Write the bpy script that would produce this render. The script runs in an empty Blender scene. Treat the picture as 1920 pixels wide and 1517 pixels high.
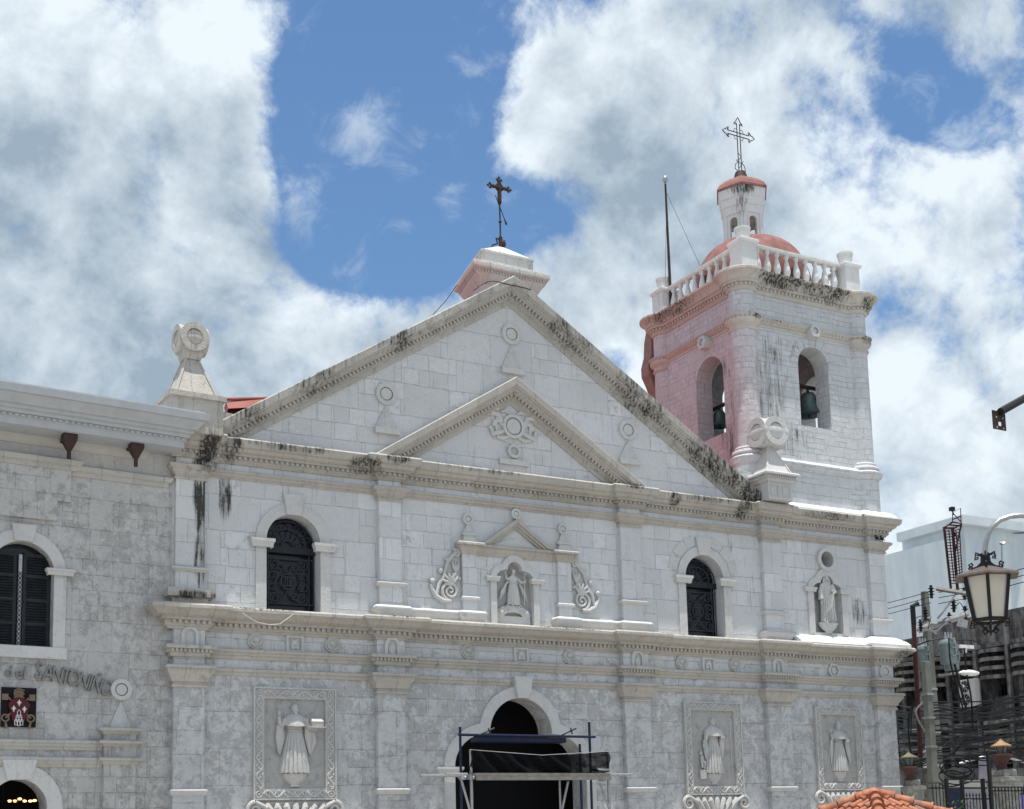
import bpy, bmesh, math, random
from math import radians as R_, sin, cos, pi, sqrt, atan2
from mathutils import Vector, Matrix
from mathutils.geometry import tessellate_polygon
random.seed(7)
S = bpy.context.scene
COL = S.collection

# ------------------------------------------------------------------ camera
FPX, PPY = 2508.9, 1220.1
YAW, PIT, ROL = 0.5062063, 0.1383156, -0.0251082
CP = Vector((-23.233, -41.631, 1.7))
_F = Vector((sin(YAW)*cos(PIT), cos(YAW)*cos(PIT), sin(PIT)))
_R0 = Vector((cos(YAW), -sin(YAW), 0)); _U0 = _R0.cross(_F)
_R = _R0*cos(ROL)+_U0*sin(ROL); _U = -_R0*sin(ROL)+_U0*cos(ROL)
cam = bpy.data.cameras.new('camera'); camo = bpy.data.objects.new('camera', cam); COL.objects.link(camo)
camo.matrix_world = Matrix(((_R.x, _U.x, -_F.x, CP.x), (_R.y, _U.y, -_F.y, CP.y), (_R.z, _U.z, -_F.z, CP.z), (0, 0, 0, 1)))
cam.sensor_fit = 'HORIZONTAL'; cam.sensor_width = 36; cam.lens = FPX/1920*36
cam.shift_y = (PPY-758.5)/1920
cam.clip_start = .1; cam.clip_end = 3000
S.camera = camo
def ray(x, y): return _F+_R*((x-960)/FPX)-_U*((y-PPY)/FPX)
def hit(x, y, Y=0.0):
    r = ray(x, y); return CP+r*((Y-CP.y)/r.y)
def hitx(x, y, X):
    r = ray(x, y); return CP+r*((X-CP.x)/r.x)
def hitd(x, y, d): return CP+ray(x, y)*d
def XP(x, y, Y=0.0): return hit(x, y, Y).x
def ZP(x, y, Y=0.0): return hit(x, y, Y).z

# ------------------------------------------------------------------ sky, sun, exposure
SUN_EL, SUN_AZ = R_(83), R_(200)      # azimuth measured from +Y clockwise (towards +X)
w = bpy.data.worlds.new('World'); S.world = w; w.use_nodes = True
nt = w.node_tree; nt.nodes.clear()
class G:
    """tiny node-graph helper"""
    def __init__(s, nt): s.nt = nt
    def n(s, t, **k):
        nd = s.nt.nodes.new(t)
        for a, b in k.items(): setattr(nd, a, b)
        return nd
    def l(s, a, b): s.nt.links.new(a, b)
    def put(s, sock, v):
        if isinstance(v, bpy.types.NodeSocket): s.l(v, sock)
        elif v is not None: sock.default_value = v
    def m(s, op, a, b=None, c=None, clamp=False):
        nd = s.n('ShaderNodeMath', operation=op, use_clamp=clamp)
        s.put(nd.inputs[0], a); s.put(nd.inputs[1], b)
        if c is not None: s.put(nd.inputs[2], c)
        return nd.outputs[0]
    def v(s, op, a, b=None):
        nd = s.n('ShaderNodeVectorMath', operation=op)
        s.put(nd.inputs[0], a); s.put(nd.inputs[1], b)
        return nd.outputs['Value'] if op in ('LENGTH', 'DISTANCE', 'DOT_PRODUCT') else nd.outputs[0]
    def mr(s, x, a, b, c=0., d=1., mode='SMOOTHSTEP'):
        nd = s.n('ShaderNodeMapRange', interpolation_type=mode)
        for i, q in enumerate((x, a, b, c, d)): s.put(nd.inputs[i], q)
        return nd.outputs[0]
    def noise(s, vec, scale, detail=4, rough=.55, dist=0., out=0):
        nd = s.n('ShaderNodeTexNoise'); s.put(nd.inputs['Vector'], vec)
        nd.inputs['Scale'].default_value = scale; nd.inputs['Detail'].default_value = detail
        nd.inputs['Roughness'].default_value = rough; nd.inputs['Distortion'].default_value = dist
        return nd.outputs[out]
    def mix(s, f, a, b, mode='MIX'):
        nd = s.n('ShaderNodeMix', data_type='RGBA', blend_type=mode)
        s.put(nd.inputs[0], f)
        for i, q in ((6, a), (7, b)):
            if isinstance(q, tuple) and len(q) == 3: q = q+(1,)
            s.put(nd.inputs[i], q)
        return nd.outputs[2]
g = G(nt)
tc = g.n('ShaderNodeTexCoord').outputs['Generated']
dirn = g.v('NORMALIZE', tc)
sky = g.n('ShaderNodeTexSky', sky_type='NISHITA'); sky.sun_disc = False
sky.sun_elevation = SUN_EL; sky.sun_rotation = SUN_AZ; sky.air_density = 1.3; sky.dust_density = .6; sky.ozone_density = 2.2
# cloud masses: direction (through photo position), angular radius (deg), amount
BL = [(60, 120, 13, .7), (300, 60, 5, .4), (80, 520, 12, .7), (280, 350, 5.5, .5), (380, 560, 5.5, .55), (500, 640, 4, .45), (240, 700, 7, .6), (400, 150, 3.5, .25),
      (700, 640, 4, .45), (860, 600, 4, .45), (1080, 560, 4, .55), (1000, 640, 4.5, .5), (1500, 300, 11, .62), (1250, 160, 7, .5), (1330, 420, 6, .5), (1040, 90, 3.2, .32), (1010, 270, 2.6, .34), (1640, 620, 9, .55), (1870, 900, 9, .7), (1500, 560, 10, .5), (1880, 60, 4, .3),
      (1800, 1120, 9, .6), (560, 410, 1.3, .3), (520, 60, 1.6, .2), (860, 10, 2.5, .22), (700, 540, 2.2, .2),
      (640, 120, 6.5, -.6), (740, 200, 5, -.5), (880, 140, 3.6, -.4), (860, 430, 4.4, -.75), (630, 450, 4.6, -.8), (1050, 410, 3.0, -.6), (740, 400, 4, -.4), (1090, 10, 2.4, -.3), (1740, 140, 2.6, -.55), (1810, 240, 2.2, -.45), (1690, 270, 1.5, -.35), (1790, 700, 3.4, -.42), (1140, 650, 1.7, -.75), (1880, 640, 3, -.3), (1870, 480, 2.4, -.22), (1740, 780, 2., -.3)]
acc = None
warp = g.v('SCALE', g.v('SUBTRACT', g.noise(dirn, 5., 3, .5, out=1), (.5, .5, .5))); warp.node.inputs['Scale'].default_value = .06
dw = g.v('ADD', dirn, warp)
for (px, py, deg, am) in BL:
    c = ray(px, py).normalized()
    d = g.v('DISTANCE', dw, tuple(c))
    q = g.mr(d, R_(deg)*1.25, R_(deg)*.15, 0., am)
    acc = q if acc is None else g.m('ADD', acc, q)
# outside the photographed patch: broken cloud everywhere
c0 = tuple(ray(960, 600).normalized())
far = g.mr(g.v('DISTANCE', dirn, c0), .45, .7, 0., .45)
acc = g.m('MAXIMUM', g.m('MINIMUM', acc, .70), -.52)
acc = g.m('ADD', acc, far)
n1 = g.noise(dw, 4.2, 14, .58, 0.)
n1b = g.noise(g.v('ADD', dw, (3.1, 1.7, .4)), 13., 12, .60, 0.)
n1c = g.noise(g.v('ADD', dirn, (1.1, 4.7, 2.4)), 38., 8, .7, .2)
nn = g.m('ADD', g.m('ADD', g.m('MULTIPLY', g.m('SUBTRACT', n1, .5), 1.9), g.m('MULTIPLY', g.m('SUBTRACT', n1b, .5), 1.7)), g.m('MULTIPLY', g.m('SUBTRACT', n1c, .5), .75))
dens = g.m('ADD', g.m('ADD', acc, nn), -.19)
alpha = g.mr(dens, -.16, .36, 0., 1.)
def blobs(L, vec):
    a_ = None
    for (px, py, deg, am) in L:
        q_ = g.mr(g.v('DISTANCE', vec, tuple(ray(px, py).normalized())), R_(deg)*1.2, 0., 0., am)
        a_ = q_ if a_ is None else g.m('MAXIMUM', a_, q_)
    return a_
# thin torn wisps in the blue gap
wm = blobs([(690, 235, 2.6, 1.), (770, 310, 2.6, 1.), (850, 365, 2.4, 1.), (600, 225, 2., .7), (560, 410, 2.4, 1.), (765, 440, 2., .9), (885, 270, 2.0, .8), (960, 400, 2., .7), (520, 40, 3., .8), (520, 300, 2.4, .6), (930, 170, 2.6, .9), (700, 520, 3., .8), (860, 10, 3., .7), (1060, 330, 2.4, .8), (1740, 160, 3.4, .7), (1830, 260, 3, .8), (1790, 700, 3, .6), (1000, 480, 2.6, .8)], dw)
wv = g.v('MULTIPLY', g.v('ADD', dirn, g.v('SCALE', g.v('SUBTRACT', g.noise(dirn, 9., 3, .5, out=1), (.5, .5, .5)))), (1., 1., 1.25)); wv.node.inputs[0].links[0].from_node.inputs[1].links[0].from_node.inputs['Scale'].default_value = .10
wn = g.noise(wv, 17., 12, .64, 0.)
wa = g.m('MULTIPLY', g.mr(g.m('ADD', wn, g.m('MULTIPLY', g.m('SUBTRACT', wm, 1.), .22)), .42, .70, 0., .5), g.mr(wm, 0., .35))
alpha = g.m('MAXIMUM', alpha, wa)
# self-shading: compare density with that a little nearer the sun (up)
n2 = g.noise(g.v('ADD', dw, (-.012, -.01, .035)), 4.2, 14, .58, 0.)
n2b = g.noise(g.v('ADD', dw, (3.088, 1.69, .435)), 13., 12, .60, 0.)
rel = g.m('ADD', g.m('MULTIPLY', g.m('SUBTRACT', n1, n2), 2.6), g.m('MULTIPLY', g.m('SUBTRACT', n1b, n2b), .9))
lowf = g.noise(g.v('ADD', dirn, (.6, .2, .9)), 3.1, 5, .55)
sh = g.m('ADD', g.m('MULTIPLY', g.m('SUBTRACT', lowf, .5), 2.4), g.m('ADD', g.m('MULTIPLY', rel, -2.4), g.m('MULTIPLY', dens, .85)))
gz = blobs([(30, 400, 8, .8), (340, 330, 5, .7), (230, 600, 7, .8), (80, 250, 5, .4), (1180, 370, 5, .8), (1330, 270, 6, .7), (1500, 450, 6, .5), (1100, 70, 3.5, .6), (1620, 620, 5, .4), (1900, 820, 6, .5), (1700, 880, 5, .4)], dw)
wz = blobs([(180, 130, 5, .3), (60, 100, 5, .15), (430, 130, 4, .6), (440, 420, 4, .5), (1250, 130, 4, .7), (1420, 190, 5, .6), (1600, 340, 6, .6), (1010, 280, 3, .6), (60, 640, 4, .4), (1120, 600, 4, .5)], dw)
sh = g.m('ADD', sh, g.m('SUBTRACT', g.m('MULTIPLY', gz, .62), g.m('MULTIPLY', wz, .5)))
sh = g.mr(sh, -.22, 1.12, 0., 1., 'LINEAR')
ccol = g.mix(sh, (7.9, 8.7, 9.3), (3.1, 4.0, 4.9))
skyc = g.mix(1., sky.outputs[0], (.80, 1.0, 1.17), 'MULTIPLY')
sz = g.n('ShaderNodeSeparateXYZ'); g.l(dirn, sz.inputs[0])
skyc = g.mix(g.mr(sz.outputs[2], .34, .02, 0., .85), skyc, (6.2, 7.1, 7.8))
fin = g.mix(alpha, skyc, ccol)
bg = g.n('ShaderNodeBackground'); g.l(fin, bg.inputs[0]); bg.inputs[1].default_value = .08
wo = g.n('ShaderNodeOutputWorld'); g.l(bg.outputs[0], wo.inputs[0])
sun = bpy.data.lights.new('sun', 'SUN'); sun.energy = 4.2; sun.angle = R_(.6); sun.color = (1, .95, .87)
suno = bpy.data.objects.new('sun', sun); COL.objects.link(suno)
sd = Vector((sin(SUN_AZ)*cos(SUN_EL), cos(SUN_AZ)*cos(SUN_EL), sin(SUN_EL)))
suno.rotation_euler = sd.to_track_quat('Z', 'Y').to_euler(); suno.location = (0, 0, 60)
S.view_settings.view_transform = 'Standard'; S.view_settings.look = 'None'; S.view_settings.gamma = 1
S.view_settings.exposure = 0.45
try:
    S.cycles.max_bounces = 6; S.cycles.diffuse_bounces = 4
except Exception: pass

# ------------------------------------------------------------------ materials
def newmat(name):
    m = bpy.data.materials.new(name); m.use_nodes = True
    b = m.node_tree.nodes['Principled BSDF']; return m, G(m.node_tree), b
def plain(name, col, rough=.6, metal=0., var=.12, scale=3., bump=0., spec=.3, emit=None):
    m, g, b = newmat(name)
    geo = g.n('ShaderNodeNewGeometry')
    n = g.noise(geo.outputs['Position'], scale, 6, .6)
    f = g.mr(n, .3, .7, 1-var, 1+var, 'LINEAR')
    c = g.v('SCALE', tuple(col)); g.l(f, c.node.inputs['Scale'])
    g.l(c, b.inputs['Base Color'])
    b.inputs['Roughness'].default_value = rough; b.inputs['Metallic'].default_value = metal
    b.inputs['Specular IOR Level'].default_value = spec
    if bump:
        bp = g.n('ShaderNodeBump'); bp.inputs['Strength'].default_value = bump; bp.inputs['Distance'].default_value = .02
        g.l(g.noise(geo.outputs['Position'], scale*6, 5, .6), bp.inputs['Height']); g.l(bp.outputs[0], b.inputs['Normal'])
    if emit:
        b.inputs['Emission Color'].default_value = emit[0]+(1,); b.inputs['Emission Strength'].default_value = emit[1]
    return m
def stone(name, base=(.60, .61, .625), dark=(.33, .325, .32), low=None, patch=.25, blocks=(1.75, 1.18), streak=.15, stains=(), bounce_tint=None, black=.5, vjoint=None, rough=.85):
    """weathered limewashed limestone: block joints, peeled patches, streaks of mould. low=(z0,z1,patch_low)"""
    m, g, b = newmat(name)
    geo = g.n('ShaderNodeNewGeometry'); P = geo.outputs['Position']; N = geo.outputs['Normal']
    sp = g.n('ShaderNodeSeparateXYZ'); g.l(P, sp.inputs[0]); x, y, z = sp.outputs
    sn = g.n('ShaderNodeSeparateXYZ'); g.l(N, sn.inputs[0])
    side = g.m('GREATER_THAN', g.m('ABSOLUTE', sn.outputs[0]), .7)
    u = g.m('ADD', g.m('MULTIPLY', x, g.m('SUBTRACT', 1., side)), g.m('MULTIPLY', y, side))
    cb = g.n('ShaderNodeCombineXYZ'); g.l(u, cb.inputs[0]); g.l(z, cb.inputs[1])
    n_mid = g.noise(P, 2.3, 12, .66, .35); n_big = g.noise(P, .33, 3, .5); n_fine = g.noise(P, 14., 6, .6); n_sm = g.noise(P, 8.2, 8, .68, .7)
    # wobble the joint lines a little
    wv = g.v('SCALE', g.v('SUBTRACT', g.noise(P, 2.2, 2, .5, out=1), (.5, .5, .5))); wv.node.inputs['Scale'].default_value = .07
    vec = g.v('ADD', cb.outputs[0], wv)
    def brick(wd, rh, off, sq, mort=.011):
        t = g.n('ShaderNodeTexBrick', offset=off, offset_frequency=2, squash=sq, squash_frequency=3)
        g.l(vec, t.inputs['Vector']); t.inputs['Color1'].default_value = (0, 0, 0, 1); t.inputs['Color2'].default_value = (1, 1, 1, 1)
        t.inputs['Mortar'].default_value = (.5, .5, .5, 1); t.inputs['Scale'].default_value = 1
        t.inputs['Mortar Size'].default_value = mort*.85; t.inputs['Mortar Smooth'].default_value = .25; t.inputs['Bias'].default_value = 0
        t.inputs['Brick Width'].default_value = wd; t.inputs['Row Height'].default_value = rh
        return t.outputs[0], t.outputs[1]
    col = base
    if blocks:
        cA, fA = brick(blocks[0], blocks[1], .43, .62)
        cB, fB = brick(blocks[0]*.47, blocks[1]*.5, .37, .7)
        pick = g.m('GREATER_THAN', cA, .55)
        mort = g.m('MAXIMUM', fA, g.m('MULTIPLY', fB, pick))
        rnd = g.m('ADD', g.m('MULTIPLY', cA, g.m('SUBTRACT', 1., pick)), g.m('MULTIPLY', cB, pick))
    elif vjoint:
        cA, fA = brick(vjoint, 50., 0., .7)
        mort = fA; rnd = cA
    else: mort = None; rnd = n_big
    # level of peeling
    lvl = patch
    if low:
        lvl = g.m('ADD', g.mr(z, low[0], low[1], low[2], patch), g.m('MULTIPLY', g.m('SUBTRACT', n_big, .5), .25))
    mixn = g.m('ADD', g.m('MULTIPLY', n_mid, .62), g.m('ADD', g.m('MULTIPLY', n_sm, .38), g.m('MULTIPLY', g.m('SUBTRACT', rnd, .5), .10)))
    thr = g.m('SUBTRACT', .72, g.m('MULTIPLY', lvl, .34))
    pm = g.mr(mixn, g.m('SUBTRACT', thr, .01), g.m('ADD', thr, .06))
    pm2 = g.mr(mixn, g.m('SUBTRACT', thr, .07), thr)
    edge = g.m('MULTIPLY', pm2, g.m('SUBTRACT', 1., pm))
    bright = g.mr(rnd, 0., 1., .92 if not low else .89, 1.05, 'LINEAR')
    bright = g.m('MULTIPLY', bright, g.mr(n_big, .3, .7, .93, 1.05, 'LINEAR'))
    if low: bright = g.m('MULTIPLY', bright, g.mr(g.m('ADD', z, g.m('MULTIPLY', g.m('SUBTRACT', n_big, .5), 3.)), low[0]+.6, low[1]+.6, low[3] if len(low) > 3 else .80, 1.))
    c0 = g.v('SCALE', tuple(base)); g.l(bright, c0.node.inputs['Scale'])
    c1 = g.v('SCALE', tuple(dark)); g.l(g.mr(n_fine, .25, .75, .75, 1.35, 'LINEAR'), c1.node.inputs['Scale'])
    col = g.mix(g.m('MULTIPLY', pm, .60), c0, c1)
    col = g.mix(g.m('MULTIPLY', edge, .14), col, tuple(d*.7 for d in dark))
    # soft grey weathering
    so = g.mr(g.noise(g.v('ADD', P, (7, 3, 9)), 2.6, 9, .7, .8), .5, .72, 0., .30 if not low else .36)
    if low: so = g.m('MULTIPLY', so, g.mr(z, low[0], low[1], 1., .6))
    col = g.mix(so, col, tuple(d*.95 for d in dark))
    sv = g.v('MULTIPLY', P, (5.5, 5.5, .55)); n_st = g.noise(sv, 1., 7, .62, .3)
    st = g.mr(n_st, .56, .74, 0., streak)
    col = g.mix(st, col, (.16, .155, .14))
    if bounce_tint:   # pink multiplied in on one part, for light bounced off the red roof
        for (cx, cy, cz, rx, ry, rz, tc_, am) in bounce_tint:
            d = g.v('LENGTH', g.v('DIVIDE', g.v('SUBTRACT', P, (cx, cy, cz)), (rx, ry, rz)))
            d = g.m('ADD', d, g.m('ADD', g.m('MULTIPLY', g.m('SUBTRACT', n_sm, .5), 1.1), g.m('MULTIPLY', g.m('SUBTRACT', rnd, .5), .16)))
            k = g.m('MULTIPLY', g.mr(d, 1.03, .80, 0., 1.), am)
            col = g.mix(k, col, g.mix(1., col, tc_, 'MULTIPLY'))
    if mort is not None:
        col = g.mix(g.m('MULTIPLY', mort, g.mr(n_mid, .35, .65, .05, .52)), col, (.20, .195, .19))
    # black mould: shapes of its own at given places
    acc = None
    for (cx, cy, cz, rx, ry, rz, am) in stains:
        d = g.v('LENGTH', g.v('DIVIDE', g.v('SUBTRACT', P, (cx, cy, cz)), (rx, ry, rz)))
        q = g.mr(d, 1., .35, 0., am)
        acc = q if acc is None else g.m('MAXIMUM', acc, q)
    if acc is not None:
        nb = g.m('ADD', g.m('MULTIPLY', g.noise(g.v('MULTIPLY', P, (11., 11., .9)), 1.0, 8, .6, .1), .55), g.m('ADD', g.m('MULTIPLY', g.noise(g.v('MULTIPLY', P, (1.9, 1.9, 1.3)), 1.0, 6, .6), .33), g.m('MULTIPLY', n_fine, .12)))
        t = g.m('SUBTRACT', .735, g.m('MULTIPLY', acc, .29))
        col = g.mix(g.m('MULTIPLY', g.mr(nb, g.m('SUBTRACT', t, .12), g.m('ADD', t, .03)), .58), col, (.12, .115, .10))
        bm = g.mr(nb, t, g.m('ADD', t, .075))
        col = g.mix(g.m('MULTIPLY', bm, .90), col, (.028, .027, .024))
    # small pits and lichen specks
    pit = g.mr(g.m('ADD', g.noise(P, 21., 4, .6), g.m('MULTIPLY', g.m('SUBTRACT', n_mid, .5), .35)), .66, .72, 0., .5)
    col = g.mix(pit, col, (.12, .118, .11))
    lime = g.mr(g.noise(g.v('ADD', P, (31, 5, 2)), 3.1, 9, .68, 1.4), .60, .65, 0., .45 if low else .2)
    col = g.mix(lime, col, tuple(min(.72, q*1.22) for q in base))
    grain = g.mr(n_fine, .2, .8, .93, 1.07, 'LINEAR')
    cc = g.v('SCALE', col); g.l(grain, cc.node.inputs['Scale'])
    g.l(cc, b.inputs['Base Color'])
    b.inputs['Roughness'].default_value = rough; b.inputs['Specular IOR Level'].default_value = .2
    h = g.m('ADD', g.m('ADD', g.m('MULTIPLY', n_fine, .5), g.m('MULTIPLY', n_sm, 1.2)), g.m('ADD', g.m('MULTIPLY', pm, -.45), g.m('MULTIPLY', rnd, .5)))
    if mort is not None: h = g.m('SUBTRACT', h, g.m('MULTIPLY', mort, 1.2))
    bp = g.n('ShaderNodeBump'); bp.inputs['Strength'].default_value = .8; bp.inputs['Distance'].default_value = .03
    g.l(h, bp.inputs['Height']); g.l(bp.outputs[0], b.inputs['Normal'])
    return m
M = {}
WHT = (.64, .652, .665)
M['wall'] = stone('limewashed_block', WHT, (.30, .295, .285), low=(6.6, 9.6, .70, .95), patch=.30, streak=.26,
                  stains=[(-10.7, 0, 13.0, .4, 1, 1.4, .92), (16.6, 0, 10.8, .7, 1, 1.0, .75), (9.9, 0, 13.2, .3, 1, .9, .6), (10.9, 0, 11.2, .35, 1, 1.6, .5), (-11.2, 0, 14.0, .5, 1, .6, .8)])
M['shaft'] = stone('limewashed_pilaster', WHT, (.30, .295, .285), low=(6.6, 9.6, .66, .93), patch=.16, streak=.15, blocks=(2.6, 1.5),
                   stains=[(-11.55, -.2, 13.2, .40, .8, 2.8, 1.02), (-11.55, -.2, 11., .36, .8, 2.8, .82)])
M['mould'] = stone('cream_moulding_stone', (.475, .452, .415), (.27, .255, .225), patch=.30, streak=.5, blocks=None, vjoint=1.15,
                   stains=[(-11.4, -.5, 14.3, .65, 1.2, 1.3, 1.0), (-10.6, -.5, 14.4, .6, 1.2, .8, .94), (-6., -.5, 14.4, 1.1, .9, .5, .85), (-4.9, -.7, 14.7, .8, .9, .3, .9), (5, -.7, 14.8, .9, .9, .25, .9), (10.4, -.6, 14.5, .7, 1.2, .8, .97), (7.0, -.6, 14.5, .5, .9, .6, .9), (14.8, -.6, 14.6, 2.6, .9, .3, .8), (-9.5, -.6, 9.2, 2.2, .9, .18, .8), (-5, -.9, 9.2, 1.4, .9, .14, .8), (-11.8, -.7, 9.5, 1.2, .8, .3, .95), (2, -.8, 9.2, 3, .9, .16, .8), (-8.6, -.6, 14.7, 2.4, 1.2, .30, .80), (-1.5, -.6, 14.75, 3., 1.2, .25, .68), (8.3, -.6, 14.7, 2.6, 1.2, .3, .76), (12.0, -.8, 14.8, 1., 1.2, .3, .6), (6.5, -.8, 9.2, 3, .9, .14, .7), (-1, -.5, 14.2, 12., 1.2, .3, .45), (18.3, -.6, 9.0, .9, .9, .5, .8)])
M['trim'] = stone('smooth_limestone_trim', (.585, .585, .575), (.33, .325, .31), patch=.26, streak=.22, blocks=None)
M['relief'] = stone('carved_limestone', (.54, .535, .52), (.30, .295, .285), patch=.34, streak=.35, blocks=None)
M['ground'] = stone('shaded_relief_ground', (.43, .425, .415), (.23, .227, .22), patch=.5, streak=.3, blocks=None)  # darker base puts recess shade into the colour behind the carvings
M['reliefw'] = stone('carved_white_limestone', (.55, .55, .54), (.38, .375, .36), patch=.12, streak=.10, blocks=None)
M['rake'] = stone('weathered_raking_moulding', (.475, .462, .43), (.25, .24, .215), patch=.42, streak=.6, blocks=None, vjoint=1.3,
                  stains=[(9.4, -.5, 16.4, 3.2, 1.2, 2.1, .86), (11.0, -.5, 15.3, 1.2, 1.2, .9, 1.08), (6.0, -.5, 18.5, 2.8, 1.2, 1.8, .80), (-5.2, -.5, 19.4, 2.0, 1.2, 1.3, .86), (-10.3, -.5, 15.7, 1.6, 1.2, .9, .74), (2.8, -.5, 20.6, 2.2, 1.2, 1.5, .72), (-8, -.5, 17.4, 2.4, 1.2, 1.5, .66)])
PINK_BOUNCE = (1., .82, .835)  # roof bounce painted in, multiplied over the stone colour
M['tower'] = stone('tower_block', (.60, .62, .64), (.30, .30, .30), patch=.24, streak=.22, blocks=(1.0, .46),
                   bounce_tint=[(10.8, 4.4, 20, 1.6, 4.6, 9, PINK_BOUNCE, .85), (11.6, 1.1, 19.2, .8, 1.5, 6, PINK_BOUNCE, .5)],
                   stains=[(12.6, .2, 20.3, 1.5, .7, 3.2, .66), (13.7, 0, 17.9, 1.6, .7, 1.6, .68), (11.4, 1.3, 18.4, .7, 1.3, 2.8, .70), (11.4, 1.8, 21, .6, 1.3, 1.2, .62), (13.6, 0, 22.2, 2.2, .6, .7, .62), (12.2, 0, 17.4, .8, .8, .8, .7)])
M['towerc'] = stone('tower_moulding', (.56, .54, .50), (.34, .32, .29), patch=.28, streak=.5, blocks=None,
                    bounce_tint=[(10.6, 4.6, 22, 1.9, 4.6, 12, (1., .79, .785), .85)],
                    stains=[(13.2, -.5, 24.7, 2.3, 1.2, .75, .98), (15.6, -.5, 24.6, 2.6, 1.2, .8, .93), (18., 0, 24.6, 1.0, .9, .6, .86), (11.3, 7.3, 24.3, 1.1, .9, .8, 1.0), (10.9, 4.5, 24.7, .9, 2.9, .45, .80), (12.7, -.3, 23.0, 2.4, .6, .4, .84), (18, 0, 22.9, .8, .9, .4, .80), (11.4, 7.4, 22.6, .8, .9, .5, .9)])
M['bal'] = stone('white_balustrade', (.68, .695, .695), (.38, .38, .36), patch=.20, streak=.30, blocks=None, stains=[(14.0, 3.0, 30.5, 1.0, 1.0, .55, .86), (14.62, 3.8, 30.7, 1.5, 1.5, .35, .72), (14.0, 3.1, 29.7, .5, .6, .9, .66), (14.6, .8, 24.9, 4, 1, .5, .6), (.9, 2.5, 24.3, 2.6, 2.5, .6, .62)])
M['mossy'] = stone('mouldy_red_buttress', (.34, .20, .18), (.2, .15, .13), patch=.5, streak=.6, blocks=None, stains=[(10.8, 8, 20, 1.6, 2, 5, .95)])
M['lant'] = stone('lantern_block_stone', (.60, .60, .58), (.36, .35, .32), patch=.3, streak=.7, blocks=None, vjoint=1.4, bounce_tint=[(-.6, 3.3, 22.5, 1.0, 3., 2.4, (1., .82, .82), .8)], stains=[(.6, .8, 23.7, 1.6, .8, .5, .85)])
M['conv'] = stone('convent_block', (.565, .56, .55), (.27, .265, .26), low=(11.5, 14., .64, .95), patch=.44, streak=.10, blocks=(1.25, .95))
M['convm'] = stone('convent_moulding', (.47, .46, .43), (.34, .32, .29), patch=.22, streak=.3, blocks=None, vjoint=1.4)
M['eave'] = plain('painted_eave', (.43, .45, .465), .7, var=.07, bump=.1)
M['soff'] = plain('cream_soffit_band', (.50, .49, .46), .8, var=.06, bump=.1)
M['red'] = plain('red_painted_roof', (.26, .095, .08), .75, var=.22, scale=1.6, bump=.3)
M['dome'] = plain('salmon_dome', (.225, .108, .098), .85, var=.35, scale=2.2, bump=.3)
M['dark'] = plain('dark_interior', (.010, .010, .012), .9, var=.0)  # near-black: interior shade put into the colour; also the crest board
M['inner'] = plain('inner_plaster', (.32, .31, .30), .9, var=.1)
M['glass'] = plain('dark_window_glass', (.008, .011, .018), .18, var=.0, spec=.35)
M['iron'] = plain('wrought_iron', (.045, .05, .06), .6, .3, var=.2)
M['rust'] = plain('rusty_iron', (.055, .035, .03), .7, .3, var=.4, scale=8)
M['bronze'] = plain('green_bronze_bell', (.10, .14, .135), .5, .5, var=.3, scale=4)
M['greyw'] = plain('dusty_white_case', (.42, .42, .42), .6, var=.08)
M['lett'] = plain('dull_metal_letters', (.24, .235, .225), .5, .4, var=.2, scale=8)
M['brown'] = plain('brown_drain_box', (.045, .024, .022), .6, var=.3, scale=6)
M['shut'] = plain('dark_green_shutter', (.018, .022, .026), .6, var=.3, scale=5)
M['maroon'] = plain('maroon_shield', (.085, .008, .018), .5, var=.1)
M['crestm'] = plain('tarnished_gold', (.20, .145, .10), .5, .2, var=.25, scale=9)
M['whitep'] = plain('white_paint', (.75, .75, .74), .5, var=.03)
M['steelb'] = plain('blue_painted_tube', (.010, .018, .05), .45, .1, var=.25, scale=6)
M['steel'] = plain('galvanised_tube', (.36, .37, .38), .4, .6, var=.2, scale=8)
M['plank'] = plain('grey_scaffold_board', (.20, .19, .175), .8, var=.25, scale=5)
M['conc'] = plain('concrete_pole', (.16, .165, .145), .85, var=.18, scale=3, bump=.3)
M['blackw'] = plain('black_cable', (.012, .012, .013), .6, var=.0)
M['greenst'] = plain('grey_green_transformer_paint', (.19, .235, .235), .45, var=.12, scale=4)
M['redst'] = plain('red_painted_steel', (.065, .013, .016), .55, var=.25, scale=5)
M['lampg'] = plain('frosted_lamp_glass', (.58, .54, .46), .4, var=.05, scale=6)
M['copper'] = plain('weathered_copper_hood', (.115, .095, .082), .55, .3, var=.3, scale=9)
M['terra'] = plain('terracotta_pot', (.075, .036, .03), .8, var=.2)
M['wbld'] = None

def louvre_stone():
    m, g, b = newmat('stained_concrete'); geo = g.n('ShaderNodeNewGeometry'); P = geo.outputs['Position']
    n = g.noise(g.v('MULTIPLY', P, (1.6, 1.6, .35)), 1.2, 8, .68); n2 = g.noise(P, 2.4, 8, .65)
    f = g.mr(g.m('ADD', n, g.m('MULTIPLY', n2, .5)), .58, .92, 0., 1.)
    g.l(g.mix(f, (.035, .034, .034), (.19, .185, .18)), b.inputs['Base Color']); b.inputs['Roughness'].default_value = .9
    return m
M['dirtyc'] = louvre_stone()
def white_bld():
    m, g, b = newmat('pale_blue_render'); geo = g.n('ShaderNodeNewGeometry'); P = geo.outputs['Position']
    n = g.noise(g.v('MULTIPLY', P, (.5, .5, .12)), 1.0, 8, .65); n2 = g.noise(P, .25, 4, .6)
    f = g.mr(g.m('ADD', n, g.m('MULTIPLY', n2, .4)), .48, .9, 0., 1.)
    g.l(g.mix(f, (.50, .57, .62), (.62, .68, .70)), b.inputs['Base Color']); b.inputs['Roughness'].default_value = .9
    return m
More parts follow.
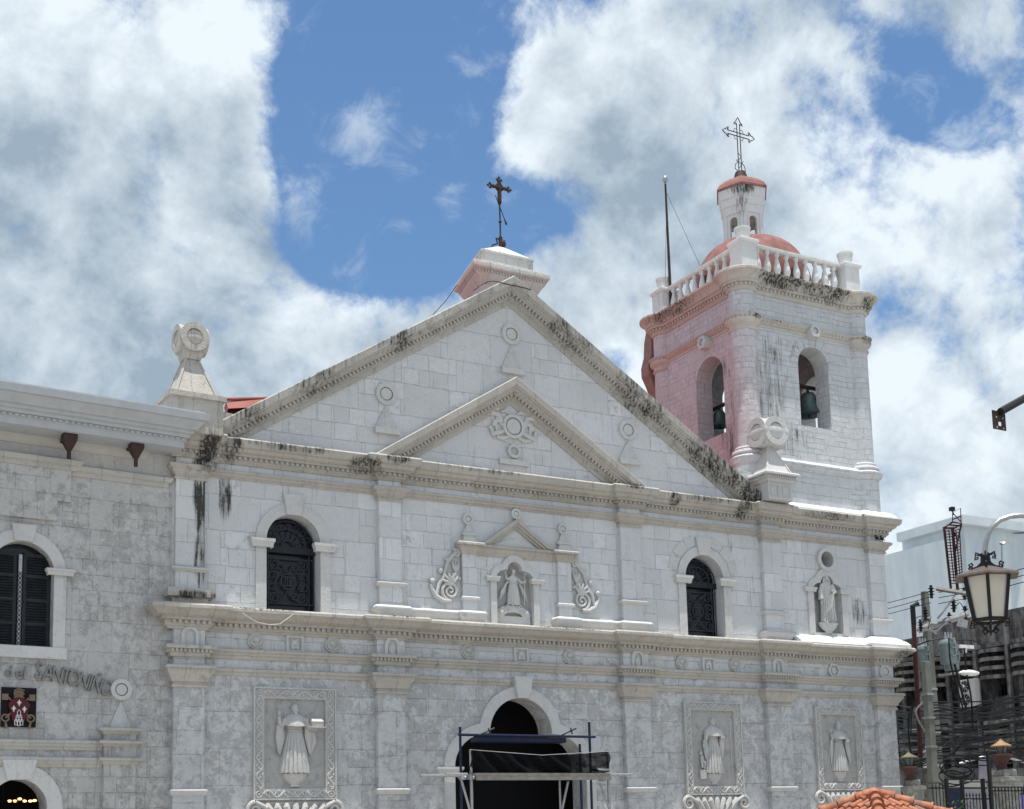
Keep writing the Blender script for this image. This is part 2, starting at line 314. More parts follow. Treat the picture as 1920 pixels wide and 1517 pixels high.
M['wbld'] = white_bld()
def tiles():
    m, g, b = newmat('clay_tile'); geo = g.n('ShaderNodeNewGeometry'); P = geo.outputs['Position']
    n = g.noise(P, 7, 5, .6); n2 = g.noise(P, 1.8, 3, .5)
    c = g.mix(g.mr(n, .35, .65), (.26, .085, .04), (.42, .165, .09))
    c = g.mix(g.mr(n2, .55, .68, 0., .6), c, (.16, .12, .10))
    g.l(c, b.inputs['Base Color']); b.inputs['Roughness'].default_value = .75
    return m
M['tile'] = tiles()
def net():
    m, g, b = newmat('black_safety_net'); geo = g.n('ShaderNodeNewGeometry'); P = geo.outputs['Position']
    b.inputs['Base Color'].default_value = (.006, .0065, .008, 1); b.inputs['Roughness'].default_value = .9; b.inputs['Specular IOR Level'].default_value = .05
    b.inputs['Alpha'].default_value = .8
    g.l(g.mr(g.noise(g.v('MULTIPLY', P, (1., 1., 3.)), 2.2, 6, .6, .5), .3, .7, .80, .98), b.inputs['Alpha'])
    return m
M['net'] = net()

# ------------------------------------------------------------------ mesh helpers
ORG = {}
class MB:
    def __init__(s): s.v = []; s.f = []
    def add(s, vs, fs):
        o = len(s.v); s.v += [tuple(a) for a in vs]; s.f += [tuple(i+o for i in f) for f in fs]; return s
    def box(s, x0, x1, y0, y1, z0, z1):
        return s.add([(x0, y0, z0), (x1, y0, z0), (x1, y1, z0), (x0, y1, z0), (x0, y0, z1), (x1, y0, z1), (x1, y1, z1), (x0, y1, z1)],
                     [(0, 3, 2, 1), (4, 5, 6, 7), (0, 1, 5, 4), (1, 2, 6, 5), (2, 3, 7, 6), (3, 0, 4, 7)])
    def frust(s, x, y, z0, z1, a, b, c=None, d=None, sx=0, sy=0):   # square frustum half sizes a(bottom) b(top)
        c = a if c is None else c; d = b if d is None else d
        return s.add([(x-a, y-c, z0), (x+a, y-c, z0), (x+a, y+c, z0), (x-a, y+c, z0), (x-b+sx, y-d+sy, z1), (x+b+sx, y-d+sy, z1), (x+b+sx, y+d+sy, z1), (x-b+sx, y+d+sy, z1)],
                     [(0, 3, 2, 1), (4, 5, 6, 7), (0, 1, 5, 4), (1, 2, 6, 5), (2, 3, 7, 6), (3, 0, 4, 7)])
    def plate(s, outer, holes, y0, y1, T=None):
        """slab of polygon (x,z) with holes, front y0 back y1; T maps (x,y,z)->point"""
        T = T or (lambda x, y, z: (x, y, z))
        loops = [outer]+list(holes)
        flat = [p for L in loops for p in L]
        tri = tessellate_polygon([[Vector((p[0], p[1], 0)) for p in L] for L in loops])
        n = len(flat)
        s.add([T(p[0], y0, p[1]) for p in flat]+[T(p[0], y1, p[1]) for p in flat],
              [tuple(t) for t in tri]+[tuple(i+n for i in reversed(t)) for t in tri])
        for L in loops:
            k = len(L)
            s.add([T(p[0], y0, p[1]) for p in L]+[T(p[0], y1, p[1]) for p in L], [(i, (i+1) % k, k+(i+1) % k, k+i) for i in range(k)])
        return s
    def sweep(s, path, prof, closed=False, T=None):
        """path: plan (x,y) points; prof: (out,z) points, closed loop; out is to the right of travel"""
        T = T or (lambda x, y, z: (x, y, z)); n = len(path); off = []
        for i in range(n):
            ns = []
            for a, b in ((i-1, i), (i, i+1)):
                if not closed and (a < 0 or b >= n): continue
                d = Vector(path[b % n])-Vector(path[a % n]); d.normalize(); ns.append(Vector((d.y, -d.x)))
            if len(ns) == 1: m = ns[0]
            else:
                m = ns[0]+ns[1]; m = m/max(m.length_squared/2, .15)
            off.append(m)
        k = len(prof); vs = []
        for (px, py), m in zip(path, off):
            for (o, z) in prof: vs.append(T(px+m.x*o, py+m.y*o, z))
        fs = []
        for i in range(n if closed else n-1):
            j = (i+1) % n
            for a in range(k):
                b = (a+1) % k; fs.append((i*k+a, j*k+a, j*k+b, i*k+b))
        if not closed: fs += [tuple(range(k)), tuple(reversed(range((n-1)*k, n*k)))]
        return s.add(vs, fs)
    def dentils(s, path, o0, o1, z0, z1, wd=.085, gap=.085, closed=False, T=None):
        T = T or (lambda x, y, z: (x, y, z)); n = len(path)
        # offset path at o0
        P = []
        for i in range(n):
            ns = []
            for a, b in ((i-1, i), (i, i+1)):
                if not closed and (a < 0 or b >= n): continue
                d = Vector(path[b % n])-Vector(path[a % n]); d.normalize(); ns.append(Vector((d.y, -d.x)))
            m = ns[0] if len(ns) == 1 else (ns[0]+ns[1])/max((ns[0]+ns[1]).length_squared/2, .15)
            P.append(Vector(path[i])+m*o0)
        for i in range(n if closed else n-1):
            a, b = P[i], P[(i+1) % n]; L = (b-a).length
            if L < wd*1.2: continue
            d = (b-a)/L; nn = Vector((d.y, -d.x)); c = max(1, int(L/(wd+gap))); st = L/c
            for q in range(c):
                p = a+d*(st*(q+.5)); e = d*(wd/2); o = nn*(o1-o0); ii = nn*(-.02)
                pts = [p-e+ii, p+e+ii, p+e+o, p-e+o]
                s.add([T(r.x, r.y, z0) for r in pts]+[T(r.x, r.y, z1) for r in pts], [(0, 1, 2, 3), (7, 6, 5, 4), (0, 4, 5, 1), (1, 5, 6, 2), (2, 6, 7, 3), (3, 7, 4, 0)])
        return s
    def tube(s, pts, r, n=6, cap=True, flat=1.):
        pts = [Vector(p) for p in pts]; m = len(pts); vs = []; up = None
        for i, p in enumerate(pts):
            d = (pts[min(i+1, m-1)]-pts[max(i-1, 0)])
            if d.length < 1e-9: d = Vector((0, 0, 1))
            d.normalize()
            if up is None:
                up = Vector((0, 1, 0)) if abs(d.y) < .9 else Vector((1, 0, 0))
            a = d.cross(up)
            if a.length < 1e-5: a = d.cross(Vector((1, .2, .1)))
            a.normalize(); b = a.cross(d); up = b*1
            rr = r[i] if isinstance(r, (list, tuple)) else r
            for k in range(n):
                t = 2*pi*k/n; q = p+a*(cos(t)*rr)+b*(sin(t)*rr*flat); vs.append(q)
        fs = [(i*n+k, i*n+(k+1) % n, (i+1)*n+(k+1) % n, (i+1)*n+k) for i in range(m-1) for k in range(n)]
        if cap: fs += [tuple(reversed(range(n))), tuple(range((m-1)*n, m*n))]
        return s.add(vs, fs)
    def lathe(s, cx, cy, prof, n=20, a0=0., sx=1., sy=1., tilt=None):
        vs = []; k = len(prof)
        for (r, z) in prof:
            for i in range(n):
                t = a0+2*pi*i/n; vs.append((cx+cos(t)*r*sx, cy+sin(t)*r*sy, z))
        fs = [(j*n+i, j*n+(i+1) % n, (j+1)*n+(i+1) % n, (j+1)*n+i) for j in range(k-1) for i in range(n)]
        fs += [tuple(reversed(range(n))), tuple(range((k-1)*n, k*n))]
        return s.add(vs, fs)
    def cyl_y(s, cx, cz, prof, n=24, sx=1.):     # lathe about the y axis, prof (r,y)
        vs = []; k = len(prof)
        for (r, y) in prof:
            for i in range(n):
                t = 2*pi*i/n; vs.append((cx+cos(t)*r*sx, y, cz+sin(t)*r))
        fs = [(j*n+i, j*n+(i+1) % n, (j+1)*n+(i+1) % n, (j+1)*n+i) for j in range(k-1) for i in range(n)]
        fs += [tuple(reversed(range(n))), tuple(range((k-1)*n, k*n))]
        return s.add(vs, fs)
    def ball(s, c, r, sx=1, sy=1, sz=1, n=10, m=7):
        vs = [(c[0], c[1], c[2]-r*sz)]
        for j in range(1, m):
            ph = -pi/2+pi*j/m
            for i in range(n):
                t = 2*pi*i/n; vs.append((c[0]+r*sx*cos(ph)*cos(t), c[1]+r*sy*cos(ph)*sin(t), c[2]+r*sz*sin(ph)))
        vs.append((c[0], c[1], c[2]+r*sz)); e = len(vs)-1
        fs = [(0, 1+(i+1) % n, 1+i) for i in range(n)]+[(e, 1+(m-2)*n+i, 1+(m-2)*n+(i+1) % n) for i in range(n)]
        fs += [(1+j*n+i, 1+j*n+(i+1) % n, 1+(j+1)*n+(i+1) % n, 1+(j+1)*n+i) for j in range(m-2) for i in range(n)]
        return s.add(vs, fs)
    def bars(s, segs, r, n=5):
        for a, b in segs: s.tube([a, b], r, n)
        return s
    def build(s, name, mat, parent=None, smooth=35, bevel=0., label=None):
        org = ORG.get(parent.name, Vector((0, 0, 0))) if parent else Vector((0, 0, 0))
        me = bpy.data.meshes.new(name); me.from_pydata([tuple(Vector(v)-org) for v in s.v], [], s.f)
        bm = bmesh.new(); bm.from_mesh(me)
        bmesh.ops.remove_doubles(bm, verts=bm.verts, dist=1e-5); bmesh.ops.recalc_face_normals(bm, faces=bm.faces)
        bm.to_mesh(me); bm.free()
        if smooth:
            me.polygons.foreach_set('use_smooth', [True]*len(me.polygons)); me.set_sharp_from_angle(angle=R_(smooth))
        if not isinstance(mat, (list, tuple)): mat = [mat]
        for q in mat: me.materials.append(q)
        o = bpy.data.objects.new(name, me); COL.objects.link(o)
        if parent: o.parent = parent; ORG[o.name] = org
        if bevel:
            b = o.modifiers.new('bevel', 'BEVEL'); b.width = bevel; b.segments = 2; b.limit_method = 'ANGLE'; b.angle_limit = R_(40)
        if label: o['label'] = label
        return o
def tag(o, label, cat, group=None, kind=None):
    if label: o['label'] = label
    if cat: o['category'] = cat
    if group: o['group'] = group
    if kind: o['kind'] = kind
    return o
def thing(name, loc, label, cat, group=None, rz=0.):
    o = bpy.data.objects.new(name, None); COL.objects.link(o); o.location = loc; o.rotation_euler = (0, 0, rz)
    o.empty_display_size = .3
    ORG[o.name] = Vector(loc) if not rz else Vector((0, 0, 0)); return tag(o, label, cat, group)
def node(name, parent):     # part that only groups sub-parts
    return None
def copy_tree(o, parent=None):
    c = o.copy(); COL.objects.link(c); c.parent = parent
    ORG[c.name] = ORG.get(o.name, Vector((0, 0, 0)))
    for ch in list(o.children): copy_tree(ch, c)
    return c
def arc(cx, cz, r, a0, a1, n=16, rz=None):
    rz = r if rz is None else rz
    return [(cx+r*cos(R_(a0+(a1-a0)*i/n)), cz+rz*sin(R_(a0+(a1-a0)*i/n))) for i in range(n+1)]
def arch(cx, hw, z0, zs, n=20):       # opening outline, counter-clockwise from lower left... bottom-right first
    return [(cx-hw, z0), (cx+hw, z0)]+arc(cx, zs, hw, 0, 180, n)
def trefoil(cx, hw, z0, zs, z1, r, n=10):
    """half width hw up to zs, shoulders curve in to a semicircle of radius r at z1"""
    L = [(cx-hw, z0), (cx+hw, z0)]
    L += arc(cx+r, zs, hw-r, 0, 90, n, z1-zs)[:-1]
    L += arc(cx, z1, r, 0, 180, 2*n)
    L += arc(cx-r, zs, hw-r, 90, 180, n, z1-zs)[1:]
    return L
def ringpoly(cx, cz, r, n=32): return [(cx+r*cos(2*pi*i/n), cz+r*sin(2*pi*i/n)) for i in range(n)]
def spiral(cx, cz, r0, r1, a0, turns, n=26, y=0.):
    return [(cx+(r0+(r1-r0)*i/n)*cos(R_(a0)+turns*2*pi*i/n), y, cz+(r0+(r1-r0)*i/n)*sin(R_(a0)+turns*2*pi*i/n)) for i in range(n+1)]

# ------------------------------------------------------------------ ground
gm, gg, gb = newmat('plaza_paving'); geo = gg.n('ShaderNodeNewGeometry')
br = gg.n('ShaderNodeTexBrick'); gg.l(geo.outputs['Position'], br.inputs['Vector']); br.inputs['Scale'].default_value = 1.6
br.inputs['Color1'].default_value = (.36, .34, .31, 1); br.inputs['Color2'].default_value = (.31, .29, .27, 1); br.inputs['Mortar'].default_value = (.2, .19, .18, 1)
gg.l(gg.mix(gg.noise(geo.outputs['Position'], .6, 6, .6), br.outputs[0], (.30, .29, .27)), gb.inputs['Base Color']); gb.inputs['Roughness'].default_value = .8
tag(MB().add([(-900, -900, 0), (900, -900, 0), (900, 900, 0), (-900, 900, 0)], [(0, 1, 2, 3)]).build('ground', gm, smooth=0), 'pale paved plaza in front of the church', None, kind='structure')

# ------------------------------------------------------------------ CHURCH
CX = .1                                   # axis of the facade
church = thing('stone_church', (3, 0, 0), 'whitewashed coral stone church front with large stepped pediment and pilasters', 'church')
ZTOP = 14.8
LP = [(-12.39, -11.40), (-5.50, -4.48), (4.46, 5.61), (11.25, 12.42), (17.11, 18.12)]      # lower pilasters
UP = [(-12.36, -11.42), (-5.36, -4.52), (4.58, 5.49), (11.44, 12.36), (17.2, 18.1)]
XR = 18.12
# main wall with openings
PC, PHW, PZ0, PZ1, PR = .10, 2.67, 4.15, 5.35, 1.27     # portal
portal = trefoil(PC, PHW, .02, PZ0, PZ1, PR)
winL, winR = (-8.38, .94), (8.56, .92)
holes = [portal, arch(winL[0], winL[1], 9.16, 11.6), arch(winR[0], winR[1], 9.16, 11.6), ringpoly(14.92, 12.84, .34),
         trefoil(CX-.1, .76, 9.3, 10.95, 11.27, .30, 6), trefoil(14.87, .76, 9.75, 11.55, 11.83, .34, 6)]
outer = [(-12.45, 0), (18.1, 0), (18.1, 14.7), (11.6, 14.7), (CX-.05, 21.75), (-11.5, 14.7), (-12.45, 14.7)]
MB().plate(outer, holes, 0, .9).build('front_wall', M['wall'], church, smooth=25)
MB().box(18.0, 18.1, .9, 8., 0, 14.75).box(-12.3, -12.2, .9, 26, 0, 14.6).box(11.9, 12.0, .9, 26, 0, 14.6).build('side_wall', M['wall'], church, smooth=0)
# near-black sheet and ceiling stand in for shade in the rooms behind
MB().box(-11.4, 11.6, 3.6, 3.7, 0, 14).build('interior_shade_sheet', M['dark'], church, smooth=0)
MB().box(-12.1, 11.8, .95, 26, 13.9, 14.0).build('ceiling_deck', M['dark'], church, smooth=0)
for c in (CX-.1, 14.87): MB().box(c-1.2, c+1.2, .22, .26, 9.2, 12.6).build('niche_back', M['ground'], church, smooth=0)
MB().box(14.2, 15.6, .88, 1.3, 12.3, 13.4).build('oculus_back', M['inner'], church, smooth=0)

# roofs
m = MB()
rz = 22.15
for sx in (-1, 1):
    m.add([(CX, .25, rz), (CX+sx*12.2, .25, rz-12.2*.635), (CX+sx*12.2, 30, rz-12.2*.635), (CX, 30, rz),
           (CX, .25, rz-.3), (CX+sx*12.2, .25, rz-12.2*.635-.3), (CX+sx*12.2, 30, rz-12.2*.635-.3), (CX, 30, rz-.3)],
          [(0, 1, 2, 3), (4, 5, 6, 7), (0, 1, 5, 4), (1, 2, 6, 5), (2, 3, 7, 6)])
m.build('nave_roof', M['red'], church, smooth=0)
a = [hit(424, 753, 2.2), hit(500, 746, 2.2), hit(465, 764, 1.8), hit(428, 766, 1.8)]
mr_ = MB().add([a[0], a[1], a[2], a[3]]+[v+Vector((0, .25, -.15)) for v in a], [(0, 1, 2, 3), (4, 5, 6, 7), (0, 1, 5, 4), (1, 2, 6, 5), (3, 0, 4, 7)])
mr_.tube([a[0]+Vector((-.3, 0, .03)), a[1]+Vector((.3, 0, .03))], .06, 8)
mr_.build('aisle_roof', M['red'], church, smooth=0)

def rpath(pil, d, x0=None, x1=None, left_return=0, right_return=0):
    """plan path along the wall with a step out d at each pilaster"""
    P = []
    for (a, b) in pil: P += [(a, 0), (a, -d), (b, -d), (b, 0)]
    if x0 is not None: P = [(x0, 0)]+P
    if x1 is not None: P = P+[(x1, 0)]
    return P
# --- pilasters
for i, ((a, b), (c, d)) in enumerate(zip(LP, UP)):
    xb = b if i < 4 else b
    p = MB().box(a, b, -.25, .05 if i < 4 else 1.0, 0, 8.5).build('lower_pilaster', M['shaft'], church, smooth=0, bevel=.02)
    pth = [(a, .03), (a, -.25), (b, -.25), (b, .03 if i < 4 else 7.5)]
    cap = MB().sweep(pth, [(-.05, 6.6), (.06, 6.6), (.06, 6.68), (.02, 6.7), (.02, 6.76), (.08, 6.78), (.10, 6.86), (.16, 6.95), (.24, 7.06), (.26, 7.1), (.26, 7.17), (.31, 7.18), (.31, 7.25), (.28, 7.285), (-.05, 7.32)])
    cap.dentils(pth, .20, .285, 7.105, 7.168, .07, .055)
    cap.build('capital', M['mould'], p)
    c2 = MB().sweep(pth, [(-.05, 7.56), (.10, 7.56), (.14, 7.62), (.14, 7.68), (.18, 7.69), (.20, 7.79), (.31, 7.80), (.31, 7.89), (.27, 7.93), (-.05, 7.95)])
    c2.dentils(pth, .17, .27, 7.69, 7.79, .07, .055)
    c2.build('upper_band', M['mould'], p)
    MB().sweep(pth, [(-.05, 3.22), (.03, 3.22), (.07, 3.27), (.10, 3.33), (.10, 3.38), (.03, 3.42), (-.05, 3.44)]).build('base_moulding', M['trim'], p)
    q = MB().box(c, d, -.20, .05 if i < 4 else .9, 9.2, 14.2).build('upper_pilaster', M['shaft'], church, smooth=0, bevel=.02)
    pth = [(c, .03), (c, -.2), (d, -.2), (d, .03 if i < 4 else 6.5)]
    MB().sweep(pth, [(-.05, 13.30), (.05, 13.30), (.07, 13.36), (.03, 13.38), (.03, 13.42), (.10, 13.50), (.13, 13.52), (.14, 13.60), (.25, 13.68), (.25, 13.76), (.2, 13.79), (-.05, 13.81)]).build('capital', M['mould'], q)
    MB().sweep(pth, [(-.05, 10.30), (.04, 10.30), (.10, 10.36), (.14, 10.38), (.14, 10.42), (.03, 10.47), (-.05, 10.5)]).build('base_moulding', M['trim'], q)

# --- horizontal string courses (whole length of the wall)
def course(name, z0, prof, x0=-12.3, x1=18.0, mat='mould', cut=None):
    spans = [(x0, x1)] if not cut else [(x0, cut[0]), (cut[1], x1)]
    m = MB()
    for a, b in spans: m.sweep([(a, 0), (b, 0)], [(o, z0+z) for o, z in prof])
    return m.build(name, M[mat], church)
course('string_course', 7.05, [(-.03, 0), (.05, 0), (.08, .05), (.08, .1), (.13, .12), (.15, .17), (.15, .21), (.10, .235), (-.03, .25)], cut=(PC-.40, PC+.40))
course('string_course', 7.58, [(-.03, 0), (.06, 0), (.10, .06), (.10, .11), (.15, .12), (.17, .19), (.24, .22), (.24, .30), (.19, .33), (-.03, .35)])
course('string_course', 13.52, [(-.03, 0), (.04, 0), (.06, .05), (.12, .07), (.13, .15), (.20, .18), (.20, .24), (.15, .265), (-.03, .28)])
# --- main cornices
lowP = [(-12.55, 3.)]+[(-12.55, -.25), (-11.40, -.25), (-11.40, 0)]+rpath(LP[1:4], .25)+[(17.11, 0), (17.11, -.25), (XR, -.25), (XR, 8.)]
cl = MB().sweep(lowP, [(-.04, 8.44), (.06, 8.44), (.09, 8.50), (.15, 8.53), (.17, 8.57), (.17, 8.70), (.30, 8.71), (.30, 8.78), (.36, 8.80), (.44, 8.83), (.50, 8.89), (.58, 8.97), (.66, 9.01), (.70, 9.03), (.70, 9.12), (.64, 9.18), (-.04, 9.25)])
cl.dentils(lowP[1:], .17, .27, 8.59, 8.70, .095, .085)
cl.build('lower_cornice', M['mould'], church)
upP = [(-12.45, 2.), (-12.45, -.2), (-11.42, -.2), (-11.42, 0)]+rpath(UP[1:4], .2)+[(17.2, 0), (17.2, -.2), (18.1, -.2), (18.1, 7.5)]
cu = MB().sweep(upP, [(-.04, 14.02), (.06, 14.02), (.10, 14.08), (.15, 14.11), (.15, 14.26), (.26, 14.27), (.26, 14.33), (.33, 14.36), (.38, 14.40), (.42, 14.48), (.50, 14.50), (.55, 14.56), (.57, 14.66), (.58, 14.74), (.53, 14.80), (-.04, 14.86)])
cu.dentils(upP[1:], .15, .225, 14.16, 14.255, .095, .085)
cu.build('upper_cornice', M['mould'], church)
# weathered lit slopes behind the right end of both cornices
def slope(x0, x1, z0, zt, out, mat, zlift=0.):
    return MB().sweep([(x0, 0), (x1, 0)], [(-.03, z0), (out, z0), (out-.03, z0+.07), (out*.72, z0+.16), (out*.45, zt-.12), (.12, zt), (-.03, zt)])
m = slope(12.75, 16.95, 9.23, 9.60, .50, 'trim')
m.sweep([(17.0, .0), (17.0, -.25), (18.15, -.25), (18.15, 2.)], [(-.03, 9.20), (.55, 9.20), (.55, 9.30), (.46, 9.42), (.28, 9.55), (.10, 9.66), (-.03, 9.68)])
m.build('weathering_slope', M['bal'], church)
m = slope(12.8, 17.0, 14.84, 15.12, .45, 'trim')
m.sweep([(17.05, .0), (17.05, -.2), (18.1, -.2), (18.1, 3.)], [(-.03, 14.83), (.46, 14.82), (.40, 14.93), (.20, 15.08), (-.03, 15.15)])
m.build('weathering_slope', M['bal'], church)
# plinth course standing on the lower cornice
pp = [(-.03, 9.2), (.14, 9.2), (.17, 9.3), (.23, 9.38), (.26, 9.45), (.26, 9.55), (.2, 9.62), (-.03, 9.68)]
m = MB().sweep([(-5.36, .03), (-5.36, -.2), (-4.52, -.2), (-4.52, 0), (CX-2.25, 0), (CX-2.25, -.15), (CX-1.69, -.15), (CX-1.69, .03)], pp)
m.build('plinth_course', M['trim'], church); m = MB()
m.sweep([(CX+1.69, .03), (CX+1.69, -.15), (CX+2.25, -.15), (CX+2.25, 0), (4.58, 0), (4.58, -.2), (5.49, -.2), (5.49, .03)], pp)
m.build('plinth_course', M['trim'], church); m = MB()
m.sweep([(11.44, .03), (11.44, -.2), (12.36, -.2), (12.36, .03)], pp)
m.build('plinth_course', M['trim'], church)
m = MB().sweep([(-12.36, .03), (-12.36, -.2), (-11.42, -.2), (-11.42, .03)], [(-.03, 9.2), (.10, 9.2), (.10, 9.42), (.30, 9.46), (.30, 9.70), (.26, 9.74), (-.03, 9.78)])
m.build('plinth_course', M['mould'], church)

# --- raking cornices of the two pediments
def raking(name, apexz, zend, xc, d0, mat, th=1.08, zbot=None):
    sl = .6355; n = sqrt(1+sl*sl)
    # profile: u = distance below top edge measured square to the slope, o = projection
    prof = [(0, -.02), (0, d0-.04), (.05, d0), (.36, d0-.02), (.38, d0-.07), (.44, d0-.10), (.46, d0-.16), (.55, d0-.20), (.58, d0-.26), (.64, d0-.28), (.64, d0-.36), (.86, d0-.36), (.88, d0-.40), (.96, .08), (th, .05), (th, -.02)]
    prof = [(u*.70, o) for u, o in prof]
    m = MB(); k = len(prof); L = {}
    for sx in (-1, 1):
        xe = (apexz-zend)/sl
        vs = []
        for (u, o) in prof: vs.append((xc, -o, apexz-u*n))
        for (u, o) in prof:     # end is cut level on top of the cornice
            zz = apexz-u*n; x = (zz-zend)/sl; vs.append((xc+sx*x, -o, zend))
        m.add(vs, [(a, a+k, (a+1) % k+k, (a+1) % k) for a in range(k)])
        # dentils
        u0, u1, oo = .455, .565, d0-.36
        l0 = (apexz-zend)/sl*n
        c = int(l0/.16)
        dx, dz = sx/n, -sl/n; nx, nz = -sx*sl/n, -1/n
        for q in range(1, c-3):
            t = .16*(q+.5)
            base = [(t, u0), (t+.085, u0), (t+.085, u1), (t, u1)]
            P = [(xc+dx*a+nx*b, apexz+dz*a+nz*b) for a, b in base]
            P = [(px, pz) for px, pz in P]
            # u is measured along the normal so shift start so dentils sit under the band
            m.add([(px, -oo-.09, pz) for px, pz in P]+[(px, -oo+.02, pz) for px, pz in P], [(0, 1, 2, 3), (0, 1, 5, 4), (1, 2, 6, 5), (2, 3, 7, 6), (3, 0, 4, 7)])
    return m.build(name, M[mat], church)
raking('outer_raking_cornice', 22.30, 14.82, CX-.08, .62, 'rake', 1.15)
raking('inner_raking_cornice', 18.42, 14.84, CX-.08, .58, 'mould', 1.12)
# sloping white blocking at the feet of the big pediment
MB().add([(10.9, -.1, 14.8), (12.3, -.1, 14.8), (12.3, -.1, 15.9), (10.4, -.1, 16.3), (10.9, .9, 14.8), (12.3, .9, 14.8), (12.3, .9, 15.9), (10.4, .9, 16.3)], [(0, 1, 2, 3), (4, 5, 6, 7), (0, 1, 5, 4), (1, 2, 6, 5), (2, 3, 7, 6), (3, 0, 4, 7)]).build('blocking', M['tower'], church, smooth=0)
MB().add([(-11.9, .15, 14.8), (-9.9, .15, 14.8), (-9.9, .15, 15.75), (-11.9, .15, 15.95), (-11.9, .9, 14.8), (-9.9, .9, 14.8), (-9.9, .9, 15.75), (-11.9, .9, 15.95)], [(0, 1, 2, 3), (4, 5, 6, 7), (0, 1, 5, 4), (1, 2, 6, 5), (2, 3, 7, 6), (3, 0, 4, 7)]).build('blocking', M['rake'], church, smooth=0)

# --- windows with wrought-iron grilles
def band(cx, pts_in, pts_out, y0, y1, T=None):
    return MB().plate(pts_out+[], [pts_in], y0, y1, T)
def trim_arch(cx, hw, z0, zs, w_, y0, y1, n=20, T=None):
    """surround open at the bottom"""
    T = T or (lambda x, y, z: (x, y, z))
    inn = [(cx+hw, z0)]+arc(cx, zs, hw, 0, 180, n)+[(cx-hw, z0)]
    out = [(cx+hw+w_, z0)]+arc(cx, zs, hw+w_, 0, 180, n)+[(cx-hw-w_, z0)]
    return ribbon(inn, out, y0, y1, T)
def ribbon(inn, out, y0, y1, T=None):
    T = T or (lambda x, y, z: (x, y, z)); k = len(inn)
    vs = [T(x, y0, z) for x, z in inn]+[T(x, y0, z) for x, z in out]+[T(x, y1, z) for x, z in inn]+[T(x, y1, z) for x, z in out]
    fs = []
    for i in range(k-1):
        fs += [(i, i+1, k+i+1, k+i), (2*k+i, 2*k+i+1, i+1, i), (k+i, k+i+1, 3*k+i+1, 3*k+i)]
    fs += [(0, k, 3*k, 2*k), (k-1, 2*k-1, 4*k-1, 3*k-1)]
    return MB().add(vs, fs)
def wedge(cx, z0, z1, w0, w1, y0, y1, T=None):
    return MB().plate([(cx-w0, z0), (cx+w0, z0), (cx+w1, z1), (cx-w1, z1)], [], y0, y1, T)
def impost(x0, x1, z0, z1, y, T=None, proj=.12, mat='trim'):
    h = z1-z0
    T = T or (lambda x, y, z: (x, y, z))
    pf = [(0, z0), (.04, z0), (.05, z0+h*.3), (proj*.7, z0+h*.55), (proj, z0+h*.68), (proj, z1), (0, z1)]
    return MB().sweep([(x0, .05), (x0, y), (x1, y), (x1, .05)], pf, T=T)
def grille(cx, hw, z0, zs, y, spokes=True):
    m = MB(); r = .022; F = [];
    iw = hw-.06; zb = z0+.05; zt = zs-.12
    for x in (cx-iw+.16, cx+iw-.16, cx-iw, cx+iw): m.tube([(x, y, zb), (x, y, zt)], r, 5)
    for z in (zb+.1, zb+.32, zt-.04, zt-.26): m.tube([(cx-iw, y, z), (cx+iw, y, z)], r, 5)
    c = (zb+.32+zt-.26)/2; hh = (zt-.26-zb-.32)/2; ww = iw-.18
    m.tube([(cx+.26*cos(t*pi/12), y, c+.26*sin(t*pi/12)) for t in range(25)], r*1.2, 5)
    for dx in (-.12, -.04, .04, .12): m.tube([(cx+dx, y, c-.14), (cx+dx, y, c+.14)], r*1.1, 5)
    m.tube([(cx-.17, y, c+.15), (cx+.17, y, c+.15)], r, 5); m.tube([(cx-.17, y, c-.15), (cx+.17, y, c-.15)], r, 5)
    for sx in (-1, 1):
        for sz in (-1, 1):
            # large scroll from the middle line outward, ending in a curl
            a = [(cx+sx*.03, y, c+sz*.30), (cx+sx*.10, y, c+sz*.48), (cx+sx*ww*.34, y, c+sz*(hh*.80)), (cx+sx*ww*.62, y, c+sz*(hh*.95))]
            m.tube(a, r*.9, 5)
            m.tube([(cx+sx*(ww*.70+ (.20-.16*i/16)*cos(pi/2-i/16*pi*3.2)), y, c+sz*(hh*.75+(.22-.17*i/16)*sin(pi/2-i/16*pi*3.2))) for i in range(17)], r*.9, 5)
            m.tube([(cx+sx*(ww*.36+(.15-.12*i/14)*cos(pi-i/14*pi*2.6)), y, c+sz*(hh*.62+(.15-.12*i/14)*sin(pi-i/14*pi*2.6))) for i in range(15)], r*.8, 5)
            m.tube([(cx+sx*(ww*.80+(.19-.15*i/16)*cos(-pi*.4+i/16*pi*2.8)*-1), y, c+sz*(hh*.22+(.19-.15*i/16)*sin(-pi*.4+i/16*pi*2.8))) for i in range(17)], r*.9, 5)
            m.tube([(cx+sx*(.40+(.13-.1*i/14)*cos(-pi*.6+i/14*pi*2.4)), y, c+sz*(hh*.30+(.13-.1*i/14)*sin(-pi*.6+i/14*pi*2.4))) for i in range(15)], r*.8, 5)
    if spokes:
        for k in range(9):
            t = pi*(k+.0)/8
            m.tube([(cx+.22*cos(t), y, zs+.05+.2*sin(t)), (cx+(hw-.08)*.72*cos(t), y, zs+.05+(hw-.08)*.72*sin(t))], r*.8, 5)
            cxx, czz = cx+(hw-.08)*.84*cos(t), zs+.05+(hw-.08)*.80*sin(t)
            if 0 < k < 8: m.tube([(cxx+.10*cos(q*pi/5), y, czz+.09*sin(q*pi/5)) for q in range(11)], r*.7, 4)
        for rr in (.22, (hw-.08)*.72, hw-.05): m.tube([(cx+rr*cos(q*pi/16), y, zs+.05+rr*.97*sin(q*pi/16)) for q in range(17)], r, 5)
    return m
